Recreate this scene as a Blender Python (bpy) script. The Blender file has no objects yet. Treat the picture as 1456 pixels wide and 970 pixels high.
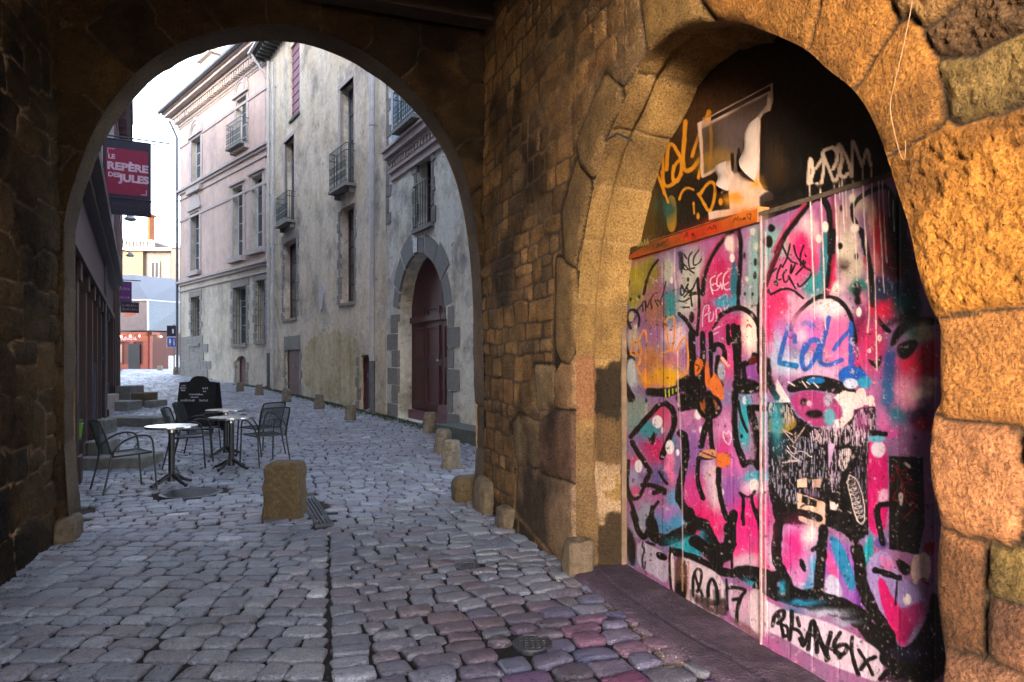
import bpy, math, random
import numpy as np
from mathutils import Vector, Matrix
from mathutils.geometry import tessellate_polygon
random.seed(7); RNG = np.random.default_rng(7)
SC = bpy.context.scene; COL = SC.collection
# ------------------------------------------------------------------ survey of the photograph (1456 px wide)
F = 970.0; EYE = 1.55; CX = 728.0; HY = 515.0
def proj(X, Y, Z):
    return CX + F * X / Y, HY - F * (Z - EYE) / Y
def ground_h(y):
    return np.interp(y, [-50, 9, 14, 18.5, 28, 36.4, 45, 60, 200], [0, 0, .06, .14, .48, .87, .93, .93, .93])
def on_ground(px, py, extra=0.0):
    d = 5.0
    for _ in range(60):
        d = .5 * d + .5 * F * (EYE - float(ground_h(d)) - extra) / (py - HY)
    return Vector(((px - CX) / F * d, d, float(ground_h(d)) + extra))
N_ = np.array([.94446, .32867]); A_ = np.array([-.32867, .94446])
def P(s, t, z=0.0):
    return Vector((t * N_[0] + s * A_[0], t * N_[1] + s * A_[1], z))
def wall_px(px, py, t):          # pixel -> (s, z) on the plane t = const of the passage
    k = (px - CX) / F
    d = t / (k * N_[0] + N_[1])
    return k * d * A_[0] + d * A_[1], EYE + (HY - py) / F * d
def arch_px(px, py, s):          # pixel -> (t, z) on the plane s = const
    k = (px - CX) / F
    d = s / (k * A_[0] + A_[1])
    return k * d * N_[0] + d * N_[1], EYE + (HY - py) / F * d
# ------------------------------------------------------------------ noise
_lat = {}
def vnoise(x, y, seed=0):
    if seed not in _lat: _lat[seed] = np.random.default_rng(seed + 100).random((256, 256))
    L = _lat[seed]
    xi = np.floor(x).astype(int); yi = np.floor(y).astype(int)
    fx = x - xi; fy = y - yi; fx = fx * fx * (3 - 2 * fx); fy = fy * fy * (3 - 2 * fy)
    a = L[xi & 255, yi & 255]; b = L[(xi + 1) & 255, yi & 255]; c = L[xi & 255, (yi + 1) & 255]; d = L[(xi + 1) & 255, (yi + 1) & 255]
    return (a * (1 - fx) + b * fx) * (1 - fy) + (c * (1 - fx) + d * fx) * fy
def fbm(x, y, oct=4, seed=0, gain=.5):
    v = 0; a = 1; tot = 0
    for i in range(oct):
        v = v + a * vnoise(x * 2 ** i, y * 2 ** i, seed + i); tot += a; a *= gain
    return v / tot
# ------------------------------------------------------------------ materials
def new_mat(name):
    m = bpy.data.materials.new(name); m.use_nodes = True
    nt = m.node_tree; nt.nodes.clear()
    o = nt.nodes.new('ShaderNodeOutputMaterial'); b = nt.nodes.new('ShaderNodeBsdfPrincipled')
    nt.links.new(b.outputs[0], o.inputs[0])
    return m, nt, b
def nd(nt, typ, **kw):
    n = nt.nodes.new(typ)
    for k, v in kw.items():
        if k in n.inputs: n.inputs[k].default_value = v
        else: setattr(n, k, v)
    return n
def mat(name, base, rough=.7, metal=0, var=.25, scale=6, bump=.0, bscale=60, spec=.5, attr=False, tint=None, tscale=1.2, tamt=.5, tlo=.5, thi=.65, pits=0, pscale=40, rvar=0, coat=0, streak=0, marks=0, speck=0):
    """principled with fine noise variation, optional stain tint, bump, optional colour attribute"""
    m, nt, b = new_mat(name); L = nt.links.new
    tc = nd(nt, 'ShaderNodeTexCoord')
    n1 = nd(nt, 'ShaderNodeTexNoise', Scale=scale, Detail=8.0, Roughness=.65); L(tc.outputs['Object'], n1.inputs['Vector'])
    rmp = nd(nt, 'ShaderNodeMapRange'); rmp.inputs[1].default_value = .3; rmp.inputs[2].default_value = .7
    rmp.inputs[3].default_value = 1 - var; rmp.inputs[4].default_value = 1 + var; L(n1.outputs['Fac'], rmp.inputs[0])
    if attr:
        a = nd(nt, 'ShaderNodeAttribute', attribute_name='Col'); src = a.outputs['Color']
    else:
        c = nd(nt, 'ShaderNodeRGB'); c.outputs[0].default_value = (*base, 1); src = c.outputs[0]
    if tint is not None:
        n2 = nd(nt, 'ShaderNodeTexNoise', Scale=tscale, Detail=7.0, Roughness=.7); L(tc.outputs['Object'], n2.inputs['Vector'])
        r2 = nd(nt, 'ShaderNodeMapRange'); r2.inputs[1].default_value = tlo; r2.inputs[2].default_value = thi
        r2.inputs[4].default_value = tamt; L(n2.outputs['Fac'], r2.inputs[0])
        mx = nd(nt, 'ShaderNodeMix', data_type='RGBA'); L(r2.outputs[0], mx.inputs['Factor']); L(src, mx.inputs['A']); mx.inputs['B'].default_value = (*tint, 1)
        src = mx.outputs['Result']
    def layer(src, scl, scale, lo, hi, amt, col):
        mp = nd(nt, 'ShaderNodeMapping'); mp.inputs['Scale'].default_value = scl; L(tc.outputs['Object'], mp.inputs[0])
        nn = nd(nt, 'ShaderNodeTexNoise', Scale=scale, Detail=6.0, Roughness=.68); L(mp.outputs[0], nn.inputs['Vector'])
        r3 = nd(nt, 'ShaderNodeMapRange'); r3.inputs[1].default_value = lo; r3.inputs[2].default_value = hi; r3.inputs[4].default_value = amt; L(nn.outputs['Fac'], r3.inputs[0])
        m3 = nd(nt, 'ShaderNodeMix', data_type='RGBA', blend_type='MULTIPLY'); L(r3.outputs[0], m3.inputs['Factor']); L(src, m3.inputs['A']); m3.inputs['B'].default_value = (*col, 1)
        return m3.outputs['Result']
    if streak: src = layer(src, (1, 1, .12), 1.6, .50, .68, streak, (.42, .40, .36))
    if marks:
        src = layer(src, (1, 1, 1.6), 5.5, .60, .66, marks, (.30, .29, .28)); src = layer(src, (1, 1, 1), 13, .66, .70, marks, (.25, .24, .22)); src = layer(src, (1, 1, .8), .9, .50, .60, marks * .6, (.75, .66, .50))
    if speck: src = layer(src, (1, 1, 1), 95, .50, .64, speck, (.22, .16, .12)); src = layer(src, (1, 1, 1), 170, .55, .66, speck, (.25, .2, .16))
    vm = nd(nt, 'ShaderNodeVectorMath', operation='SCALE'); L(src, vm.inputs[0]); L(rmp.outputs[0], vm.inputs['Scale'])
    L(vm.outputs[0], b.inputs['Base Color'])
    b.inputs['Roughness'].default_value = rough; b.inputs['Metallic'].default_value = metal
    b.inputs['Specular IOR Level'].default_value = spec
    b.inputs['Coat Weight'].default_value = coat
    if rvar:
        rr = nd(nt, 'ShaderNodeMapRange'); rr.inputs[1].default_value = .3; rr.inputs[2].default_value = .7
        rr.inputs[3].default_value = max(.02, rough - rvar); rr.inputs[4].default_value = min(1, rough + rvar); L(n1.outputs['Fac'], rr.inputs[0]); L(rr.outputs[0], b.inputs['Roughness'])
    if bump:
        n3 = nd(nt, 'ShaderNodeTexNoise', Scale=bscale, Detail=6.0, Roughness=.7); L(tc.outputs['Object'], n3.inputs['Vector'])
        h = n3.outputs['Fac']
        if pits:
            vo = nd(nt, 'ShaderNodeTexVoronoi', Scale=pscale); L(tc.outputs['Object'], vo.inputs['Vector'])
            mu = nd(nt, 'ShaderNodeMath', operation='MULTIPLY_ADD'); L(vo.outputs['Distance'], mu.inputs[0]); mu.inputs[1].default_value = pits; L(h, mu.inputs[2]); h = mu.outputs[0]
        bp = nd(nt, 'ShaderNodeBump', Strength=min(1, bump), Distance=.02 if bump <= 1 else .02 * bump); L(h, bp.inputs['Height']); L(bp.outputs[0], b.inputs['Normal'])
    return m
# ------------------------------------------------------------------ mesh collecting
class MB:
    def __init__(self): self.v = []; self.f = []; self.n = 0; self.flat = True
    def add(self, verts, faces):
        b = self.n; self.v.extend([tuple(p) for p in verts]); self.f.extend([tuple(b + i for i in f) for f in faces]); self.n += len(verts); return self
    def box(self, a, b, M=None, bev=0):
        x0, y0, z0 = a; x1, y1, z1 = b
        if x0 > x1: x0, x1 = x1, x0
        if y0 > y1: y0, y1 = y1, y0
        if z0 > z1: z0, z1 = z1, z0
        if bev:
            e = bev; vs = []
            for (ax, lo, hi) in (): pass
            X = (x0, x0 + e, x1 - e, x1); Y = (y0, y0 + e, y1 - e, y1); Z = (z0, z0 + e, z1 - e, z1)
            def idx(i, j, k): return i * 16 + j * 4 + k
            keep = {}
            vv = []; 
            def g(i, j, k):
                # only vertices where exactly one coordinate is extreme
                key = (i, j, k)
                if key not in keep: keep[key] = len(vv); vv.append(Vector((X[i], Y[j], Z[k])))
                return keep[key]
            fs = []
            for (i) in (0, 3): fs.append([g(i, 1, 1), g(i, 2, 1), g(i, 2, 2), g(i, 1, 2)][::(1 if i else -1)])
            for (j) in (0, 3): fs.append([g(1, j, 1), g(1, j, 2), g(2, j, 2), g(2, j, 1)][::(1 if j else -1)])
            for (k) in (0, 3): fs.append([g(1, 1, k), g(2, 1, k), g(2, 2, k), g(1, 2, k)][::(1 if k else -1)])
            for i, ii in ((0, 1), (3, 2)):
                for j, jj in ((0, 1), (3, 2)): fs.append([g(i, jj, 1), g(i, jj, 2), g(ii, j, 2), g(ii, j, 1)])
                for k, kk in ((0, 1), (3, 2)): fs.append([g(i, 1, kk), g(i, 2, kk), g(ii, 2, k), g(ii, 1, k)])
            for j, jj in ((0, 1), (3, 2)):
                for k, kk in ((0, 1), (3, 2)): fs.append([g(1, j, kk), g(2, j, kk), g(2, jj, k), g(1, jj, k)])
            for i, ii in ((0, 1), (3, 2)):
                for j, jj in ((0, 1), (3, 2)):
                    for k, kk in ((0, 1), (3, 2)): fs.append([g(i, jj, kk), g(ii, j, kk), g(ii, jj, k)])
            if M is not None: vv = [M @ p for p in vv]
            return self.add(vv, fs)
        vs = [Vector(p) for p in ((x0, y0, z0), (x1, y0, z0), (x1, y1, z0), (x0, y1, z0), (x0, y0, z1), (x1, y0, z1), (x1, y1, z1), (x0, y1, z1))]
        if M is not None: vs = [M @ p for p in vs]
        return self.add(vs, [(0, 3, 2, 1), (4, 5, 6, 7), (0, 1, 5, 4), (1, 2, 6, 5), (2, 3, 7, 6), (3, 0, 4, 7)])
    def tube(self, pts, r, seg=8, caps=True):
        pts = [Vector(p) for p in pts]; rr = r if isinstance(r, (list, tuple)) else [r] * len(pts)
        vs = []; up = None
        for i, p in enumerate(pts):
            a = pts[max(0, i - 1)]; b = pts[min(len(pts) - 1, i + 1)]; t = (b - a).normalized()
            if up is None: up = t.orthogonal().normalized()
            up = (up - t * up.dot(t)); up = up.normalized() if up.length > 1e-6 else t.orthogonal().normalized()
            w = t.cross(up)
            for k in range(seg):
                an = 2 * math.pi * k / seg; vs.append(p + (up * math.cos(an) + w * math.sin(an)) * rr[i])
        fs = [(i * seg + k, i * seg + (k + 1) % seg, (i + 1) * seg + (k + 1) % seg, (i + 1) * seg + k) for i in range(len(pts) - 1) for k in range(seg)]
        if caps: fs += [tuple(range(seg))[::-1], tuple((len(pts) - 1) * seg + k for k in range(seg))]
        return self.add(vs, fs)
    def lathe(self, prof, seg=24, c=(0, 0, 0), jit=0, sq=0):
        vs = []; c = Vector(c)
        ph = random.random() * 9
        for (r, z) in prof:
            for k in range(seg):
                an = 2 * math.pi * k / seg
                q = r * (1 + jit * (math.sin(an * 2 + ph) * .6 + math.sin(an * 5 + z * 9 + ph * 2) * .4))
                if sq: 
                    co, si = math.cos(an), math.sin(an); q = q / ((abs(co) ** sq + abs(si) ** sq) ** (1 / sq))
                vs.append(c + Vector((q * math.cos(an), q * math.sin(an), z)))
        fs = [(i * seg + k, i * seg + (k + 1) % seg, (i + 1) * seg + (k + 1) % seg, (i + 1) * seg + k) for i in range(len(prof) - 1) for k in range(seg)]
        fs += [tuple(range(seg))[::-1], tuple((len(prof) - 1) * seg + k for k in range(seg))]
        return self.add(vs, fs)
    def build(self, name, m, parent=None, origin=None, smooth=False, col=None):
        o = Vector(origin) if origin is not None else Vector((0, 0, 0))
        used = sorted({i for f in self.f for i in f}); mp = {u: k for k, u in enumerate(used)}; self.v = [self.v[u] for u in used]; self.f = [tuple(mp[i] for i in f) for f in self.f]; self.n = len(self.v)
        me = bpy.data.meshes.new(name)
        me.from_pydata([tuple(Vector(p) - o) for p in self.v], [], self.f)
        me.materials.append(m)
        if smooth: me.shade_smooth() if hasattr(me, 'shade_smooth') else None
        ob = bpy.data.objects.new(name, me); COL.objects.link(ob)
        if parent is not None: ob.parent = parent
        else: ob.location = o
        return ob
def grid_mesh(name, V, faces, m, parent=None, origin=(0, 0, 0), cols=None, smooth=True):
    V = np.asarray(V, dtype=np.float32) - np.asarray(origin, dtype=np.float32)
    faces = np.asarray(faces, dtype=np.int32)
    me = bpy.data.meshes.new(name); nf, k = faces.shape
    me.vertices.add(len(V)); me.vertices.foreach_set('co', V.ravel())
    me.loops.add(nf * k); me.loops.foreach_set('vertex_index', faces.ravel())
    me.polygons.add(nf); me.polygons.foreach_set('loop_start', np.arange(0, nf * k, k, dtype=np.int32))
    me.update(calc_edges=True)
    me.polygons.foreach_set('use_smooth', np.full(nf, smooth))
    if cols is not None:
        ca = me.color_attributes.new('Col', 'FLOAT_COLOR', 'POINT')
        c4 = np.ones((len(V), 4), dtype=np.float32); c4[:, :3] = cols; ca.data.foreach_set('color', c4.ravel())
    me.materials.append(m); me.update()
    ob = bpy.data.objects.new(name, me); COL.objects.link(ob)
    if parent is not None: ob.parent = parent
    else: ob.location = origin
    return ob
def tag(o, label=None, cat=None, group=None, kind=None):
    if label: o['label'] = label
    if cat: o['category'] = cat
    if group: o['group'] = group
    if kind: o['kind'] = kind
    return o
def empty(name, loc, rz=0, label=None, cat=None, group=None):
    o = bpy.data.objects.new(name, None); COL.objects.link(o); o.location = loc; o.rotation_euler = (0, 0, rz); o.empty_display_size = .1
    return tag(o, label, cat, group)
def copy_tree(o, parent=None):
    c = o.copy(); COL.objects.link(c)
    if parent is not None: c.parent = parent
    for ch in list(o.children): copy_tree(ch, c)
    return c
def text(name, body, size, m, M, parent, align='CENTER', extrude=.002, sx=1.0, bold=0.0):
    cu = bpy.data.curves.new(name, 'FONT'); cu.body = body; cu.size = size; cu.align_x = align; cu.align_y = 'CENTER'; cu.extrude = extrude; cu.offset = bold
    tmp = bpy.data.objects.new(name, cu); COL.objects.link(tmp)
    bpy.context.view_layer.update()
    me = bpy.data.meshes.new_from_object(tmp.evaluated_get(bpy.context.evaluated_depsgraph_get()))
    bpy.data.objects.remove(tmp)
    me.transform(Matrix.Diagonal((sx, 1, 1, 1))); me.transform(M); me.materials.clear(); me.materials.append(m)
    ob = bpy.data.objects.new(name, me); COL.objects.link(ob); ob.parent = parent
    return ob
# ------------------------------------------------------------------ stone laying
def course_seeds(u0, u1, v0, v1, hmin, hmax, wmin, wmax, rng, jit=.15):
    S = []; v = v0
    while v < v1:
        h = rng.uniform(hmin, hmax); u = u0 - rng.uniform(0, wmax)
        while u < u1:
            w = rng.uniform(wmin, wmax)
            if rng.random() < .18 and h > .2:
                S.append((u + w / 2, v + h * .27, w / 2, h * .27)); S.append((u + w / 2, v + h * .77, w / 2, h * .23))
            else:
                S.append((u + w / 2 + rng.normal() * jit * w * .3, v + h / 2 + rng.normal() * jit * h, w / 2, h / 2 * rng.uniform(.85, 1.1)))
            u += w
        v += h
    return np.array(S)
def lay(U, V, seeds, p=7):
    """nearest stone id and distance to its joint for every point"""
    n = len(U); best = np.full(n, 1e9); sec = np.full(n, 1e9); bid = np.zeros(n, int)
    for i, (su, sv, hw, hh) in enumerate(seeds):
        R = 3.2 * max(hw, hh)
        m = np.nonzero((np.abs(U - su) < R) & (np.abs(V - sv) < R))[0]
        if len(m) == 0: continue
        mn = min(hw, hh)
        d = ((np.abs(U[m] - su) / hw) ** p + (np.abs(V[m] - sv) / hh) ** p) ** (1 / p)
        d = (d - 1) * mn
        b = best[m]; lt = d < b
        sec[m] = np.where(lt, b, np.minimum(sec[m], d)); bid[m] = np.where(lt, i, bid[m]); best[m] = np.where(lt, d, b)
    return bid, np.clip((sec - best) * .5, 0, .3), best
def in_poly(U, V, poly):
    ins = np.zeros(len(U), bool); n = len(poly); j = n - 1
    for i in range(n):
        xi, yi = poly[i]; xj, yj = poly[j]
        if yi != yj:
            c = ((yi > V) != (yj > V)) & (U < (xj - xi) * (V - yi) / (yj - yi) + xi); ins ^= c
        j = i
    return ins
def seg_dist(U, V, a, b):
    ax, ay = a; bx, by = b; dx, dy = bx - ax, by - ay; L = dx * dx + dy * dy + 1e-12
    t = np.clip(((U - ax) * dx + (V - ay) * dy) / L, 0, 1)
    return np.hypot(U - ax - t * dx, V - ay - t * dy)
def poly_dist(U, V, poly, closed=True):
    d = np.full(len(U), 1e9); n = len(poly)
    for i in range(n if closed else n - 1): d = np.minimum(d, seg_dist(U, V, poly[i], poly[(i + 1) % n]))
    return d
def smooth_poly(pts, k=2, closed=True):
    pts = [np.array(p, float) for p in pts]
    for _ in range(k):
        q = []; n = len(pts)
        for i in range(n if closed else n - 1):
            a, b = pts[i], pts[(i + 1) % n]; q += [a * .75 + b * .25, a * .25 + b * .75]
        if not closed: q = [pts[0]] + q + [pts[-1]]
        pts = q
    return [tuple(p) for p in pts]
def snap_grid(U, V, nu, nv, keepf, loops):
    """drop quads, move the vertices of the ragged border onto the outline"""
    idx = np.arange((nu) * (nv)).reshape(nu, nv)
    q = np.stack([idx[:-1, :-1], idx[1:, :-1], idx[1:, 1:], idx[:-1, 1:]], -1).reshape(-1, 4)
    q = q[keepf(U[q].mean(1), V[q].mean(1))]
    cnt = np.zeros(nu * nv, int); np.add.at(cnt, q.ravel(), 1)
    ii, jj = np.divmod(np.arange(nu * nv), nv)
    inner = (ii > 0) & (ii < nu - 1) & (jj > 0) & (jj < nv - 1)
    b = np.nonzero((cnt > 0) & (cnt < 4) & inner)[0]
    for loop in loops:
        n = len(loop); bd = np.full(len(b), 1e9); bu = U[b].copy(); bv = V[b].copy()
        for i in range(n):
            ax, ay = loop[i]; bx, by = loop[(i + 1) % n]; dx, dy = bx - ax, by - ay; L = dx * dx + dy * dy + 1e-12
            t = np.clip(((U[b] - ax) * dx + (V[b] - ay) * dy) / L, 0, 1); cu = ax + t * dx; cv = ay + t * dy
            d = np.hypot(U[b] - cu, V[b] - cv); lt = d < bd; bd[lt] = d[lt]; bu[lt] = cu[lt]; bv[lt] = cv[lt]
        U[b] = bu; V[b] = bv
    return q
# ================================================================== GATEHOUSE (the vaulted passage the camera stands in)
M_STONE = mat('old_stone', (.3, .2, .1), rough=.9, attr=True, var=.4, scale=45, bump=1.3, bscale=80, pits=.5, pscale=60, spec=.25, speck=.5)
M_ASH = mat('granite_face', (.3, .2, .1), rough=.88, attr=True, var=.35, scale=55, bump=1.5, bscale=85, pits=.35, pscale=60, spec=.25, speck=.75)
M_TIMB = mat('dark_ceiling_boards', (.035, .022, .014), rough=.85, var=.4, scale=8, bump=.5, bscale=30)
M_PLAIN = mat('plain_masonry', (.2, .13, .07), rough=.9, var=.4, scale=5, bump=.8, bscale=20, tint=(.1, .07, .05))
TR = 2.08; TL = -1.77; TG = 2.5; SA = 6.87; ST = .36; CEIL = 5.12
gate_house = empty('gatehouse', P(3, 0), 0, 'old stone gatehouse with an arched passage opening onto the street', 'gatehouse')
GO = P(3, 0)
# outline of the doorway in the right wall, traced on the wall plane
OPX = [(814, 830), (814, 500), (818, 400), (826, 330), (838, 270), (855, 200), (880, 150), (903, 88), (938, 50), (985, 30), (1040, 27), (1100, 50), (1142, 70),
       (1168, 98), (1204, 123), (1232, 165), (1255, 230), (1266, 268), (1284, 320), (1298, 395), (1318, 446), (1329, 458), (1327, 545), (1331, 570), (1317, 592), (1313, 650), (1319, 700), (1331, 742),
       (1322, 800), (1324, 860), (1336, 935), (1330, 1010), (1332, 1240)]
OPEN = [wall_px(x, y, TR) for x, y in OPX]
OPEN[0] = (OPEN[1][0], -.06); OPEN[-1] = (OPEN[-2][0], -.06)
OPEN = OPEN[:2] + smooth_poly(OPEN[2:-2], 2, closed=False) + OPEN[-2:]
STPAL = np.array([(.30, .20, .10), (.26, .17, .085), (.33, .215, .105), (.22, .15, .08), (.28, .18, .10), (.24, .17, .10), (.36, .24, .13), (.20, .145, .095)])
def stone_wall(name, U, V, nu, nv, seeds, traced, toworld, openings, keepf, rng, m, bulge=.012, pal=STPAL, parent=None, origin=None, rough=.012, joint=(.17, .115, .07), extra=None, jw=.011):
    q = snap_grid(U, V, nu, nv, keepf, openings)
    # a little warp so that joints wander
    wu = U + .035 * (fbm(U * 3.1, V * 3.1, 3, 11) - .5); wv = V + .035 * (fbm(U * 3.1, V * 3.1, 3, 21) - .5)
    bid, bd, _ = lay(wu, wv, seeds)
    nS = len(seeds); ids = bid.copy()
    if traced:
        wu = U + .02 * (fbm(U * 9, V * 9, 3, 12) - .5); wv = V + .02 * (fbm(U * 9, V * 9, 3, 22) - .5)
        b1 = np.full(len(U), -.042); b2 = np.full(len(U), -9.); i1 = np.full(len(U), -1)
        for k, (poly, cidx, rgh) in enumerate(traced):
            pa = np.array(poly); mk = np.nonzero((wu > pa[:, 0].min() - .1) & (wu < pa[:, 0].max() + .1) & (wv > pa[:, 1].min() - .1) & (wv < pa[:, 1].max() + .1))[0]
            if len(mk) == 0: continue
            d = poly_dist(wu[mk], wv[mk], poly) * np.where(in_poly(wu[mk], wv[mk], poly), 1, -1)
            lt = d > b1[mk]; b2[mk] = np.where(lt, b1[mk], np.maximum(b2[mk], d)); i1[mk] = np.where(lt, k, i1[mk]); b1[mk] = np.where(lt, d, b1[mk])
        tb_ = np.clip((b1 - b2) * .5, 0, .3)
        bd = np.where(i1 >= 0, tb_, np.minimum(bd, tb_)); ids = np.where(i1 >= 0, nS + i1, ids)
    nT = nS + len(traced)
    off = rng.normal(0, .008, nT); cc = pal[rng.integers(0, len(pal), nT)] * rng.uniform(.75, 1.2, (nT, 1)); rg = np.full(nT, rough); tilt = rng.normal(0, .05, (nT, 2)); bl = np.full(nT, bulge)
    for k, (poly, cidx, rgh) in enumerate(traced):
        cc[nS + k] = cidx; rg[nS + k] = rgh; off[nS + k] = rng.normal(0, .008); bl[nS + k] = bulge * 1.3; tilt[nS + k] *= .3
    cu = np.zeros(nT); cv = np.zeros(nT); cn = np.bincount(ids, minlength=nT) + 1e-9
    cu = np.bincount(ids, U, minlength=nT) / cn; cv = np.bincount(ids, V, minlength=nT) / cn
    e = bd + .006 * (fbm(U * 40, V * 40, 2, 5) - .5)
    prof = 1 - np.exp(-np.clip(e - jw * .4, 0, 1) / .012)
    isT = (ids >= nS) | (nS < 130)
    dpt = np.where(isT, .030, .012)
    h = -dpt + prof * (dpt + off[ids] * np.where(isT, .8, .6) + bl[ids] * np.where(isT, .5, .6) * (1 - np.exp(-e / .09)) + tilt[ids, 0] * (U - cu[ids]) + tilt[ids, 1] * (V - cv[ids]))
    h = h + prof * rg[ids] * .8 * (fbm(U * 9 + ids * 3.3, V * 9, 5, 31, .62) - .5) * 2 - prof * rg[ids] * 1.3 * np.abs(fbm(U * 30, V * 30, 3, 41, .75) - .5) * 2
    h = h + .05 * (fbm(U * .9, V * .9, 2, 51) - .5)
    if len(openings[0]) > 5:
        dO = poly_dist(U, V, openings[0]); h = h * (1 - np.exp(-dO / .012)) - .03 * np.exp(-dO / .014)
    if extra is not None: h, cc2 = extra(U, V, h, ids, bd)
    jm = np.clip(1 - (e - jw * .3) / (jw * np.where(isT, .55, 1.0)), 0, 1)[:, None]
    st = fbm(U * 2.2, V * 2.2, 5, 61)[:, None]; st2 = fbm(U * 14, V * 14, 4, 71)[:, None]
    c = cc[ids] * (.45 + 1.1 * st) * (.6 + .8 * st2)
    c = c * (1 - .75 * np.clip((fbm(U * 1.3, V * 1.3, 4, 66)[:, None] - .52) * 7, 0, 1))
    jc = np.array(joint) * (.7 + .7 * st2) * (1 + 2.2 * np.clip((fbm(U * 1.7, V * 1.7, 3, 88)[:, None] - .5) * 5, 0, 1))
    c = c * (1 - jm) + jc * jm
    if traced: c = np.where((ids >= nS)[:, None] & (jm > .3), c * .45, c)
    W = toworld(U, V, h)
    ob = grid_mesh(name, W, q, m, parent, origin, c)
    return ob
def k1(x0, y0, k): return lambda pts: [(x0 + x * k, y0 + y * k) for x, y in pts]
# --- traced big stones of the right wall
c5 = k1(1100, 0, .464); c6 = k1(1200, 400, .587); c3 = k1(640, 0, .464); c4 = k1(640, 400, .464)
OR = (.35, .155, .03); OR2 = (.40, .175, .045); OR3 = (.30, .135, .027); PK = (.34, .15, .062); DK = (.05, .03, .018); OL = (.22, .145, .045)
T = []
def tr(f, pts, c, r=.010): T.append(([wall_px(x, y, TR) for x, y in f(pts)], c, r))
tr(c5, [(-150, 60), (-330, 80), (-310, -160), (130, -160), (120, 20), (84, 140), (0, 100)], OR3, .008)
tr(c5, [(96, 150), (126, 20), (140, -160), (420, -160), (330, 0), (345, 40), (225, 262)], OR, .008)
tr(c5, [(232, 268), (390, 62), (400, 50), (462, 180), (468, 366), (405, 425), (322, 480), (260, 360)], OR, .009)
tr(c5, [(312, 492), (402, 436), (520, 388), (767, 322), (980, 300), (980, 850), (767, 922), (470, 968), (425, 840), (420, 760), (392, 660)], (.42, .18, .028), .026)
tr(c5, [(500, 200), (520, 240), (545, 366), (640, 345), (767, 300), (960, 250), (960, 40), (767, 90), (600, 170)], OL, .02)
tr(c5, [(450, 90), (470, 140), (600, 150), (700, 95), (767, 60), (960, 0), (960, -120), (600, -120), (560, 0)], (.10, .055, .022), .035)
tr(c5, [(345, 0), (400, 45), (470, 70), (560, -10), (590, -160), (430, -160)], (.30, .17, .06), .02)
tr(c6, [(214, 100), (436, 72), (640, 60), (640, 350), (436, 350), (240, 326), (213, 290)], OR2, .012)
tr(c6, [(196, 345), (230, 336), (410, 360), (412, 440), (436, 480), (415, 600), (385, 635), (215, 590), (195, 540)], PK, .012)
tr(c6, [(422, 368), (640, 370), (640, 460), (440, 466), (420, 440)], DK, .02)
tr(c6, [(440, 485), (640, 480), (640, 640), (430, 640), (420, 600)], (.26, .12, .05), .014)
tr(c6, [(226, 612), (330, 640), (328, 900), (240, 880), (212, 800)], PK, .012)
tr(c6, [(338, 648), (640, 650), (640, 795), (436, 792), (333, 752)], (.25, .17, .05), .014)
tr(c6, [(330, 780), (436, 802), (640, 815), (640, 990), (436, 962), (330, 908)], (.27, .125, .07), .014)
tr(c6, [(218, 905), (330, 918), (430, 975), (640, 1010), (640, 1300), (215, 1300)], (.29, .14, .08), .014)
# left jamb and voussoirs of the doorway
G1 = (.27, .165, .055); G2 = (.20, .125, .05); G3 = (.26, .18, .10)
tr(c3, [(588, 0), (605, 160), (700, 175), (800, 170), (800, -160), (560, -160)], G1, .006)
tr(c3, [(525, 285), (600, 165), (776, 195), (776, 320), (550, 305)], G1, .006)
tr(c3, [(470, 240), (525, 290), (520, 320), (470, 425), (440, 540), (400, 500), (390, 440)], G2, .006)
tr(c3, [(525, 310), (700, 330), (700, 450), (465, 430)], G1, .006)
tr(c3, [(465, 440), (650, 460), (620, 580), (430, 572)], G1, .006)
tr(c3, [(385, 505), (425, 570), (400, 700), (380, 815), (350, 800), (345, 650)], G2, .006)
tr(c3, [(430, 580), (560, 590), (520, 825), (385, 815)], G1, .006)
tr(c3, [(330, 800), (378, 825), (375, 1160), (318, 1140), (322, 980)], G2, .006)
tr(c4, [(318, 220), (376, 216), (440, 220), (440, 395), (318, 385)], (.34, .20, .10), .008)
tr(c4, [(275, 440), (310, 402), (375, 398), (440, 405), (440, 615), (375, 618), (272, 585)], (.15, .085, .055), .012)
tr(c4, [(206, 570), (372, 625), (440, 625), (440, 960), (378, 905), (195, 700)], (.27, .18, .11), .010)
tr(c4, [(212, 415), (270, 440), (268, 560), (200, 555), (190, 440)], (.25, .18, .10), .012)
tr(c4, [(262, 265), (316, 270), (314, 385), (268, 380)], (.30, .21, .11), .010)
rng = np.random.default_rng(5)
s0, s1, z0, z1 = .9, SA + .02, -.08, CEIL + .05
nu = 520; nv = 420
ss = s0 + (s1 - s0) * (np.linspace(0, 1, nu) ** 1.0); zz = np.linspace(z0, z1, nv)
U, V = [a.ravel().copy() for a in np.meshgrid(ss, zz, indexing='ij')]
seedR = course_seeds(s0, s1, z0, z1, .12, .23, .15, .42, rng, jit=.06)
def toR(U, V, h):
    t = TR - h; return np.stack([t * N_[0] + U * A_[0], t * N_[1] + U * A_[1], V], 1)
wallR = stone_wall('passage_wall', U, V, nu, nv, seedR, T, toR, [OPEN], lambda u, v: ~in_poly(u, v, OPEN), rng, M_ASH, parent=gate_house, origin=GO, pal=STPAL * np.array([.84, .73, .54]), joint=(.06, .038, .02))
wallR['label'] = 'rubble and granite wall of the passage with the arched graffiti doorway'
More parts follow.
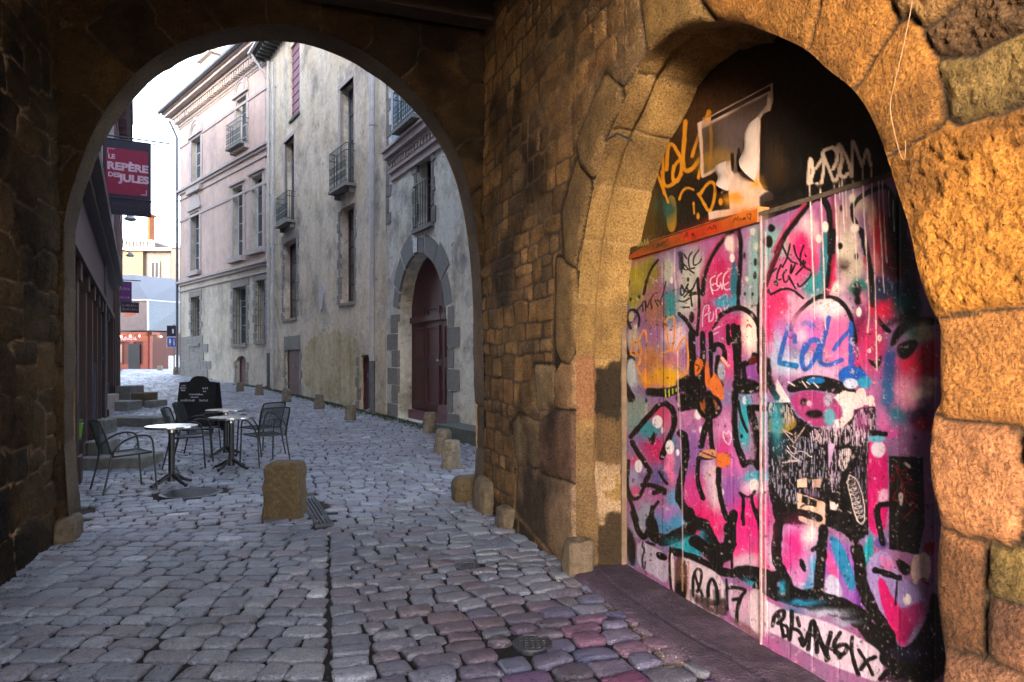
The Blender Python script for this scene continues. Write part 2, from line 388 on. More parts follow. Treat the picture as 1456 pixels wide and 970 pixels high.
# plain rest of the right wall behind the camera
b = MB()
def slab(b, s0, s1, t0, t1, z0, z1):
    vs = [P(s0, t0, z0), P(s1, t0, z0), P(s1, t1, z0), P(s0, t1, z0), P(s0, t0, z1), P(s1, t0, z1), P(s1, t1, z1), P(s0, t1, z1)]
    b.add(vs, [(0, 1, 2, 3), (7, 6, 5, 4), (0, 4, 5, 1), (1, 5, 6, 2), (2, 6, 7, 3), (3, 7, 4, 0)])
SB = -2.2
slab(b, SB, .9, TR, TR + .6, -.1, CEIL)
b.build('rear_wall', M_PLAIN, gate_house, GO)
# the reveal of the doorway: outline swept from the wall face back to the boards
op = [(s, z) for s, z in OPEN]
dense = []
for i in range(len(op) - 1):
    a = np.array(op[i]); c = np.array(op[i + 1]); n = max(1, int(np.hypot(*(c - a)) / .012))
    for k in range(n): dense.append(a + (c - a) * k / n)
dense.append(np.array(op[-1])); dense = np.array(dense); m_ = len(dense)
nd_ = 46
tt = np.linspace(0, 1, nd_)
arc = np.concatenate([[0], np.cumsum(np.hypot(*np.diff(dense, axis=0).T))])
I, J = np.meshgrid(np.arange(m_), np.arange(nd_), indexing='ij'); I = I.ravel(); J = J.ravel()
S0 = dense[I, 0]; Z0 = dense[I, 1]; dep = tt[J] * (TG - TR + .05)
cs, cz = 3.1, 1.9   # towards the middle of the opening
# local inward normal
tan = np.gradient(dense, axis=0); nrm = np.stack([-tan[:, 1], tan[:, 0]], 1); nrm /= np.linalg.norm(nrm, axis=1)[:, None] + 1e-9
sgn = np.sign(((np.array([[cs, cz]]) - dense) * nrm).sum(1)).mean(); nrm = nrm * (1 if sgn > 0 else -1)
for _ in range(6): nrm[1:-1] = (nrm[:-2] + nrm[1:-1] + nrm[2:]) / 3
left = S0 > 3.0
jl = np.array([.0, .78, 1.25, 1.63, 2.05, 2.5, 2.9, 3.3, 3.7, 4.15, 4.6, 5.1, 5.6, 6.1, 6.6, 7.1, 7.6, 8.1, 8.6, 9.1, 9.6])
dj = np.min(np.abs(arc[I][:, None] - jl[None]), axis=1)
jd = 1 - np.exp(-np.clip(dj - .003, 0, 1) / .012)
groove = np.where(left, np.exp(-((dep - .19) / .022) ** 2), 0) * np.clip((Z0 - .55) / .1, 0, 1)
hgt = -.018 * (1 - jd) - .05 * groove + .012 * (fbm(arc[I] * 8, dep * 8, 5, 81, .6) - .5) * 2
hgt += np.where(left, np.clip((dep - .205) * 8, 0, 1) * .04, 0)
edge = np.clip(dep / .03, 0, 1); hgt *= edge
Ws = S0 + nrm[I, 0] * hgt; Wz = Z0 + nrm[I, 1] * hgt; Wt = TR + .03 + dep * .96
W = np.stack([Wt * N_[0] + Ws * A_[0], Wt * N_[1] + Ws * A_[1], Wz], 1)
base = np.where(left[:, None], np.array([[.36, .22, .075]]), np.array([[.36, .22, .09]]))
kst = np.searchsorted(jl, arc[I]); tone = np.random.default_rng(3).uniform(.8, 1.15, 40)[kst][:, None]
cR = base * tone * (.6 + .8 * fbm(arc[I] * 5, dep * 5, 5, 91)[:, None])
def soft(x, w=.02): return np.clip(.5 + x / w, 0, 1)
cR = np.where((dj < .009)[:, None], np.array([[.40, .27, .12]]), cR)
rg1 = .22 * (fbm(Z0 * 6, dep * 9, 5, 15, .6) - .5); inn = soft(dep - .18 + .03 * (fbm(Z0 * 14, dep * 5, 3, 19) - .5), .02) * left
zz = Z0 + rg1
def stain(m_, col, a=1.0):
    global cR
    m_ = (m_ * a)[:, None]; cR = cR * (1 - m_) + np.array(col) * m_
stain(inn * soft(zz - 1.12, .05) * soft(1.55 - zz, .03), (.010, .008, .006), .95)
stain(inn * soft(zz - .78, .06) * soft(1.14 - zz, .06), (.06, .035, .02), .75)
stain(inn * soft(zz - .40, .03) * soft(.80 - zz, .03) * soft(fbm(Z0 * 9, dep * 12, 3, 16) - .36, .06), (.42, .29, .18), .9)
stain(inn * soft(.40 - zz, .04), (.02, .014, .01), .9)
stain(left * (1 - inn) * soft(1.60 - Z0, .04) * soft(Z0 - 1.12, .04), (.30, .13, .065), .8)
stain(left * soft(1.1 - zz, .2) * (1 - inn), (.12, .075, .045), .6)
stain(np.clip((fbm(arc[I] * 2.2, dep * 3, 4, 23) - .5) * 5, 0, 1), (.10, .06, .025), .6)
idx = np.arange(m_ * nd_).reshape(m_, nd_)
q = np.stack([idx[:-1, :-1], idx[:-1, 1:], idx[1:, 1:], idx[1:, :-1]], -1).reshape(-1, 4)
rv = grid_mesh('doorway_reveal', W, q, M_ASH, wallR, GO, cR)
rv['label'] = 'dressed stone reveal of the doorway with black stains and pale plaster'
# --- left wall
rng = np.random.default_rng(9)
nu, nv = 180, 300
U, V = [a.ravel().copy() for a in np.meshgrid(np.linspace(4.6, SA + .02, nu), np.linspace(-.08, CEIL + .05, nv), indexing='ij')]
seedL = course_seeds(4.6, SA, -.08, CEIL, .2, .42, .28, .6, rng)
def toL(U, V, h):
    t = TL + h; return np.stack([t * N_[0] + U * A_[0], t * N_[1] + U * A_[1], V], 1)
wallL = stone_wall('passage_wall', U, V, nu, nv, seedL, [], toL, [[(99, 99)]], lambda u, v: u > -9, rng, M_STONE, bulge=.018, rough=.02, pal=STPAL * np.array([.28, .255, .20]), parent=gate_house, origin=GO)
wallL['label'] = 'dark mossy rubble wall on the left of the passage'
b = MB(); slab(b, SB, 4.6, TL - .6, TL, -.1, CEIL); b.build('rear_wall', M_PLAIN, gate_house, GO)
# --- the far arch: face, voussoirs, intrados
ARPX = [(107, 748), (107, 330), (112, 300), (124, 262), (142, 212), (172, 160), (215, 112), (270, 80), (335, 61), (400, 57), (450, 66), (510, 92), (560, 128), (600, 168), (632, 215), (650, 262), (662, 315), (670, 380), (673, 450), (676, 600), (679, 700)]
BK = [arch_px(x, y, SA + ST) for x, y in ARPX]
BK[0] = (BK[1][0], -.08); BK[-1] = (BK[-1][0], -.08)
BK = [BK[0]] + smooth_poly(BK[1:-1], 2, closed=False) + [BK[-1]]
FR = [(t, z) for t, z in BK]
rng = np.random.default_rng(12)
nu, nv = 330, 330
U, V = [a.ravel().copy() for a in np.meshgrid(np.linspace(TL - .03, TR + .03, nu), np.linspace(-.08, CEIL + .05, nv), indexing='ij')]
tm = (FR[1][0] + FR[-2][0]) / 2; rad = (FR[-2][0] - FR[1][0]) / 2; zs = 2.93
sd = []
na = 13
for ring, (r0, r1) in enumerate([(rad - .05, rad + .48)]):
    for k in range(na):
        an = math.pi * (k + .5) / na
        rm = (r0 + r1) / 2; sd.append((tm + rm * math.cos(an), zs + rm * math.sin(an), .24, .24))
other = course_seeds(TL, TR, zs + .1, CEIL, .25, .42, .35, .7, rng)
keep = np.hypot(other[:, 0] - tm, other[:, 1] - zs) > rad + .62
low = []
for x in (TL, TR):
    z = -.08
    while z < zs:
        h = rng.uniform(.32, .5); low.append((x, z + h / 2, .15, h / 2)); z += h
seeds = np.array(sd + [tuple(o) for o in other[keep]] + low)
def toA(U, V, h):
    s = SA - h; return np.stack([U * N_[0] + s * A_[0], U * N_[1] + s * A_[1], V], 1)
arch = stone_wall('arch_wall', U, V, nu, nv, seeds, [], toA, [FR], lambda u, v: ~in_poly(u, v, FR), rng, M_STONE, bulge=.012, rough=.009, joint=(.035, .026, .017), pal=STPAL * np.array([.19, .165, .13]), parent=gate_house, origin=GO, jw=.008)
arch['label'] = 'inner face of the big round street arch with wedge stones'
dn = []
for i in range(len(FR) - 1):
    a = np.array(FR[i]); c = np.array(FR[i + 1]); n = max(1, int(np.hypot(*(c - a)) / .03))
    for k in range(n): dn.append(a + (c - a) * k / n)
dn.append(np.array(FR[-1])); dn = np.array(dn); m_ = len(dn); nd_ = 14
arc = np.concatenate([[0], np.cumsum(np.hypot(*np.diff(dn, axis=0).T))])
I, J = np.meshgrid(np.arange(m_), np.arange(nd_), indexing='ij'); I = I.ravel(); J = J.ravel()
tan = np.gradient(dn, axis=0); nrm = np.stack([tan[:, 1], -tan[:, 0]], 1); nrm /= np.linalg.norm(nrm, axis=1)[:, None] + 1e-9
sg = np.sign(((np.array([[tm, 2.0]]) - dn) * nrm).sum(1)).mean(); nrm *= sg
dep = J / (nd_ - 1) * ST
jl = np.arange(0, 20, .46); dj = np.min(np.abs(arc[I][:, None] - jl[None]), axis=1); kst = np.searchsorted(jl, arc[I])
hg = (-.014 * np.exp(-dj / .014) + .012 * (fbm(arc[I] * 6, dep * 6 + 9, 4, 13) - .5) * 2 + np.random.default_rng(1).normal(0, .006, 60)[kst]) * np.clip(dep / .05, 0, 1)
foot = np.clip(.85 - dn[I, 1], 0, .85) / .85 * .05
hg = hg + foot
w = np.stack([(dn[I, 0] + nrm[I, 0] * hg) * N_[0] + (SA + dep) * A_[0], (dn[I, 0] + nrm[I, 0] * hg) * N_[1] + (SA + dep) * A_[1], dn[I, 1] + nrm[I, 1] * hg], 1)
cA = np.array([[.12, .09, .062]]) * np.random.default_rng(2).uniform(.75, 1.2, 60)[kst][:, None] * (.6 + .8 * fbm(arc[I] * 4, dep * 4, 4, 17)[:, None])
idx = np.arange(m_ * nd_).reshape(m_, nd_); q = np.stack([idx[:-1, :-1], idx[:-1, 1:], idx[1:, 1:], idx[1:, :-1]], -1).reshape(-1, 4)
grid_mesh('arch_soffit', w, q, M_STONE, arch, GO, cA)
# outer face of the arch wall, its solid and the mass above
b = MB()
fl = [(t, z) for t, z in FR]
outer = [(-4.6, -.3), (-4.6, 13.5), (5.2, 13.5), (5.2, -.3)]
loop = [outer[0], outer[1], outer[2], outer[3]] + fl[::-1]
tri = tessellate_polygon([[Vector((t, z, 0)) for t, z in loop]])
b.add([P(SA + ST, t, z) for t, z in loop], [tuple(x) for x in tri])
slab(b, SA + ST - .02, SB, -4.6, TL - .62, -.3, 13.5); slab(b, SA + ST - .02, SB, TR + .62, 5.2, -.3, 13.5)
b.build('outer_wall', M_PLAIN, gate_house, GO)
b = MB(); slab(b, SB, SA + ST - .03, TL - .62, TR + .62, 5.35, 13.5); b.build('upper_storey', M_PLAIN, gate_house, GO)
b = MB(); slab(b, SB, SA + .3, TL - .3, TR + .6, CEIL + .12, 5.33)
for k in range(10):
    s = SB + .4 + k * .93; slab(b, s, s + .22, TL - .05, TR + .05, CEIL - .12, CEIL + .13)
b.build('ceiling', M_TIMB, gate_house, GO)
# closing wall behind the boards of the doorway
b = MB(); slab(b, .9, 5.2, TG + .25, TG + .4, -.1, CEIL); b.build('back_wall', M_PLAIN, gate_house, GO)
# a few rounded footing stones against the right wall (fixed in the wall base)
def rock(c, sx, sy, sz, seed, rz=0, e=5.5):
    r = np.random.default_rng(seed); vs = []; nu_, nv_ = 22, 14
    for j in range(nv_ + 1):
        th = math.pi * j / nv_
        for i in range(nu_):
            ph = 2 * math.pi * i / nu_
            x, y, z = math.sin(th) * math.cos(ph), math.sin(th) * math.sin(ph), math.cos(th)
            k = (abs(x) ** e + abs(y) ** e + abs(z) ** e) ** (-1 / e)
            k *= 1 + .16 * (float(fbm(np.array([x * 1.7 + seed + 9]), np.array([y * 1.7 + z * 1.3 + 7]), 3, 3)[0]) - .5) * 2
            v = Vector((x * k * sx, y * k * sy, z * k * sz)); v.rotate(Matrix.Rotation(rz, 3, 'Z')); vs.append(Vector(c) + v)
    fs = [(j * nu_ + i, j * nu_ + (i + 1) % nu_, (j + 1) * nu_ + (i + 1) % nu_, (j + 1) * nu_ + i) for j in range(nv_) for i in range(nu_)]
    return vs, fs
M_ROCK = mat('footing_granite', (.13, .095, .06), rough=.9, var=.4, scale=14, bump=1, bscale=70, pits=.4, pscale=50, tint=(.12, .09, .06), tscale=6)
b = MB()
RZ = math.atan2(A_[1], A_[0])
for (px, py, t_, sx, sy, sz, sd_) in [(697, 733, 2.06, .19, .08, .20, 1), (727, 755, 2.06, .15, .07, .11, 2)]:
    g = on_ground(px, py - 4); s_ = g.x * A_[0] + g.y * A_[1]
    b = MB(); v, f = rock(P(s_ + .08, t_, sz * .7), sx, sy, sz, sd_, RZ); b.add(v, f); b.build('footing_stone', M_ROCK, gate_house, GO, smooth=True)
b = MB(); v, f = rock(P(7.0, TL + .04, .06), .22, .09, .14, 5, RZ); b.add(v, f); b.build('footing_stone', M_ROCK, gate_house, GO, smooth=True)
# quoin block with a small ledge at the foot of the left jamb
b = MB(); v, f = rock(P(4.56, TR + .02, .11), .08, .10, .14, 8, RZ, 9); b.add(v, f); b.build('corner_stone', M_ROCK, gate_house, GO, smooth=True)
# ================================================================== GROUND, COBBLES
M_JOINT = mat('joint_earth', (.018, .013, .011), rough=.95, var=.5, scale=30, bump=1, bscale=80)
M_COB = mat('cobble_granite', (.2, .2, .2), rough=.40, attr=True, var=.35, scale=35, bump=1.0, bscale=75, pits=.25, pscale=60, spec=.55, rvar=.18, speck=.35, tint=(.11, .085, .075), tscale=.9, tlo=.5, thi=.68, tamt=.55)
ys = np.concatenate([np.linspace(-60, 5, 8), np.linspace(6, 46, 41), np.linspace(50, 400, 10)]); xs = np.concatenate([np.linspace(-300, -40, 6), np.linspace(-35, 15, 15), np.linspace(25, 200, 6)])
X, Y = np.meshgrid(xs, ys, indexing='ij'); Wg = np.stack([X.ravel(), Y.ravel(), ground_h(Y.ravel()) - .022], 1)
idx = np.arange(X.size).reshape(X.shape); q = np.stack([idx[:-1, :-1], idx[1:, :-1], idx[1:, 1:], idx[:-1, 1:]], -1).reshape(-1, 4)
tag(grid_mesh('ground', Wg, q, M_JOINT), kind='structure')
# cobbles laid in courses across the passage; a straight gutter joint runs down the middle
def gutter_t(s): return .0 + .0727 * s
LX = lambda d: -6.82 - .549 * (d - 10.7)          # foot of the left row of houses
def RX(d):                                        # foot of the right row
    return -3.38 - .56 * (d - 18.2) if d < 18.2 else (-9.96 - .669 * (d - 28) if d < 28 else -9.96 - .934 * (d - 28))
rng = np.random.default_rng(21)
cells = []   # row coordinate, along coordinate, width, row height, side
for side in (0, 1):
    s = 1.9
    while s < (6.43 if side == 0 else 75):
        far = max(0, s - 22) / 40
        h = rng.uniform(.125, .19) * (1 + far * 1.4)
        if side == 0:
            Yc = s + h / 2; inside = Yc < 6.6
            lo = (-(1.77 + .32867 * Yc) / .94446 - .05) if inside else max(LX(Yc) - .1, -48) if Yc < 37 else -48
            u, end = lo - rng.uniform(0, .2), -.269 * Yc - .006
        else:
            g = .0722 * (s + h / 2); inside = s < 7.0
            u, end = g + .007, (TR - .04 if inside else 16)
            if s > 6.3: u = -9.5 - rng.uniform(0, .2) if s < 12 else -30 - rng.uniform(0, .2)
        while u < end:
            w = rng.uniform(.15, .265) * (1 + far * 1.4)
            if rng.random() < .12: w *= .72
            if side == 0 and end - u - w < .09: w = end - u
            c = (s + h / 2, u + w / 2)
            if side == 0: X_, Y_ = c[1], c[0]
            else: X_, Y_ = c[1] * N_[0] + c[0] * A_[0], c[1] * N_[1] + c[0] * A_[1]
            ok = 1.8 < Y_ < 74 and abs(X_) < .85 * Y_ + .6
            if side == 1 and s > 6.3 and X_ < -.269 * Y_: ok = ok and Y_ > 6.47 and (X_ > LX(Y_) - .1 if Y_ > 7.3 else X_ * .94446 + Y_ * .32867 > TL)
            if side == 1 and not inside: ok = ok and (X_ < RX(Y_) + .1 if Y_ < 37 else X_ < -8)
            if ok: cells.append((c[0], c[1], w, h, side))
            u += w
        s += h
cells = np.array(cells)
# leave out the stones where iron covers and the grate lie
_x = np.where(cells[:, 4] > .5, cells[:, 1] * N_[0] + cells[:, 0] * A_[0], cells[:, 1]); _y = np.where(cells[:, 4] > .5, cells[:, 1] * N_[1] + cells[:, 0] * A_[1], cells[:, 0])
_k = np.ones(len(cells), bool)
for (px, py, r) in ((272, 701, .40), (664, 806, .10), (757, 915, .12)):
    o = on_ground(px, py); _k &= np.hypot(_x - o.x, _y - o.y) > r
_ga = on_ground(434.5, 705.5); _gb = on_ground(461.5, 747.5)
_k &= seg_dist(_x, _y, (_ga.x, _ga.y), (_gb.x, _gb.y)) > .10
cells = cells[_k]
def tower(s, t, side):
    sd = side.reshape((-1,) + (1,) * (s.ndim - 1))
    return np.stack([np.where(sd > .5, t * N_[0] + s * A_[0], t), np.where(sd > .5, t * N_[1] + s * A_[1], s)], -1)
def cobbles(C, npc, rings, rng):
    n = len(C); seg = 4 * npc
    qa = np.concatenate([np.linspace(0.08, .92, npc) * np.pi / 2 + k * np.pi / 2 for k in range(4)])
    cxs = np.repeat([1, -1, -1, 1], npc)[None]; cys = np.repeat([1, 1, -1, -1], npc)[None]
    r = rng.uniform(.018, .040, (n, 1)) * (1 + (rng.random((n, 1)) < .12) * .8)
    hw = C[:, 2:3] / 2 - rng.uniform(.005, .012, (n, 1)); hh = C[:, 3:4] / 2 - rng.uniform(.0045, .0105, (n, 1))
    tp = rng.normal(0, .055, (n, 1)); tq = rng.normal(0, .05, (n, 1)); sk = rng.normal(0, .05, (n, 1)); rot = rng.normal(0, .025, (n, 1))
    wob = rng.normal(0, .0035, (n, seg))
    jx = rng.normal(0, .004, (n, 1)); jy = rng.normal(0, .005, (n, 1))
    zt = rng.normal(0, .0045, (n, 1)); ta = rng.normal(0, .022, (n, 1)); tb = rng.normal(0, .028, (n, 1)); crown = rng.uniform(.002, .007, (n, 1))
    V = []
    for (ins, zc, zo, nz) in rings:
        a = np.maximum(hw - ins - r, .004); b = np.maximum(hh - ins - r, .004)
        lx = cxs * a + r * np.cos(qa)[None]; ly = cys * b + r * np.sin(qa)[None]
        x = lx * (1 + tp * ly / hh) + wob; y = ly * (1 + tq * lx / hw) + sk * lx
        px = x - rot * y + jx; py = y + rot * x + jy
        z = zt + ta * px + tb * py + zc * crown + zo
        if nz: z = z + rng.normal(0, .0016, z.shape)
        V.append(np.stack([C[:, 0:1] + py, C[:, 1:2] + px, z + 0 * px], -1))
    V = np.stack(V, 1); R = len(rings)
    xy = tower(V[..., 0], V[..., 1], C[:, 4]); z = V[..., 2] + ground_h(xy[..., 1])
    W = np.concatenate([xy, z[..., None]], -1).reshape(n, R * seg, 3)
    cen = W[:, (R - 1) * seg:].mean(1, keepdims=True); cen[..., 2] += .0015; W = np.concatenate([W, cen], 1); k = R * seg + 1
    f4 = [(q * seg + i, q * seg + (i + 1) % seg, (q + 1) * seg + (i + 1) % seg, (q + 1) * seg + i) for q in range(R - 1) for i in range(seg)]
    f3q = [((R - 1) * seg + i, (R - 1) * seg + i + 1, (R - 1) * seg + (i + 2) % seg, k - 1) for i in range(0, seg, 2)]
    fa = np.array(f4 + f3q); fa = (fa[None] + (np.arange(n) * k)[:, None, None]).reshape(-1, 4)
    # winding: side 0 is mirrored against side 1
    return W, fa, k
def cob_colors(C, k, rng):
    n = len(C); xy_ = tower(C[:, 0:1], C[:, 1:2], C[:, 4])[:, 0]; s = xy_ @ A_; t = xy_ @ N_
    pal = np.array([1.12, 1.2, 1.3]) * np.array([(.25, .26, .30), (.20, .21, .25), (.31, .31, .335), (.25, .21, .235), (.165, .175, .21), (.23, .25, .285), (.34, .335, .34), (.19, .165, .175)])
    c = pal[rng.integers(0, len(pal), n)] * rng.uniform(.78, 1.2, (n, 1))
    c = c * .55 + c.mean(0) * .45
    # coloured light spill before the painted boards, put into the stone colours
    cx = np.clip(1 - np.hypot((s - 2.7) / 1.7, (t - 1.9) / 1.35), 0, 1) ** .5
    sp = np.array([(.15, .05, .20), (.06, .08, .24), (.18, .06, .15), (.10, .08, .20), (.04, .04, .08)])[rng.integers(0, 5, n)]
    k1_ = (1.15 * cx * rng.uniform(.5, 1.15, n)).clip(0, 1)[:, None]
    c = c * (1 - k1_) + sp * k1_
    # reddish stones down the right of the gutter
    cx = (np.exp(-((t - 1.05) / .6) ** 2 - ((s - 4.0) / 1.5) ** 2) * rng.uniform(0, 1, n))[:, None]
    c = c * (1 - .7 * cx) + np.array([(.17, .09, .11)]) * .7 * cx
    w = (rng.random(n) < .02)[:, None]; c = np.where(w, c * 1.6, c)
    return np.repeat(c, k, axis=0)
near = cells[:, 0] < 11
rings = [(.002, 0, -.035, 0), (0, 0, -.009, 0), (.004, .25, -.0025, 0), (.012, .65, 0, 1), (.040, 1, .0005, 1)]
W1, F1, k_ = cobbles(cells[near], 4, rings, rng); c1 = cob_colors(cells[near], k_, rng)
rings2 = [(0, 0, -.02, 0), (.01, .2, -.001, 0), (.04, .8, 0, 1)]
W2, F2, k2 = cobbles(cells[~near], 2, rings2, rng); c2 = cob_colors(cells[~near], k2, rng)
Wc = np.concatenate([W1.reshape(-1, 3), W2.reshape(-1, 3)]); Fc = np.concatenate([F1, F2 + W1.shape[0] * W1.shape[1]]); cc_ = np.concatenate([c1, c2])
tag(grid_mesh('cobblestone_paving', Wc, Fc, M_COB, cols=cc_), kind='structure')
print('cobbles', len(cells), 'verts', len(Wc))
# sill slab in front of the boards
M_SILL = mat('worn_sill', (.085, .055, .10), rough=.75, var=.5, scale=11, bump=1.6, bscale=70, pits=.4, pscale=50, speck=.6, tint=(.04, .028, .05), tscale=3, tlo=.45, thi=.6)
nu, nv = 260, 40
U, V = [a.ravel() for a in np.meshgrid(np.linspace(1.2, 4.58, nu), np.linspace(0, 1, nv), indexing='ij')]
ed = TR - .07 + .03 * (fbm(U * 3, U * 0 + 2, 3, 77) - .5); tt_ = ed + (TG + .05 - ed) * V
z = .03 + .022 * (fbm(U * 5, tt_ * 5, 5, 78) - .5) - .012 * np.exp(-((tt_ - TR - .12 - .03 * np.sin(U * 3)) / .012) ** 2) - .09 * np.exp(-V / .025)
Wg = np.stack([tt_ * N_[0] + U * A_[0], tt_ * N_[1] + U * A_[1], z], 1)
idx = np.arange(nu * nv).reshape(nu, nv); q = np.stack([idx[:-1, :-1], idx[:-1, 1:], idx[1:, 1:], idx[1:, :-1]], -1).reshape(-1, 4)
tag(grid_mesh('stone_kerb', Wg, q, M_SILL), kind='structure')

# grit and crumbs in the joints, moss along the house foot: nobody could count them
rg = np.random.default_rng(77); gv = []; gf = []; gc = []
def crumb(x, y, z, r, col):
    b0 = len(gv); a = rg.uniform(0, 6.28, 5)
    for k in range(4): t = k * 1.57 + a[0]; gv.append((x + r * math.cos(t) * rg.uniform(.6, 1.3), y + r * math.sin(t) * rg.uniform(.6, 1.3), z))
    gv.append((x, y, z + r * rg.uniform(.4, .9))); gv.append((x, y, z - r * .5))
    for k in range(4): gf.append((b0 + k, b0 + (k + 1) % 4, b0 + 4)); gf.append((b0 + (k + 1) % 4, b0 + k, b0 + 5))
    gc.extend([col] * 6)
for _ in range(9000):
    s = 3.0 + 6.5 * rg.random() ** 1.5; t = rg.uniform(TL + .02, TR - .1); edge_ = rg.random() < .45
    if edge_: t = TR - .06 - abs(rg.normal(0, .10)) if rg.random() < .6 else TL + .02 + abs(rg.normal(0, .10))
    p = P(s, t); light = rg.random()
    crumb(p.x, p.y, rg.uniform(-.012, .005), rg.uniform(.002, .006) * (1.5 if edge_ else 1), (.40, .36, .30) if light < .08 else (.09, .065, .05) if light < .75 else (.14, .06, .04))
grid_mesh('grit', gv, gf, mat('grit', (.1, .1, .1), rough=.95, attr=True, var=.3, scale=60), cols=np.array(gc), smooth=False)['kind'] = 'stuff'
gv = []; gf = []; gc = []
for _ in range(9000):
    d = rg.uniform(12.5, 30); x = RX(d) - abs(rg.normal(0, .22)) - .02; z = float(ground_h(d)); h = rg.uniform(.01, .05); a = rg.uniform(0, 6.28); w = rg.uniform(.008, .02); b0 = len(gv)
    gv += [(x - w * math.cos(a), d - w * math.sin(a), z - .01), (x + w * math.cos(a), d + w * math.sin(a), z - .01), (x + rg.normal(0, .01), d + rg.normal(0, .01), z + h)]; gf.append((b0, b0 + 1, b0 + 2)); gc += [tuple(np.array((.045, .07, .025)) * rg.uniform(.6, 1.5))] * 3
grid_mesh('moss', gv, gf, mat('moss', (.1, .1, .1), rough=.95, attr=True, var=.3, scale=20), cols=np.array(gc), smooth=False)['kind'] = 'stuff'
# ================================================================== PAINTED BOARDS IN THE DOORWAY
CW, CH, SX, SY, X0, Y0 = 960, 2000, 2.0, 2.0, 872.0, 0.0
CV = np.zeros((CH, CW, 3)); 
def lin(c): c = np.array(c, float) / 255; return np.where(c <= .04045, c / 12.92, ((c + .055) / 1.055) ** 2.4)
def win(x0, y0, x1, y1):
    a = max(0, int((x0 - X0) * SX)); b = min(CW, int((x1 - X0) * SX) + 2); c = max(0, int((y0 - Y0) * SY)); d = min(CH, int((y1 - Y0) * SY) + 2)
    if a >= b or c >= d: return None
    yy, xx = np.mgrid[c:d, a:b]; return (slice(c, d), slice(a, b)), xx / SX + X0, yy / SY + Y0
def mixin(sl, al, col):
    CV[sl] = CV[sl] * (1 - al[..., None]) + lin(col) * al[..., None]
def parse(p): return [tuple(float(v) for v in q.split(',')) for q in p.split()] if isinstance(p, str) else p
RA, RB, RC, RD = (880, 80, .1855), (880, 240, .1855), (880, 400, .1855), (880, 560, .1855)
RE, RF, RG, RH, RI, RJ = (880, 730, .1959), (1080, 180, .1855), (1080, 330, .2165), (1080, 500, .2165), (1080, 680, .2165), (1060, 800, .1923)
R1 = (0, 0, 1)
def tf(r, p): return [(r[0] + x * r[2], r[1] + y * r[2]) for x, y in parse(p)]
def fill(r, p, col, soft=1.0, a=1.0, rough=0.0, sm=2, dry=0.0):
    q = tf(r, p); q = smooth_poly(q, sm) if sm else q; xs = [x for x, _ in q]; ys = [y for _, y in q]; m = soft + rough + 2
    w = win(min(xs) - m, min(ys) - m, max(xs) + m, max(ys) + m)
    if w is None: return
    sl, X, Y = w; sh = X.shape; X = X.ravel(); Y = Y.ravel()
    d = poly_dist(X, Y, q) * np.where(in_poly(X, Y, q), 1, -1)
    if rough: d = d + rough * (fbm(X * .35, Y * .35, 4, 5) - .5) * 2
    al = np.clip(d / soft + .5, 0, 1) * a
    if dry: al = al * (fbm(X * .9, Y * .12, 4, 9) > dry)
    mixin(sl, al.reshape(sh), col)
def stroke(r, p, wd, col, soft=.8, a=1.0, sm=2, dry=0.0, taper=False):
    q = tf(r, p); q = smooth_poly(q, sm, closed=False) if sm and len(q) > 2 else q; wd = wd * r[2]; xs = [x for x, _ in q]; ys = [y for _, y in q]; m = wd + soft + 1
    w = win(min(xs) - m, min(ys) - m, max(xs) + m, max(ys) + m)
    if w is None: return
    sl, X, Y = w; sh = X.shape; X = X.ravel(); Y = Y.ravel()
    d = poly_dist(X, Y, q, closed=False)
    ww = wd / 2 * (1 + .25 * (fbm(X * .12, Y * .12, 2, 3) - .5) * 2)
    al = np.clip((ww - d) / soft + .5, 0, 1) * a
    if dry: al = al * (fbm(X * 1.1, Y * 1.1, 3, 9) > dry)
    mixin(sl, al.reshape(sh), col)
def spray(x, y, rx, ry, col, a=.85, hard=1.0):
    w = win(x - 2.2 * rx, y - 2.2 * ry, x + 2.2 * rx, y + 2.2 * ry)
    if w is None: return
    sl, X, Y = w; wx = X + 5 * (fbm(X * .09, Y * .09, 3, 6) - .5) * 2; wy = Y + 5 * (fbm(X * .09, Y * .09, 3, 8) - .5) * 2
    d = ((wx - x) / rx) ** 2 + ((wy - y) / ry) ** 2
    mixin(sl, np.clip(np.exp(-(d ** hard) * .75) * a * 1.25, 0, .97), col)
def dot(r, x, y, rx, ry, col, soft=.8):
    fill(r, [(x + rx * math.cos(t), y + ry * math.sin(t)) for t in np.linspace(0, 2 * np.pi, 14)[:-1]], col, soft, sm=1)
K = (10, 8, 12); W_ = (226, 214, 216); M = (205, 40, 135); PI_ = (222, 120, 175); LI = (190, 165, 205); TE = (55, 165, 185); VI = (125, 80, 165); BL = (40, 115, 200)
RE_ = (190, 32, 60); YE = (215, 175, 45); OG = (225, 150, 75); GR = (165, 170, 172); PT = (150, 190, 190); OC = (170, 125, 35); DB = (30, 20, 12)
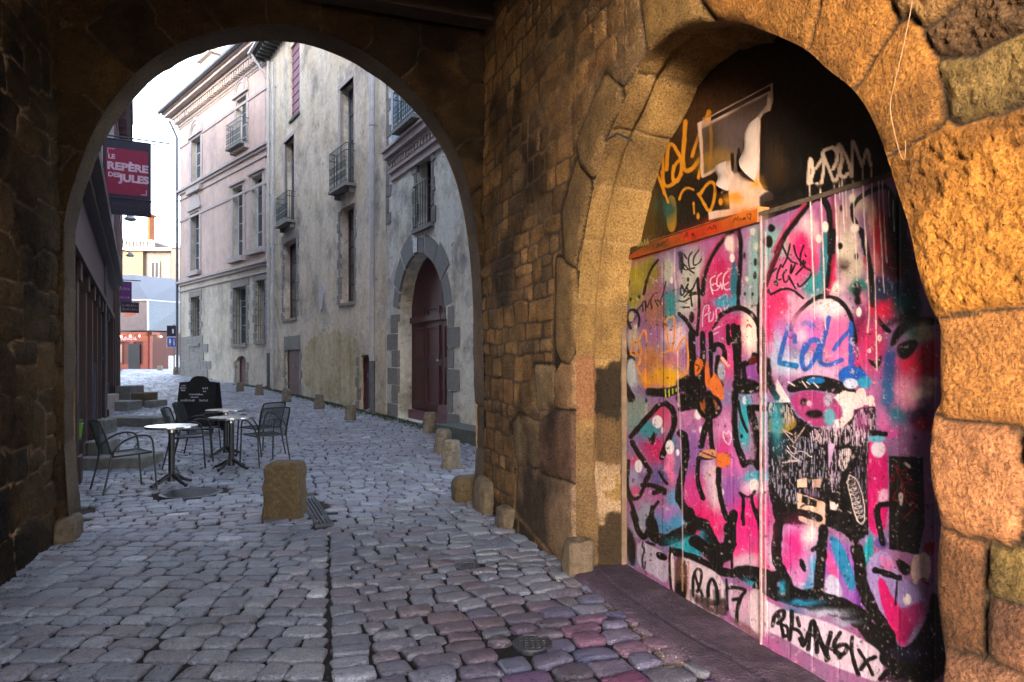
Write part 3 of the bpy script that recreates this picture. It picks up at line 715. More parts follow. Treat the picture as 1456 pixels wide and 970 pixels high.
# ---- upper boards
CV[:] = lin((16, 11, 8))
spray(1000, 170, 60, 45, (92, 60, 26), .9); spray(960, 215, 35, 40, (70, 45, 18), .8); spray(1045, 130, 40, 25, (74, 44, 20), .7)
spray(1105, 235, 14, 30, (80, 60, 30), .7); spray(915, 330, 22, 40, (100, 84, 26), .9); fill(RB, '200,120 290,60 300,500 130,620 120,600', (98, 80, 28), 6, .8)
fill(RB, '365,205 440,205 445,480 365,490', (165, 135, 45), 1.5); spray(950, 297, 8, 13, (50, 110, 105), .9); spray(938, 290, 6, 9, (50, 110, 105), .7)
fill(RB, '290,180 330,180 350,500 300,520', (60, 55, 25), 3, .8)
YL = (214, 158, 40)
stroke(RA, '365,870 375,690 410,665 450,740 480,790', 26, YL); stroke(RA, '510,500 500,680 490,800 500,885 560,870 620,790', 30, YL); stroke(RA, '470,790 430,830 410,900 420,960 450,965 480,880 480,800', 24, YL)
stroke(RA, '690,420 660,500 600,640 560,770', 26, YL); stroke(RA, '335,760 340,900 338,990', 20, YL); stroke(RA, '285,880 330,990 350,1060', 20, YL)
stroke(RB, '330,20 345,150 430,110 480,40', 24, YL); stroke(RB, '285,30 330,120 378,260', 18, YL); stroke(RB, '420,-20 410,60 420,100', 22, YL)
stroke(RB, '463,235 480,180 520,140 570,160', 16, YL); stroke(RB, '610,195 650,260 695,345 735,230 740,120 700,95 650,150 620,200', 20, YL)
dot(RB, 607, 365, 12, 25, YL); stroke(RB, '573,260 577,345', 10, YL); dot(RB, 780, 255, 16, 28, YL); dot(RB, 573, 272, 9, 15, YL); stroke(RB, '610,70 640,-60', 22, YL)
# poster remains
PW = (220, 196, 184)
POSTER = tf(RA, '600,515 1180,205 1183,340 1160,420 1110,440 1085,480 1075,965') + tf(RB, '1085,110 1110,160 1180,185 1186,240 1120,255 1080,300 690,395 685,330 850,310 840,165 780,190 800,120 780,0 640,75') 
fill(R1, POSTER, PW, .8, sm=0)
fill(RA, '600,515 1180,205 1183,225 615,535', PW, .8, sm=0); fill(RA, '705,465 1160,225 1165,262 705,498', K, .8, sm=0)
fill(RA, '632,560 705,520 1140,290 1135,370 1000,545 960,790 985,870 880,900 860,795 790,830 650,905', (112, 98, 98), 3, sm=0)
spray(1010, 200, 14, 22, (95, 80, 62), .8); spray(1060, 155, 22, 12, (92, 76, 62), .6); spray(1005, 230, 14, 12, (150, 120, 50), .8); spray(1030, 225, 14, 10, (160, 130, 70), .6)
stroke(RA, '620,520 635,700 640,920', 22, PW); stroke(RA, '628,540 640,700 648,900', 8, (210, 160, 90), a=.5)
stroke(RA, '700,430 690,520 650,480', 18, YL, a=.8); stroke(RA, '700,520 710,640 700,800', 22, (170, 130, 60), a=.6)
for (x, s_) in ((918, 1.0), (868, .72)):
    fill(RA, [(x - 14 * s_, 850), (x - 18 * s_, 770), (x - 12 * s_, 735), (x - 5 * s_, 700 + (1 - s_) * 150), (x + 5 * s_, 700 + (1 - s_) * 150), (x + 16 * s_, 740), (x + 22 * s_, 790), (x + 16 * s_, 885), (x - 4, 885)], (22, 16, 18), .7, sm=1)
fill(RB, '630,75 780,5 790,190 840,170 850,310 690,350 640,300 560,300', (20, 18, 20), 1.0, .0)
spray(1045, 282, 12, 8, (225, 165, 60), .9); spray(1075, 262, 8, 8, (225, 175, 80), .8); spray(1072, 290, 20, 8, (222, 190, 150), .5)
# redo yellow D that runs over the black part
stroke(RB, '610,195 650,260 695,345 735,230 740,120 700,95 650,150 620,200', 20, YL)
# white painted name on the dark board
WN = (245, 228, 215)
for p in ('375,440 378,330 388,235 405,270 405,340 420,330 380,440 400,430', '405,345 440,310 480,250', '440,440 455,470 480,420 490,330 500,240 475,220 500,175 560,160 600,200', '490,220 530,320 575,440', '575,440 620,330 640,250', '600,190 605,120 640,180 680,260 700,350', '610,170 640,240 600,350 640,395 680,360', '705,385 712,260 708,95 740,170 785,300', '785,300 815,200 830,170 850,300', '560,160 590,170 600,260 560,330'):
    stroke(RF, p, 24, WN, .7)
# ---- lower boards: ground colours
def band(poly, col, soft=3, a=1): fill(R1, poly, col, soft, a)
low = [(872, 385), (905, 366), (1085, 314), (1250, 255), (1345, 215), (1345, 1000), (872, 1000)]
fill(R1, low, (160, 120, 165), 1, sm=0)
w_ = win(872, 230, 1350, 1000); sl, X, Y = w_
nz = fbm(X * .03, Y * .03, 4, 33); mask = in_poly(X.ravel(), Y.ravel(), low).reshape(X.shape)
mixin(sl, mask * np.clip((nz - .5) * 5, 0, 1) * .4, (190, 80, 150)); mixin(sl, mask * np.clip((.45 - nz) * 5, 0, 1) * .5, (110, 140, 180))
for a in [ # x, y, rx, ry, colour, alpha
    (905, 395, 14, 22, (175, 165, 55), .9), (925, 385, 14, 26, (150, 140, 60), .8), (900, 425, 14, 14, (165, 158, 70), .8), (930, 440, 16, 25, (165, 120, 105), .8), (950, 385, 8, 20, (185, 185, 175), .9),
    (952, 435, 7, 22, (60, 150, 150), .9), (985, 400, 18, 45, (185, 185, 180), .9), (975, 430, 12, 18, (195, 195, 190), .8), (1025, 400, 20, 40, (195, 50, 115), .95), (1042, 350, 8, 12, (220, 200, 195), .9),
    (1010, 450, 15, 25, (195, 60, 125), .9), (1045, 415, 6, 25, (50, 150, 165), .95), (1030, 430, 14, 8, (60, 160, 185), .8), (1080, 380, 18, 60, (150, 185, 185), .95), (1068, 420, 10, 20, (140, 160, 165), .8),
    (960, 480, 14, 18, (220, 195, 205), .9), (955, 520, 14, 18, (205, 130, 150), .7), (925, 510, 20, 20, (195, 140, 95), .8), (950, 535, 22, 14, (225, 180, 40), .95), (925, 540, 18, 10, (215, 160, 60), .8), (900, 480, 8, 16, (190, 180, 160), .8), (898, 530, 8, 20, (185, 190, 195), .95),
    (1050, 470, 26, 24, (190, 40, 120), .85), (1040, 510, 14, 25, (200, 90, 150), .9), (1068, 470, 12, 32, (230, 215, 210), .95), (1072, 530, 16, 22, (150, 90, 165), .9), (1095, 470, 12, 60, (215, 80, 145), .9), (1095, 500, 9, 20, (220, 60, 140), .7),
    (905, 580, 20, 16, (150, 165, 160), .9), (900, 600, 14, 14, (140, 165, 160), .8), (940, 590, 14, 12, (200, 70, 120), .9), (925, 610, 18, 12, (70, 155, 170), .95), (935, 640, 20, 16, (195, 45, 120), .95), (950, 600, 10, 18, (205, 110, 150), .7),
    (900, 680, 12, 26, (165, 160, 195), .95), (905, 655, 10, 8, (195, 90, 140), .8), (905, 700, 10, 8, (205, 90, 140), .7), (935, 680, 18, 16, (115, 105, 160), .8), (955, 640, 8, 24, (80, 150, 180), .9), (953, 660, 6, 24, (225, 130, 175), .9), (960, 710, 12, 16, (100, 165, 200), .9),
    (985, 600, 22, 24, (190, 130, 175), .9), (985, 650, 16, 40, (150, 110, 175), .9), (990, 700, 22, 26, (200, 70, 150), .85), (1005, 745, 26, 28, (215, 40, 130), .95), (1010, 680, 10, 30, (205, 180, 205), .9), (1020, 700, 8, 24, (225, 205, 215), .9),
    (1030, 610, 12, 22, (205, 150, 195), .9), (1030, 640, 12, 20, (205, 70, 150), .8), (1060, 600, 10, 40, (50, 165, 180), .95), (1075, 620, 8, 34, (200, 165, 195), .8), (1085, 600, 6, 40, (80, 180, 195), .9), (1070, 680, 22, 8, (60, 175, 200), .95), (1070, 695, 20, 10, (215, 190, 210), .8), (1045, 660, 16, 20, (200, 120, 180), .8),
    (1040, 700, 16, 30, (150, 90, 170), .7), (1068, 740, 26, 30, (215, 40, 145), .95), (1050, 780, 16, 20, (220, 60, 150), .9), (1080, 800, 14, 24, (225, 40, 130), .9), (1060, 800, 20, 12, (205, 175, 200), .9), (1100, 780, 10, 30, (200, 190, 215), .9),
    (905, 745, 10, 16, (165, 165, 185), .8), (918, 735, 10, 22, (160, 165, 185), .9), (945, 745, 14, 18, (80, 150, 190), .8), (950, 730, 10, 12, (175, 130, 195), .8), (965, 745, 12, 14, (90, 160, 200), .9), (975, 780, 18, 8, (45, 165, 180), .95), (985, 765, 8, 8, (40, 150, 170), .8),
    (1115, 350, 16, 14, (150, 190, 185), .9), (1100, 345, 16, 18, (140, 180, 180), .9), (1128, 345, 12, 16, (205, 120, 150), .8), (1150, 330, 14, 22, (225, 195, 205), .95), (1140, 350, 12, 18, (205, 30, 125), .9), (1160, 350, 10, 14, (215, 130, 170), .8), (1176, 350, 4, 30, (60, 140, 165), .95),
    (1120, 390, 22, 24, (215, 110, 155), .9), (1150, 375, 14, 18, (210, 60, 130), .8), (1155, 410, 12, 20, (55, 155, 160), .95), (1170, 390, 6, 30, (50, 145, 160), .9), (1135, 435, 22, 16, (220, 170, 195), .9), (1105, 430, 14, 24, (215, 70, 130), .9), (1185, 400, 4, 35, (200, 50, 110), .8),
    (1205, 350, 14, 50, (215, 205, 195), .97), (1200, 310, 12, 20, (190, 165, 170), .9), (1215, 380, 14, 20, (200, 190, 180), .9), (1190, 410, 10, 8, (215, 205, 205), .9), (1180, 300, 6, 14, (165, 100, 130), .8), (1225, 290, 16, 12, (215, 200, 190), .8),
    (1250, 330, 12, 40, (195, 35, 60), .97), (1240, 310, 5, 20, (215, 170, 160), .9), (1265, 345, 12, 30, (165, 15, 45), .9), (1247, 375, 6, 16, (225, 140, 150), .8), (1280, 330, 10, 50, (20, 6, 12), .9), (1275, 380, 20, 18, (70, 10, 30), .9), (1232, 370, 6, 12, (190, 50, 100), .8),
    (1222, 410, 12, 14, (30, 130, 125), .95), (1265, 415, 24, 14, (40, 70, 110), .95), (1275, 430, 22, 16, (20, 95, 105), .95), (1250, 400, 10, 6, (50, 60, 110), .9), (1260, 440, 12, 14, (215, 30, 90), .97), (1242, 440, 8, 10, (210, 40, 90), .8), (1295, 440, 12, 30, (15, 10, 20), .9),
    (1180, 440, 24, 18, (228, 215, 225), .97), (1150, 470, 24, 22, (190, 110, 185), .9), (1190, 480, 20, 26, (225, 120, 175), .95), (1140, 480, 10, 16, (200, 160, 210), .8), (1110, 480, 14, 20, (190, 100, 180), .8), (1105, 500, 14, 26, (180, 185, 215), .9), (1130, 520, 30, 14, (185, 195, 220), .9), (1165, 530, 30, 12, (205, 175, 210), .9),
    (1195, 510, 18, 12, (225, 130, 185), .9), (1215, 500, 6, 30, (140, 60, 160), .8), (1092, 450, 7, 40, (215, 60, 130), .8), (1225, 470, 12, 30, (130, 30, 90), .85), (1240, 510, 16, 18, (190, 80, 140), .9), (1235, 480, 12, 20, (205, 60, 130), .7), (1225, 425, 8, 10, (205, 140, 170), .8), (1250, 490, 10, 30, (190, 60, 120), .8),
    (1265, 520, 12, 24, (50, 90, 150), .95), (1262, 560, 8, 24, (55, 110, 160), .95), (1275, 590, 12, 10, (50, 130, 160), .95), (1300, 475, 14, 16, (130, 155, 155), .95), (1315, 470, 10, 14, (205, 200, 185), .9), (1300, 520, 20, 22, (215, 40, 95), .97), (1320, 510, 14, 24, (205, 40, 80), .95), (1290, 560, 14, 22, (225, 160, 190), .95),
    (1310, 560, 14, 8, (228, 205, 200), .97), (1320, 545, 10, 8, (225, 190, 180), .9), (1305, 590, 16, 12, (70, 25, 80), .9), (1315, 605, 16, 10, (170, 25, 80), .8), (1255, 600, 8, 16, (205, 120, 180), .9), (1265, 615, 14, 6, (190, 90, 160), .9)]:
    spray(*a, hard=1.5)
fill(RG, '620,-20 690,-20 760,330 745,480 700,330', (20, 8, 14), 2, .0)
# ---- outlines, left board
def BK_(r, p, w, **k): stroke(r, p, w * 1.5, K, **k)
PP = (90, 30, 60)
BK_(RB, '640,960 650,820 720,640 830,500 900,470', 24, soft=2); BK_(RB, '915,470 935,560 930,720 920,900 918,960', 24, soft=2); BK_(RB, '215,850 250,760 300,700', 12); BK_(RB, '190,960 215,850', 14)
stroke(RB, '600,960 640,780 720,600 800,510', 22, (190, 90, 130), soft=3, a=.8); stroke(RB, '895,480 900,600 890,740', 30, (150, 70, 120), soft=4, a=.7)
dot(RB, 840, 570, 28, 60, (222, 200, 200), 4); dot(RB, 869, 685, 20, 34, W_); dot(RB, 402, 855, 14, 28, W_)
fill(RB, '865,700 910,730 905,970 850,970', (60, 120, 140), 2)
BK_(RB, '470,650 480,760', 26, soft=3, a=.8); 
for (x, y, rx, ry) in [(1045, 715, 13, 32), (1165, 455, 22, 32), (1042, 818, 14, 30), (962, 665, 10, 26), (530, 850, 10, 18), (605, 850, 10, 22), (1130, 880, 14, 18), (1150, 940, 16, 20), (1150, 560, 30, 50)]: dot(RB, x, y, rx, ry, K, 2)
for (x, y, rx, ry) in [(1055, 595, 22, 30), (980, 845, 14, 22), (1025, 480, 18, 30)]: dot(RB, x, y, rx, ry, (205, 210, 200), 2.5)
for p in ('520,690 490,640 480,700 500,780 540,770', '560,640 530,680 540,770 580,760', '615,620 570,680 570,750 620,720 632,690', '480,800 490,720 530,770 575,800', '470,960 480,880 500,960 520,900 545,970 600,840', '640,940 560,950'): BK_(RB, p, 8, soft=.6)
for p in ('740,820 700,840 700,900 745,880', '790,800 750,830 750,910 790,890', '835,785 800,820 800,900 840,870', '700,900 720,960', '790,890 790,925'): stroke(RB, p, 7, (235, 215, 220), .6)
for p in ('700,10 715,80 770,60 780,10', '800,20 810,70 850,60', '640,345 645,200 690,170 690,240 650,270', '690,310 690,240 730,230 720,300 690,310', '750,290 740,210 780,200 790,270', '800,150 810,230 840,180', '770,130 830,90 830,160', '730,370 775,345', '720,410 760,390'): stroke(RC, p, 9, (205, 200, 225), .6, a=.85)
fill(RC, '770,110 840,90 845,190 790,200', (60, 150, 175), 2, .6)
# C region
for p in ('185,230 180,160 200,150 205,225', '205,150 215,220 240,120 250,210', '255,200 240,160 260,100 290,90', '300,190 270,140 310,150 320,180', '320,150 350,60 360,0', '120,240 160,200 175,180'): BK_(RC, p, 6, soft=.6)
for p in ('470,60 480,130 530,20', '500,120 560,60', '540,110 620,90 640,60', '480,200 540,200', '480,30 510,90 545,60 560,190', '460,150 500,160 540,130'): BK_(RC, p, 9)
dot(RC, 558, 275, 20, 45, K, 2); BK_(RC, '90,360 60,300 80,220 130,220 160,280 150,340', 14); BK_(RC, '70,330 110,300 150,250', 7); dot(RC, 95, 270, 22, 40, (190, 185, 160), 2); dot(RC, 130, 345, 12, 25, (205, 205, 200))
BK_(RC, '50,360 45,480 70,560 110,600', 20); BK_(RC, '110,560 60,600 50,700 70,820 110,890', 20); BK_(RC, '60,820 90,910', 26); dot(RC, 95, 700, 38, 110, (190, 198, 205), 3)
BK_(RC, '50,560 40,360 50,100 80,0', 10)
BK_(RC, '460,250 520,300 560,380 600,410', 22); BK_(RC, '605,0 620,200 600,400', 16); BK_(RC, '560,400 560,560 570,740', 38, soft=1.2); BK_(RC, '640,400 645,560 640,800', 30); BK_(RC, '705,400 705,560 705,800 730,800', 22)
BK_(RC, '730,530 730,490 780,480 810,520 810,600', 26); BK_(RC, '760,580 745,650 755,740 790,800', 22); BK_(RC, '880,340 890,480 900,600 905,740', 30); BK_(RC, '915,350 925,480 925,600 915,740', 24); BK_(RC, '835,340 840,480', 20); BK_(RC, '840,440 880,460', 26)
BK_(RC, '780,260 850,215 940,200 1020,250 1080,340 1105,480 1110,760 1120,840', 26, soft=1.2); BK_(RC, '720,360 780,270', 14); BK_(RC, '915,0 915,190', 18); BK_(RC, '1075,180 1075,400 1078,700', 24); BK_(RC, '1085,80 1075,250', 16)
BK_(RC, '955,640 960,720 970,850', 24); BK_(RC, '950,640 1050,600 1040,570', 34, soft=2); fill(RC, '1005,570 1060,565 1060,640 990,640', (110, 20, 20), 2, .8); stroke(RC, '980,350 990,325 1015,350', 12, (190, 70, 30))
fill(RC, '860,760 940,740 1060,760 1110,830 1050,860 960,870 880,850', K, 1.5); BK_(RC, '240,850 340,860 440,830 520,800 600,770', 46, soft=2); BK_(RC, '480,790 560,760 620,740 640,900 540,960 480,900', 60, soft=2); fill(RC, '480,780 640,740 650,960 540,970 520,900', K, 3)
dot(RC, 785, 690, 30, 70, (165, 170, 185), 2); stroke(RC, '790,590 840,650', 22, (230, 190, 170))
for (x, y) in ((90, 140), (155, 120), (965, 95), (1025, 100), (210, 915)): dot(RC, x, y, 10, 16, K, 1.5)
OGC = (228, 160, 72)
for p in ('90,560 125,410 190,570 90,560', '160,440 200,350 215,460', '120,530 170,600 150,640', '130,640 175,740 210,640 190,840 240,760', '340,280 370,400 375,510 420,520 430,260 390,280', '380,270 340,350', '440,550 470,460 520,420 540,700 460,740', '330,550 430,520'): stroke(RC, p, 14, OGC, .7)
for p in ('355,830 360,890', '385,830 385,880', '412,825 412,860', '440,820 440,840'): stroke(RC, p, 9, (190, 200, 60), .6)
fill(RC, '580,600 640,590 650,660 590,740 580,700', (205, 125, 60), 1.5); fill(RC, '660,600 690,640 700,760 720,720 740,700 800,800 810,920 720,900 690,800 660,820', (215, 130, 65), 2); BK_(RC, '590,640 620,650 600,690', 6)
stroke(RC, '450,540 455,960', 9, (225, 205, 200), .7, a=.8); stroke(RB, '428,600 425,800 435,970', 10, (225, 200, 210), .7, a=.7); stroke(RC, '435,0 445,260', 9, (225, 200, 210), .7, a=.7)
# D region
BK_(RD, '90,330 200,200 300,90 360,75', 28); BK_(RD, '360,75 420,120 430,240 390,330 350,420 330,490', 30); BK_(RD, '100,370 130,430 180,500 240,600', 26); fill(RD, '180,700 190,640 240,585 250,630 215,690', K)
BK_(RD, '60,560 80,490 60,700 90,800 150,810 190,720', 18); BK_(RD, '60,520 60,640 70,740 110,810', 16); BK_(RD, '180,700 260,700 350,740', 26); BK_(RD, '310,600 340,660 370,690', 16)
BK_(RD, '470,300 510,330 510,500 480,640 455,800 480,840 560,960', 40); BK_(RD, '380,400 340,480', 18); fill(RD, '215,320 240,350 270,275 285,350 250,410', K, sm=1)
BK_(RD, '270,760 320,740 350,760', 24); BK_(RD, '255,870 240,960', 22); BK_(RD, '300,830 260,880', 18); BK_(RD, '40,720 100,850 140,970', 20)
for (x, y, rx, ry) in [(295, 215, 40, 50), (335, 278, 12, 26), (150, 555, 30, 50), (390, 410, 34, 55), (450, 450, 14, 26), (627, 275, 12, 28), (1035, 700, 40, 48), (1100, 730, 16, 32), (790, 755, 14, 26), (605, 160, 28, 40)]: dot(RD, x, y, rx, ry, (226, 220, 228), 1.8)
BK_(RD, '470,120 540,95 600,100', 28); BK_(RD, '690,200 655,280 630,400', 34); BK_(RD, '700,220 705,330 715,430', 26); fill(RD, '600,440 730,430 740,510 610,510', K); BK_(RD, '610,500 600,640 615,720 645,800', 24); BK_(RD, '765,580 765,720 790,850 830,960', 28); fill(RD, '755,600 790,700 765,760', K)
fill(RD, '650,20 720,0 790,60 780,170 690,200 610,150', (150, 90, 40), 2, .9); BK_(RD, '640,0 610,60 620,150 690,190 770,150 780,60 700,10', 24, soft=2); BK_(RD, '690,0 690,190', 40, soft=2.5); BK_(RD, '700,60 720,130', 30, soft=2); stroke(RD, '625,70 640,120', 16, (160, 105, 50), 1.5)
fill(RD, '600,450 700,420 760,440 740,500 640,490', (200, 150, 120), 1.2); fill(RD, '740,450 850,455 860,560 750,570', (215, 130, 65), 1); fill(RD, '650,650 740,550 745,580 665,660', (215, 185, 180), 1); BK_(RD, '620,440 740,490', 8)
stroke(RD, '805,290 795,310 815,370 845,395 862,340 860,310 840,280 830,310 815,300 800,290', 8, (230, 205, 225), .6)
BK_(RD, '890,0 885,200 900,380 940,480 960,545', 34, soft=1.2); BK_(RD, '960,540 1010,515 1075,550', 28); BK_(RD, '1075,550 1065,400 1040,260 1010,130', 46, dry=.2); BK_(RD, '1000,105 1120,115', 34); BK_(RD, '915,60 940,200 985,290', 16); dot(RD, 940, 325, 12, 18, K)
dot(RD, 962, 50, 16, 32, (200, 205, 215)); dot(RD, 1075, 50, 12, 24, (170, 165, 180)); BK_(RD, '930,760 960,810 945,960', 18); BK_(RD, '1040,750 1010,800 1060,960', 18); BK_(RD, '930,760 990,800 1040,760', 14); fill(RD, '1000,150 1030,300 1060,500 1000,520 985,400', (150, 120, 150), 3, .6)
BK_(RD, '720,430 870,380 790,440', 8, a=0)
# E region
BK_(RE, '100,0 150,160 200,180 240,0', 26); BK_(RE, '230,60 260,180 340,200 440,150 520,110', 62, soft=1.2); BK_(RE, '500,0 530,60 620,80 680,220 740,330 800,290 810,100', 62, soft=1.2); fill(RE, '280,170 440,170 480,110 540,60 560,120 440,200 360,240 280,240', K)
spray(975, 774, 18, 7, (45, 170, 185), .95); spray(990, 782, 12, 7, (45, 160, 180), .9); spray(995, 762, 5, 5, (60, 140, 170), .9)
BK_(RE, '550,200 640,260 680,300 720,360', 60, soft=2); BK_(RE, '400,280 520,320 640,380 760,430 860,440 900,420 1010,440 1100,480', 42, soft=1.2); BK_(RE, '860,420 960,410 1100,450', 50); BK_(RE, '880,460 1000,510 1120,580', 30); spray(1075, 828, 14, 4, (50, 160, 185), .9); spray(1090, 842, 10, 3, (60, 170, 190), .9)
BK_(RE, '760,250 800,200 830,0', 44); BK_(RE, '820,170 820,440', 14); BK_(RE, '900,0 905,80', 16); BK_(RE, '1000,-20 1020,110', 18)
fill(RE, '130,190 200,220 360,300 360,530 250,450 130,380', (186, 178, 200), 2); fill(RE, '160,200 190,210 200,420 160,400', K, 1.5, .9, dry=.42); fill(RE, '270,270 350,300 350,350 270,330', K); fill(RE, '50,60 130,200 120,400 60,350', (18, 12, 16), 4); BK_(RE, '200,210 260,230', 12)
fill(RE, '360,200 400,300 400,600 360,540', K, 1); fill(RE, '372,280 402,300 402,570 385,540', (212, 200, 205), 1)
fill(RE, '405,300 560,350 780,470 780,780 600,700 500,640 405,620', (205, 190, 205), 2); fill(RE, '405,300 500,340 500,640 405,620', (95, 58, 32), 3, .9); fill(RE, '410,480 490,500 490,650 405,620', (25, 12, 10), 3); fill(RE, '520,600 620,600 700,640 790,600 790,760 700,740 600,700', (60, 28, 22), 5, .85, rough=3)
for x in (430, 470, 520, 560, 600, 640, 690, 730, 770): BK_(RE, f'{x},560 {x + 4},{640 + (x * 7) % 60}', 12, soft=2, a=.6)
stroke(RE, '460,340 462,560', 12, (200, 170, 140), a=.6); stroke(RE, '505,350 500,640', 12, (190, 130, 110), a=.6)
BK_(RE, '540,600 535,480 560,400 600,410 600,480 570,570', 15); BK_(RE, '550,440 580,540 610,600', 13); BK_(RE, '650,600 645,520 680,460 715,560 715,660', 18); BK_(RE, '780,480 785,560 790,700', 12); BK_(RE, '800,540 870,540 925,560 890,600', 20); BK_(RE, '890,600 860,680 855,780', 20); BK_(RE, '830,625 880,620', 20); BK_(RE, '915,790 918,820', 14, a=.8); BK_(RE, '780,480 780,560', 10)
fill(RE, '790,500 860,520 1100,660 1100,850 1010,920 800,770', (214, 196, 210), 3, .55); fill(RE, '800,740 1010,850 1010,930 800,780', (110, 55, 60), 5, .7)
BK_(RE, '800,540 870,540 925,560 890,600', 20); BK_(RE, '890,600 860,680 855,780', 20); BK_(RE, '830,625 880,620', 20); BK_(RE, '1015,820 1090,852', 7)
# ---- right board
# F region
fill(RF, '20,640 400,500 560,440 900,380 900,430 700,480 560,520 380,560 20,700', (58, 46, 26), 2.5, 1); fill(RF, '0,640 0,480 560,440 900,330 960,330 960,420 900,425 560,470 20,650', (14, 10, 10), 3, .9)
BK_(RF, '130,960 170,870 260,740 380,590', 30, soft=1.5); stroke(RF, '100,960 150,850 240,720 350,590', 26, (200, 80, 120), 2, a=.7); BK_(RF, '480,550 530,620 545,760 540,970', 34, soft=1.2); BK_(RF, '340,560 400,540 480,560', 26)
BK_(RF, '740,740 705,680 715,590 800,520 900,470 960,460', 24); BK_(RF, '770,790 800,880 815,970', 28, soft=1.5); stroke(RF, '560,540 575,700 570,960', 26, (140, 50, 90), 2, a=.7)
for (x, y, rx, ry) in [(503, 770, 26, 44), (450, 855, 22, 32), (712, 548, 26, 34), (730, 780, 34, 34)]: dot(RF, x, y, rx, ry, (228, 218, 215), 1.8)
for (x, y, rx, ry) in [(625, 625, 11, 26), (617, 915, 20, 24), (95, 780, 26, 26), (50, 880, 26, 30)]: dot(RF, x, y, rx, ry, K, 2)
fill(RF, '990,480 1120,700 1130,970 1000,970 980,700', K, 5, .95); fill(RF, '960,400 1100,640 1000,640', K, 3)
# white drips
for (x, y0_, y1_) in [(383, 440, 1230), (470, 470, 1380), (575, 450, 970), (607, 400, 540), (632, 400, 800), (657, 395, 690), (712, 390, 1220), (788, 300, 1420), (853, 300, 1150), (905, 280, 970), (940, 400, 970), (992, 500, 690), (1022, 560, 800)]:
    pass
dr = [('383,440 395,700 405,970', 8), ('468,480 480,760 488,970', 8), ('575,450 590,760 597,970', 7), ('607,400 615,560', 6), ('630,400 650,800', 6), ('657,400 668,690', 6), ('710,395 730,760 737,970', 7), ('787,310 800,660 818,970', 9), ('853,300 868,660 878,970', 7), ('907,280 918,660 937,970', 7), ('940,410 955,700 968,970', 7), ('990,490 995,690', 5), ('1022,560 1032,800', 5)]
# G region
BK_(RG, '40,350 75,250 130,110 180,0', 20, soft=1.5); stroke(RG, '20,420 60,260 150,60', 30, (140, 30, 70), 3, a=.6); BK_(RG, '480,0 478,150 455,300 440,400', 30, soft=1.5); stroke(RG, '490,160 480,330 450,400', 30, (205, 50, 110), 2, a=.6)
fill(RG, '410,0 450,0 440,180 380,400 330,410 340,330 400,260', (60, 140, 155), 3, .85)
BK_(RG, '205,640 230,560 300,480 380,425 440,420 520,440 580,510 615,600 630,720', 20, soft=1.2); BK_(RG, '680,0 710,150 740,320 745,480', 26, soft=1.2); BK_(RG, '770,560 810,620 850,650', 20)
dot(RG, 528, 92, 18, 24, K, 2); dot(RG, 636, 160, 14, 24, K, 2); spray(1200, 378, 7, 9, (75, 50, 40), .8); dot(RG, 645, 450, 22, 34, K, 3); dot(RG, 640, 380, 30, 50, (15, 35, 35), 4)
dot(RG, 652, 525, 18, 32, W_); dot(RG, 787, 695, 16, 24, W_); dot(RG, 390, 45, 20, 28, W_); dot(RG, 275, 680, 30, 36, (225, 190, 220), 3); dot(RG, 720, 780, 12, 16, W_)
for p in ('150,90 195,190 250,210', '200,80 180,180 150,230', '290,90 265,150 270,220', '225,90 240,160 285,215', '300,150 305,160', '140,215 110,290 120,360 90,330 140,310', '110,240 75,270', '175,250 150,280 165,340 190,310', '210,215 200,290 240,200', '190,290 235,370', '240,280 310,200 280,180 300,240 340,250 340,290 260,370 250,340'): BK_(RG, p, 9, soft=.6)
BK_(RG, '75,410 160,368 220,380 285,435', 12)
BLU = (28, 105, 190)
for p in ('280,600 310,590 350,620', '300,780 340,700 400,720 370,820 320,900 285,900 275,820 300,740', '455,565 430,680 400,780 390,860 450,880 540,840', '600,600 600,720 600,860', '600,640 540,700 490,770', '190,620 160,720 130,840', '230,680 230,720', '530,930 560,900 610,890 660,910 690,950'): stroke(RG, p, 32, BLU, 2, a=.93)
stroke(RG, '130,860 240,880', 34, (25, 130, 190), 1.5); stroke(RG, '225,600 210,680 225,700', 18, VI, 2, a=.7)
BK_(RG, '0,600 30,700 35,900 60,970', 20); fill(RG, '640,700 650,860 700,940 640,900', K, 2, .8); fill(RG, '700,820 760,860 810,790 790,900 740,890', (30, 5, 20), 2); stroke(RG, '645,870 700,760 760,640 770,500', 30, (200, 60, 120), 3, a=.7)
fill(RG, '900,100 1000,0 1060,480 1060,560 900,600 800,640 860,560 980,540 950,300', K, 8, .8); fill(RG, '830,300 960,200 990,260 900,330', (90, 12, 40), 4, .8); spray(1265, 380, 12, 8, (120, 15, 45), .6)
spray(1262, 418, 16, 8, (40, 75, 120), .9); spray(1282, 432, 18, 10, (20, 100, 110), .9); spray(1256, 440, 10, 10, (215, 30, 95), .9)
fill(RG, '900,600 1100,540 1200,600 1130,610 960,640 880,760 850,740', K, 3); spray(1300, 472, 9, 9, (110, 140, 145), .9); spray(1314, 470, 8, 9, (205, 200, 180), .9); fill(RG, '900,740 1000,700 1050,720 1020,790 950,850 900,800', K, 3)
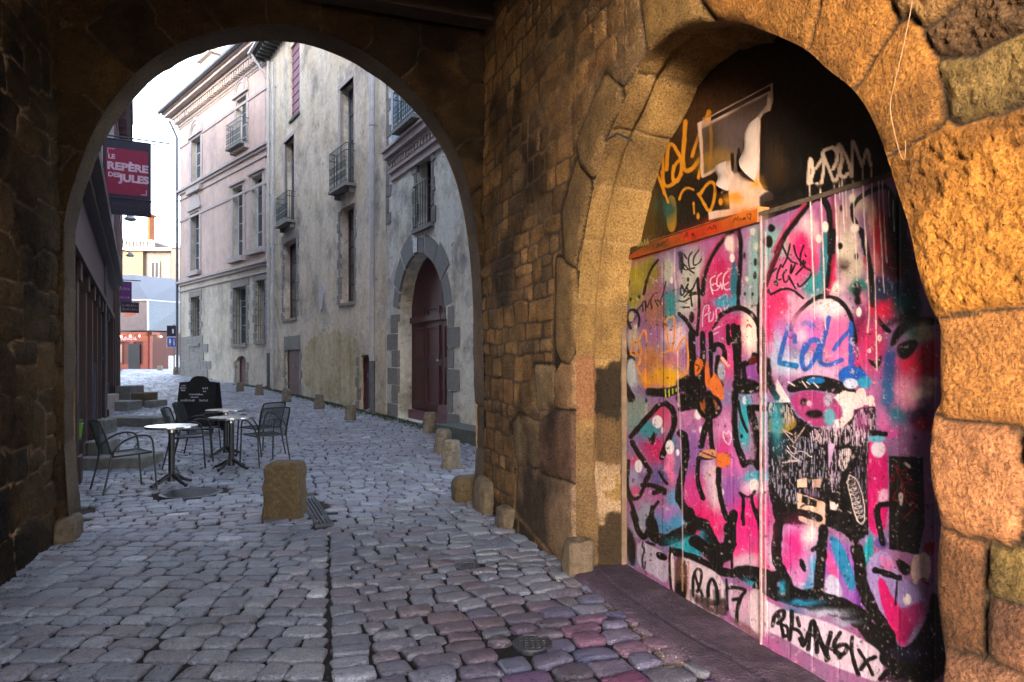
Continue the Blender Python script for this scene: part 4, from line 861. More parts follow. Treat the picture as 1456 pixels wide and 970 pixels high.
# H region
fill(RH, '170,220 300,150 440,160 600,220 650,270 620,290 540,290 420,260 300,250 190,280', K, 1.2); fill(RH, '190,290 300,255 420,270 510,330 550,400 500,480 400,500 330,480 230,390', (170, 75, 135), 2); dot(RH, 290, 330, 24, 26, (60, 15, 40), 2.5); dot(RH, 325, 340, 16, 20, (210, 180, 200), 2); dot(RH, 360, 410, 60, 30, (25, 8, 16), 4); dot(RH, 460, 430, 40, 60, (110, 165, 185), 4); dot(RH, 450, 320, 30, 40, (175, 165, 190), 3)
dot(RH, 610, 160, 95, 60, BLU, 2); dot(RH, 600, 210, 50, 34, (195, 205, 230), 2.5); dot(RH, 370, 190, 60, 22, (20, 130, 190), 2); fill(RH, '640,170 740,160 730,240 650,240', (60, 160, 200), 2)
fill(RH, '115,180 205,330 110,340 105,260', (220, 208, 212), 1, sm=0); BK_(RH, '200,200 230,215', 6, a=0); 
for p in ('190,200 230,225', '280,195 310,235', '310,200 330,215', '355,205 385,235'): stroke(RH, p, 8, (215, 210, 215), .6)
BK_(RH, '50,60 60,200 110,300', 30, soft=2)
fill(RH, '55,330 200,340 240,420 340,490 450,510 560,480 620,420 620,380 760,360 765,560 730,620 720,900 715,1200 620,1270 560,1200 430,1140 100,1130 60,900', (12, 8, 14), 1, sm=0, rough=2)
fill(RH, '485,300 550,260 630,270 650,240 690,240 700,290 745,290 760,360 690,350 620,385 610,440 540,500 480,500 490,455 550,430 540,360', (222, 205, 210), .8, rough=2, sm=0)
fill(RH, '55,430 130,440 230,420 250,490 160,540 60,535', (150, 128, 45), 1.2); fill(RH, '60,330 110,330 120,420 60,430', (200, 190, 195), 1, dry=.45); fill(RH, '120,340 200,345 240,480 150,490', (180, 165, 160), 1, dry=.5)
fill(RH, '330,490 760,470 730,620 560,620 330,600', (200, 185, 205), 1, .9, dry=.53); fill(RH, '620,380 760,370 760,560 600,600', (205, 190, 210), 1, .9, dry=.55)
fill(RH, '75,560 440,560 440,1000 80,1000', (170, 170, 195), 1, .8, dry=.60); fill(RH, '450,640 560,640 520,920 455,930', (185, 170, 200), 1, .8, dry=.54); fill(RH, '520,640 620,630 560,800 520,760', (205, 195, 205), .8, dry=.42)
fill(RH, '450,605 497,605 455,780', (190, 165, 200), .8, sm=0); fill(RH, '640,600 740,560 720,1000 600,1100', (150, 140, 170), 1, .6, dry=.6)
for p in ('150,510 225,600 295,500', '150,510 215,545'): stroke(RH, p, 7, (190, 170, 165), .6, sm=0)
for p in ('180,620 220,680 260,650 300,660 330,690 345,690', '180,650 230,700 265,715 190,715', '150,730 220,720 265,720', '215,620 240,640'): stroke(RH, p, 6, (205, 195, 205), .5)
WS = (215, 205, 210)
stroke(RH, '590,810 575,870 600,960', 5, WS, .5); stroke(RH, '590,810 640,840 670,920 690,1010 690,1120 660,1140 620,1060 600,960', 5, WS, .5)
for k in range(9): stroke(RH, [(600 + 8 * k + 28 * math.cos(t), 860 + 30 * k + 24 * math.sin(t)) for t in np.linspace(0, 5.4, 10)], 4, WS, .5)
# collage squares
fill(RI, '245,10 310,0 310,60 250,60', PW, .8, sm=0, rough=1); fill(RI, '345,10 410,0 400,60 345,60', (190, 165, 160), .8, sm=0, rough=1); fill(RI, '245,95 430,160 430,330 330,310 255,270', (215, 185, 172), .8, sm=0, rough=1); fill(RI, '280,110 380,150 370,190 275,160', K, .7, sm=0); BK_(RI, '270,225 390,260', 34); BK_(RI, '270,190 300,170 370,180', 8); fill(RI, '250,250 430,290 430,350 300,330', (150, 135, 150), 1, .8, dry=.45); fill(RI, '290,60 400,90 390,140 290,100', (140, 120, 150), 1, .8, dry=.45)
fill(RI, '460,150 495,160 500,175 520,165 505,210 465,205', WS, .7, sm=0); fill(RI, '530,210 540,215 536,222', WS, .6, sm=0); fill(RI, '575,218 605,226 600,232', WS, .6, sm=0)
# I region: lower letters
fill(RI, '710,-230 760,-330 845,-250 845,380 720,370 710,200', (200, 30, 130), 1.5); dot(RI, 780, -190, 48, 56, (215, 205, 225), 3); dot(RI, 770, -260, 60, 26, (110, 175, 205), 3); BK_(RI, '735,-300 830,-290', 24, soft=1); fill(RI, '790,80 845,60 840,180 770,160', (220, 185, 215), 3, .9)
fill(RI, '715,370 745,380 750,560 690,600 670,480 700,430', (30, 160, 180), 2); fill(RI, '750,390 845,380 850,470 760,460', (120, 95, 165), 3)
fill(RI, '105,440 150,300 250,320 400,360 400,440 380,640 350,740 260,750 180,700', (190, 160, 205), 2, rough=1); spray(1130, 775, 14, 22, (205, 50, 150), .95); spray(1120, 800, 10, 14, (200, 60, 150), .8); spray(1152, 760, 9, 11, (230, 215, 220), .95); spray(1150, 830, 8, 18, (60, 150, 190), .9); spray(1160, 810, 6, 20, (60, 160, 195), .8); spray(1140, 820, 10, 9, (205, 130, 190), .8); spray(1110, 830, 8, 10, (120, 150, 200), .7)
fill(RI, '265,520 300,550 310,620 280,610 258,560', K, 1, rough=1.5)
fill(RI, '440,350 560,430 640,470 700,900 620,880 520,800 420,780', (160, 110, 190), 2); fill(RI, '450,360 540,420 600,560 640,700 600,760 540,640 480,480', (50, 140, 185), 3); fill(RI, '430,440 500,560 520,680 450,640', (215, 90, 160), 3, .9); fill(RI, '440,620 530,660 550,820 420,780', (190, 190, 220), 2.5, rough=1); fill(RI, '600,460 640,480 660,700 620,640', (165, 90, 185), 3); fill(RI, '620,700 680,780 690,890 640,870', (115, 50, 160), 4, .9)
fill(RI, '750,480 850,480 900,600 930,640 1090,780 1100,830 1000,960 940,1140 860,1060 780,840 720,700 690,600', (165, 150, 205), 2); fill(RI, '770,650 820,660 860,760 960,900 1000,960 950,1130 880,1040 800,840', (205, 25, 130), 2.5); fill(RI, '900,850 1000,840 1090,800 1060,900 980,1060 930,1100', (165, 20, 110), 5, .9, rough=3); fill(RI, '780,500 860,520 900,620 800,600', (220, 130, 185), 3, .8, dry=.35)
dot(RI, 970, 797, 28, 38, (228, 220, 228), 1.5)
BK_(RI, '125,310 110,420 115,560 150,620 190,720 260,765 340,755', 44, soft=1.2); BK_(RI, '420,340 410,460 400,600 390,740 340,760', 46, soft=1.2); BK_(RI, '0,620 60,650 140,640', 50, soft=1.2); BK_(RI, '350,470 400,440', 20); BK_(RI, '640,470 665,600 680,740 740,860 810,970 860,1040', 56, soft=1.5); BK_(RI, '700,640 740,780 800,900', 20, a=.0)
BK_(RI, '760,605 915,655', 28, soft=.8, sm=0); BK_(RI, '905,660 893,830', 10); BK_(RI, '845,170 760,180 790,330 810,430', 28, soft=.8); fill(RI, '890,510 1000,580 1000,620 950,650 900,580', K, 1.5)
fill(RI, '850,-145 1075,-140 1085,300 1060,420 1045,505 850,465', (11, 7, 10), .8, sm=0, rough=1)
RD2 = (160, 18, 38)
for p in ('890,-80 930,-40 960,-60', '860,0 890,-30 880,30 850,0', '930,20 960,40 1000,0 1010,40', '960,-60 990,60 1030,20', '900,80 870,140 920,150', '1040,170 940,270', '930,60 970,180 1010,150 1040,200', '970,90 1060,120', '890,-80 960,80 940,130', '960,0 1030,-30', '990,110 1050,150'): stroke(RI, p, 6, RD2, .6, a=.8)
fill(RI, '915,90 945,100 940,160 925,190 915,140', (205, 195, 200), .8, rough=1); fill(RI, '945,-110 985,-90 1000,-60 960,-80', (215, 205, 210), .8, rough=1)
fill(RI, '1010,505 1040,500 1090,480 1130,540 1120,640 1100,680 1050,650 1030,700 1010,690 990,620', (222, 200, 200), 1, rough=1); fill(RI, '1070,440 1160,390 1140,520 1090,490', (150, 20, 30), 2.5); fill(RI, '1050,650 1110,660 1120,710 1090,700', (165, 25, 30), 1.5)
BK_(RI, '0,720 120,760 250,800 400,840 560,880 640,940', 60, soft=1.5); BK_(RI, '400,790 520,820 640,880 700,920', 60, soft=1.5); fill(RI, '560,860 860,1000 940,1150 1100,950 1130,700 1250,900 1250,1340 900,1340 700,1080', K, 3); spray(1140, 858, 20, 4, (45, 140, 180), .9); spray(1175, 872, 22, 4, (175, 180, 205), .85); spray(1120, 872, 16, 5, (40, 130, 170), .8); spray(1200, 885, 14, 4, (160, 165, 190), .7)
BK_(RI, '-60,660 100,700', 20); spray(1112, 836, 4, 8, (60, 170, 200), .8)
fill(RI, '880,860 1090,800 1060,900 1000,960 940,1130 900,1050', (180, 20, 115), 6, .0)
# J region: white foot of the right board
fill(RJ, '20,190 120,260 300,360 560,420 780,520 900,590 1000,660 1020,760 1000,900 850,840 600,750 440,660 180,500 30,520', (206, 192, 214), 2.5); fill(RJ, '20,190 120,200 170,300 170,520 30,520', (214, 198, 210), 1.5, .8)
for p, w in [('200,470 210,400 250,350 290,360 280,420 240,450', 20), ('240,380 260,440 280,540', 18), ('270,460 310,470 320,540 280,550', 18), ('340,360 345,440 325,570', 22), ('340,490 400,500 440,600', 18), ('385,410 400,470', 18), ('400,560 430,640 460,520', 18), ('465,640 480,440 510,430 520,560 530,660', 24), ('460,540 540,540', 18), ('520,480 560,600 610,710', 26), ('630,520 600,640 600,720', 24), ('700,520 640,620 700,700', 24), ('640,640 720,600 760,620 720,690 660,660', 26), ('790,550 780,620 800,740 835,830', 22), ('835,645 870,700 900,740 940,830', 18), ('960,700 900,720 855,785', 26), ('1060,700 1010,680 1020,740 1100,720 1150,760 1140,820', 40), ('1000,860 1060,790 1120,850', 30)]: BK_(RJ, p, w, soft=.7)
fill(RJ, '180,500 440,660 600,750 850,840 1000,900 1000,1000 600,900 180,600', (150, 110, 150), 2, .5)
fill(RJ, '1020,640 1200,640 1400,600 1400,1000 1040,1000 1010,900 1050,800', K, 3, .75, dry=.3)
spray(1290, 930, 22, 7, (40, 40, 90), .7)
for a in [(1105, 600, 8, 30, (70, 160, 180), .8), (955, 430, 10, 18, (60, 140, 150), .6), (1090, 760, 8, 20, (190, 60, 140), .6), (1225, 600, 8, 14, (160, 60, 140), .6), (1135, 455, 16, 14, (235, 170, 205), .5)]: spray(*a)
# blobs of ageing and thin vertical joints between boards
for p, wd in dr: stroke(RF, p, wd, (240, 222, 215), .5)
for p, wd in [('340,0 355,300 362,570', 8), ('412,0 425,300 430,600 435,640', 7), ('508,0 512,60', 6), ('630,0 640,320', 6), ('697,0 715,400 722,520 710,660', 8), ('750,0 760,400 765,600 770,910', 7), ('798,0 810,300 820,400', 7), ('823,0 835,200', 6)]: stroke(RG, p, wd, (222, 205, 205), .5)
stroke(R1, '1086,312 1086,905', 2.2, (150, 110, 120), .8, a=.8); stroke(R1, '1088.5,330 1088.5,905', 2.0, (215, 190, 205), .6, a=.8)
stroke(R1, '944,372 943,640 942,780', 1.0, (45, 25, 25), .6, a=.8); stroke(R1, '966,560 970,700 971,800', 1.6, (205, 190, 205), .6, a=.7); stroke(R1, '1066,650 1066,800 1066,900', .8, (60, 30, 40), .6, a=.7)
stroke(R1, '1130,590 1130,700', .7, (90, 80, 90), .5, a=.5); 
for x in range(890, 1340, 9):
    if abs(x - 1087) > 4: stroke(R1, f'{x},300 {x},1000', .6, (60, 45, 55), .6, a=.14)
# beam lettering
BEAM = [(904, 368), (925, 346), (1080, 295), (1083, 314)]
fill(R1, [(880, 372), (925, 345), (1083, 294), (1084, 315), (905, 370)], (178, 96, 34), .8, sm=0); spray(985, 335, 14, 8, (190, 60, 30), .9); spray(1010, 325, 14, 8, (195, 70, 35), .8); spray(935, 350, 18, 7, (120, 80, 30), .8); spray(1060, 305, 20, 8, (205, 130, 45), .8)
for p in ('505,525 520,485 530,500 510,505 530,520', '560,520 560,490 580,505 562,505 585,520', '680,470 700,440 710,465', '720,460 730,430', '740,440 745,460', '880,410 890,370 905,400 915,370', '920,400 935,375 940,400', '950,380 970,375', '950,390 970,386', '1005,390 980,365 980,345 1000,350 1015,338 1010,370 1005,390', '290,600 330,580 370,545', '300,580 340,560', '350,520 500,470'): stroke(RB, p, 7, (30, 14, 8), .5)
for p in ('140,560 140,600 160,590 150,560', '170,590 175,555 185,590', '200,545 195,585 215,575 215,560', '220,540 225,580'): stroke(RB, p, 8, (170, 175, 120), .5)
# general weathering
w_ = win(872, 0, 1352, 1000); sl, X, Y = w_
CV[sl] *= (.82 + .36 * fbm(X * .22, Y * .05, 4, 44))[..., None]; CV[sl] *= (.9 + .2 * fbm(X * .8, Y * .8, 2, 45))[..., None]
ch = fbm(X * .16, Y * .16, 5, 47, .65); mixin(sl, np.clip((ch - .72) * 60, 0, 1) * .7 * (Y > 360), (70, 52, 48)); mixin(sl, np.clip((.29 - ch) * 60, 0, 1) * .6 * (Y > 380), (205, 190, 195))
sp = fbm(X * .5, Y * .5, 4, 46); mixin(sl, (sp > .74) * .4 * (Y > 330), (20, 14, 18)); mixin(sl, (sp < .21) * .4 * (Y > 330), (225, 215, 220))
CVS = .60 * CV ** 1.32
def sample_cv(X, Y):
    x = np.clip((X - X0) * SX, 0, CW - 1.001); y = np.clip((Y - Y0) * SY, 0, CH - 1.001); xi = x.astype(int); yi = y.astype(int); fx = (x - xi)[:, None]; fy = (y - yi)[:, None]
    return (CVS[yi, xi] * (1 - fx) + CVS[yi, xi + 1] * fx) * (1 - fy) + (CVS[yi + 1, xi] * (1 - fx) + CVS[yi + 1, xi + 1] * fx) * fy
def painted(name, t, sa, sb, za, zb, ds, dz, keep, m, parent, thick=.02, poly=None, wob=None):
    nu = int((sb - sa) / ds); nv = int((zb - za) / dz); U, V = [a.ravel().copy() for a in np.meshgrid(np.linspace(sa, sb, nu), np.linspace(za, zb, nv), indexing='ij')]
    idx = np.arange(nu * nv).reshape(nu, nv); q = np.stack([idx[:-1, :-1], idx[1:, :-1], idx[1:, 1:], idx[:-1, 1:]], -1).reshape(-1, 4)
    q = q[keep(U[q].mean(1), V[q].mean(1))]
    used = np.unique(q); rm = np.full(nu * nv, -1); rm[used] = np.arange(len(used)); q = rm[q]; U = U[used]; V = V[used]
    T_ = np.full(len(U), t) + (wob(U, V) if wob else 0)
    W = np.stack([T_ * N_[0] + U * A_[0], T_ * N_[1] + U * A_[1], V], 1)
    px, py = CX + F * W[:, 0] / W[:, 1], HY - F * (W[:, 2] - EYE) / W[:, 1]
    return grid_mesh(name, W, q, m, parent, GO2, sample_cv(px, py), smooth=True)
GO2 = P(3.1, TG, 0)
M_PAINT = mat('spray_paint', (.5, .5, .5), rough=.55, attr=True, var=.14, scale=40, bump=.25, bscale=120, spec=.4, rvar=.15)
M_WOOD = mat('old_board', (.05, .035, .025), rough=.85, var=.4, scale=10, bump=.5, bscale=40)
boards = empty('painted_gate', GO2, 0, 'tall boarded gate covered in pink, teal and black graffiti under the stone doorway arch', 'gate')
ln = np.polyfit([wall_px(905, 368, TG)[0], wall_px(1083, 314, TG)[0]], [wall_px(905, 368, TG)[1], wall_px(1083, 314, TG)[1]], 1)
zb = 2.34
def warp(U, V): return .004 * (fbm(U * 5, V * 1.5, 3, 50) - .5) + .003 * np.exp(-((((U * 6.2) % 1) - .5) / .03) ** 2)
sj = wall_px(1087, 600, TG)[0]; sj2 = wall_px(944, 600, TG)[0]
p1 = painted('painted_board', TG, sj + .004, 4.72, .0, zb, .0055, .0055, lambda u, v: u > 0, M_PAINT, boards, wob=warp); p1['label'] = 'left graffiti board with the numerals 2017'
p2 = painted('painted_board', TG - .02, 1.2, sj + .002, .0, zb + .01, .0045, .0045, lambda u, v: u > 0, M_PAINT, boards, wob=warp); p2['label'] = 'right graffiti board with torn black posters'
p3 = painted('upper_panel', TG + .05, 1.2, 4.75, zb - .02, 3.65, .008, .008, lambda u, v: u > 0, M_PAINT, boards); p3['label'] = 'dark upper panel with yellow and white painted letters'
b = MB(); slab(b, wall_px(1083, 305, TG)[0], 4.75, TG - .028, TG + .06, 2.3105, 2.395)
bm_ = None
U0 = wall_px(1083, 305, TG)[0]
pb = painted('beam', TG - .03, U0, 4.72, 2.312, 2.392, .006, .006, lambda u, v: u > 0, M_PAINT, boards); pb['label'] = 'orange wooden cross beam'
b.build('beam_body', mat('beam_wood', (.30, .12, .035), rough=.8, var=.4, scale=12, bump=.5, bscale=40), pb, GO2)
b = MB(); slab(b, 1.2, U0 - .004, TG - .024, TG + .07, 2.338, 2.362); b.build('cross_rail', M_WOOD, boards, GO2)
b = MB(); slab(b, 4.56, 4.63, TG - .04, TG + .03, 0, 3.6); b.build('gate_post', mat('post_wood', (.12, .08, .05), rough=.8, var=.5, scale=8, bump=.6, bscale=40), boards, GO2)
b = MB(); slab(b, sj - .005, sj + .006, TG - .028, TG - .005, 0.02, zb); b.build('joint_strip', mat('strip', (.22, .15, .17), rough=.6, var=.4, scale=30), boards, GO2)
# torn poster, a thing of its own stuck to the panel
PT_ = TG + .046
pp = [wall_px(x, y, PT_) for x, y in POSTER]
us = [u for u, _ in pp]; vs_ = [v for _, v in pp]
GO2 = P(min(us), PT_, min(vs_))
poster = painted('torn_poster', PT_, min(us), max(us), min(vs_), max(vs_), .005, .005, lambda u, v: in_poly(u, v, pp), M_PAINT, None, wob=lambda u, v: -.006 * (fbm(u * 6, v * 6, 3, 52)))
tag(poster, 'torn white-edged poster with two tiny standing silhouettes on the dark upper panel', 'poster')
M_PAPER = mat('poster_paper', (.20, .165, .15), rough=.7, var=.15, scale=12, bump=.2, bscale=30)
def flap(px_, depth):
    c = [wall_px(x, y, PT_) for x, y in px_]; vs = []; n = 8
    (a, b_), (c_, d) = (np.array(c[0]), np.array(c[1])), (np.array(c[2]), np.array(c[3]))
    for i in range(n + 1):
        for j in range(n + 1):
            u = i / n; v = j / n; q = (a * (1 - u) + b_ * u) * (1 - v) + (d * (1 - u) + c_ * u) * v
            vs.append(P(q[0], PT_ - .008 - depth * math.sin(v * math.pi * .8) * (.4 + .6 * u) - .01 * math.sin(u * 7), q[1]))
    o = P(*(c[0][0], PT_, c[0][1]))
    m = MB(); m.add(vs, [(i * (n + 1) + j, (i + 1) * (n + 1) + j, (i + 1) * (n + 1) + j + 1, i * (n + 1) + j + 1) for i in range(n) for j in range(n)])
    ob = m.build('loose_flap', M_PAPER, poster, GO2, smooth=True); return ob
flap([(1082, 165), (1076, 258), (1060, 228), (1066, 182)], .05)
flap([(1035, 229), (1037, 272), (1024, 262), (1021, 236)], .03)
# ================================================================== THE STREET BEYOND
M_PINK = mat('pink_render', (.60, .44, .38), rough=.85, streak=.3, marks=.12, var=.10, scale=3, bump=.25, bscale=50, tint=(.30, .24, .24), tscale=.7, tlo=.45, thi=.75, tamt=.7)
M_STUCCO = mat('grey_render', (.58, .52, .43), rough=.9, streak=.4, marks=.4, var=.14, scale=4, bump=.5, bscale=30, tint=(.22, .20, .18), tscale=.6, tlo=.45, thi=.7, tamt=.8)
M_BEIGE = mat('beige_render', (.66, .58, .46), rough=.9, streak=.38, marks=.75, var=.16, scale=7, bump=.6, bscale=25, tint=(.25, .225, .20), tscale=.8, tlo=.48, thi=.66, tamt=.85)
M_BLUEW = mat('cold_render', (.68, .68, .61), rough=.9, streak=.4, marks=.85, var=.18, scale=7, bump=.6, bscale=25, tint=(.22, .225, .22), tscale=1.0, tlo=.48, thi=.66, tamt=.85)
M_OCHRE = mat('ochre_patch', (.57, .49, .32), rough=.95, streak=.5, marks=.7, var=.25, scale=6, bump=.6, bscale=25, tint=(.34, .27, .13), tscale=.9, tlo=.42, thi=.62)
M_TRIM = mat('dressed_limestone', (.44, .38, .36), rough=.85, var=.15, scale=10, bump=.3, bscale=50, tint=(.28, .25, .24), tscale=2)
M_QUOIN = mat('grey_granite_quoin', (.23, .22, .205), rough=.9, var=.3, scale=14, bump=.6, bscale=50, tint=(.15, .13, .11), tscale=1.6)
M_SLATEST = mat('blue_granite', (.20, .205, .205), rough=.85, var=.2, scale=16, bump=.4, bscale=60)
M_WHITE = mat('white_joinery', (.55, .57, .62), rough=.6, var=.08, scale=12)
M_GLASS = mat('window_glass', (.035, .045, .06), rough=.08, var=.2, scale=3, spec=.8)
M_DARK = mat('dark_interior', (.02, .02, .024), rough=.8)
M_RED = mat('oxblood_paint', (.065, .016, .021), rough=.5, var=.25, scale=10, bump=.3, bscale=40, tint=(.06, .018, .022), tscale=3)
M_RED2 = mat('faded_red_boards', (.12, .045, .05), rough=.7, var=.25, scale=9, bump=.3, bscale=40)
M_MAG = mat('magenta_shutter', (.16, .015, .06), rough=.5, var=.15, scale=10)
M_IRON = mat('green_black_iron', (.025, .05, .048), rough=.45, var=.2, scale=20)
M_ZINC = mat('zinc_pipe', (.42, .41, .42), rough=.45, var=.18, scale=5, metal=.0, spec=.6)
M_ZINCD = mat('cast_iron_foot', (.09, .10, .12), rough=.5, var=.3, scale=8)
M_SLATE = mat('roof_slate', (.10, .12, .15), rough=.55, var=.3, scale=8, bump=.4, bscale=20)
M_EAVE = mat('eave_timber', (.06, .07, .07), rough=.8, var=.3, scale=10)
M_MORT = mat('repair_plaster', (.50, .50, .52), rough=.9, var=.15, scale=12)
class Facade:
    """a vertical wall plane; u runs away from the camera, w sticks out towards the street"""
    def __init__(s, x0, y0, dx, side, name, label, cat, group=None):
        L = math.hypot(dx, 1); s.o = np.array([x0, y0]); s.d = np.array([dx / L, 1 / L])
        s.n = np.array([s.d[1], -s.d[0]]) * side       # side +1: faces +x
        s.root = empty(name, (x0, y0, float(ground_h(y0))), 0, label, cat, group); s.O = Vector((x0, y0, float(ground_h(y0))))
    def px(s, x, y, w=0.0):
        k = (x - CX) / F; o = s.o + s.n * w
        # (o + d u).x = k (o + d u).y
        u = (k * o[1] - o[0]) / (s.d[0] - k * s.d[1]); d = o[1] + s.d[1] * u
        return u, EYE + (HY - y) / F * d
    def W(s, u, z, w=0.0):
        p = s.o + s.d * u + s.n * w; return Vector((p[0], p[1], z))
    def slab(s, mb, u0, u1, z0, z1, w0, w1):
        v = [s.W(u0, z0, w0), s.W(u1, z0, w0), s.W(u1, z0, w1), s.W(u0, z0, w1), s.W(u0, z1, w0), s.W(u1, z1, w0), s.W(u1, z1, w1), s.W(u0, z1, w1)]
        mb.add(v, [(0, 3, 2, 1), (4, 5, 6, 7), (0, 1, 5, 4), (1, 2, 6, 5), (2, 3, 7, 6), (3, 0, 4, 7)]); return mb
    def prism(s, mb, loop, w0, w1, back=True):
        n = len(loop); a = [s.W(u, z, w1) for u, z in loop]; b = [s.W(u, z, w0) for u, z in loop]
        tri = tessellate_polygon([[Vector((u, z, 0)) for u, z in loop]])
        mb.add(a + b, [tuple(t) for t in tri] + ([tuple(n + i for i in t[::-1]) for t in tri] if back else []) + [(i, (i + 1) % n, n + (i + 1) % n, n + i) for i in range(n)]); return mb
    def wall(s, u0, u1, z0, z1, holes, m, thick=.42, name='wall', body=5.0):
        outer = [(u0, z0), (u1, z0), (u1, z1), (u0, z1)]; loops = [outer] + holes
        flat = [p for l in loops for p in l]; tri = tessellate_polygon([[Vector((u, z, 0)) for u, z in l] for l in loops])
        mb = MB(); mb.add([s.W(u, z) for u, z in flat], [tuple(t) for t in tri])
        for l in holes:
            n = len(l); mb.add([s.W(u, z) for u, z in l] + [s.W(u, z, -thick) for u, z in l], [(i, (i + 1) % n, n + (i + 1) % n, n + i) for i in range(n)])
        # sides, back and top of the house body
        c = [s.W(u0, z0), s.W(u1, z0), s.W(u1, z0, -body), s.W(u0, z0, -body), s.W(u0, z1), s.W(u1, z1), s.W(u1, z1, -body), s.W(u0, z1, -body)]
        mb.add(c, [(1, 2, 6, 5), (2, 3, 7, 6), (3, 0, 4, 7), (4, 5, 6, 7)])
        # lining behind the openings
        s.slab(mb, u0 + .05, u1 - .05, z0, z1 - .05, -thick - .06, -thick - .01)
        return mb.build(name, m, s.root, s.O)
def rect(f, x0, y0, x1, y1):
    """opening from the pixel box of its near/far edges measured at mid height"""
    ua, _ = f.px(x0, 300); ub, _ = f.px(x1, 300)
    xm = (x0 + x1) / 2; _, zt = f.px(xm, y0); _, zb = f.px(xm, y1)
    a, b = min(ua, ub), max(ua, ub); return [(a, zb), (b, zb), (b, zt), (a, zt)]
def box_of(r): us = [p[0] for p in r]; zs = [p[1] for p in r]; return min(us), max(us), min(zs), max(zs)
def window(f, r, cols=2, rows=3, depth=.26, frame=M_WHITE, glass=M_GLASS, fw=.05, label=None, bars=0, arch=False):
    a, b_, z0, z1 = box_of(r)
    fr = MB(); 
    f.slab(fr, a, a + fw, z0, z1, -depth - .06, -depth); f.slab(fr, b_ - fw, b_, z0, z1, -depth - .06, -depth)
    f.slab(fr, a + fw, b_ - fw, z0, z0 + fw, -depth - .06, -depth); f.slab(fr, a + fw, b_ - fw, z1 - fw, z1, -depth - .06, -depth)
    for c in range(1, cols):
        u = a + (b_ - a) * c / cols; f.slab(fr, u - fw * .55, u + fw * .55, z0 + fw, z1 - fw, -depth - .057, -depth - .003)
    for k in range(1, rows):
        z = z0 + (z1 - z0) * k / rows; f.slab(fr, a + fw, b_ - fw, z - .018, z + .018, -depth - .054, -depth - .008)
    o = fr.build('window', frame, f.root, f.O)
    if label: o['label'] = label
    p = MB(); f.slab(p, a + .01, b_ - .01, z0 + .01, z1 - .01, -depth - .05, -depth - .03); p.build('pane', glass, o, f.O)
    if bars:
        g = MB()
        for k in range(bars):
            u = a + (b_ - a) * (k + .5) / bars; g.tube([f.W(u, z0, -.06), f.W(u, z1, -.06)], .011, 6)
        for k in range(1, 4):
            z = z0 + (z1 - z0) * k / 4; g.tube([f.W(a, z, -.06), f.W(b_, z, -.06)], .011, 6)
        g.build('bars', M_IRON, o, f.O)
    return o
def sill(f, r, m, out=.12, h=.14, ext=.12, name='sill'):
    a, b_, z0, z1 = box_of(r); s = MB(); f.slab(s, a - ext, b_ + ext, z0 - h, z0 - .002, -.1, out); return s.build(name, m, f.root, f.O)
def balcony(f, r, h=1.0, out=.30, ext=.12, m=M_IRON, brackets=True):
    a, b_, z0, z1 = box_of(r); a -= ext; b_ += ext
    s = MB(); f.slab(s, a - .05, b_ + .05, z0 - .09, z0 - .003, 0.003, out + .04)
    for u in (a + .1, b_ - .1): f.prism(s, [(u - .05, z0 - .091), (u + .05, z0 - .091), (u + .04, z0 - .25), (u - .04, z0 - .25)], .003, out * .6)
    o = s.build('balcony', M_QUOIN, f.root, f.O)
    g = MB(); W = f.W
    for z in (z0 + .06, z0 + h * .82, z0 + h): g.tube([W(a, z, .02), W(a, z, out), W(b_, z, out), W(b_, z, .02)], .014, 6)
    n = max(4, int((b_ - a) / .11))
    for k in range(n + 1):
        u = a + (b_ - a) * k / n; g.tube([W(u, z0, out), W(u, z0 + h, out)], .009, 5)
        if k < n:
            um = u + (b_ - a) / n / 2
            for zc in (.25, .5): g.tube([W(um + .04 * math.cos(t), z0 + h * zc + .09 * math.sin(t), out) for t in np.linspace(0, 6.28, 9)], .007, 4)
    for k in range(1, 4):
        for u in (a, b_): g.tube([W(u, z0, out * k / 4), W(u, z0 + h, out * k / 4)], .009, 5)
    g.build('railing', m, o, f.O); return o
def blk(u0, u1, z0, z1, rng, c=.028):
    sg = 1 if u1 > u0 else -1; j = lambda: rng.uniform(-.014, .014)
    return [(u0 + j() * .3, z0 + j()), (u1 - sg * c + j(), z0 + j()), (u1 + j(), z0 + c + j()), (u1 + j() * 2, (z0 + z1) / 2), (u1 + j(), z1 - c + j()), (u1 - sg * c + j(), z1 + j()), (u0 + j() * .3, z1 + j())]
def quoins(f, u, z0, z1, rng, w=.3, hs=(.28, .42), alt=True, m=M_QUOIN, side=1, parent=None, out=.02):
    q = MB(); z = z0; k = 0
    while z < z1 - .1:
        h = min(rng.uniform(*hs), z1 - z); ww = w * (rng.uniform(.9, 1.15) if (k % 2 == 0 or not alt) else rng.uniform(.5, .7))
        f.prism(q, blk(u, u + side * ww, z + .01, z + h - .01, rng), -.05, out + rng.uniform(-.008, .012)); z += h; k += 1
    return q.build('quoin_stones', m, parent or f.root, f.O)
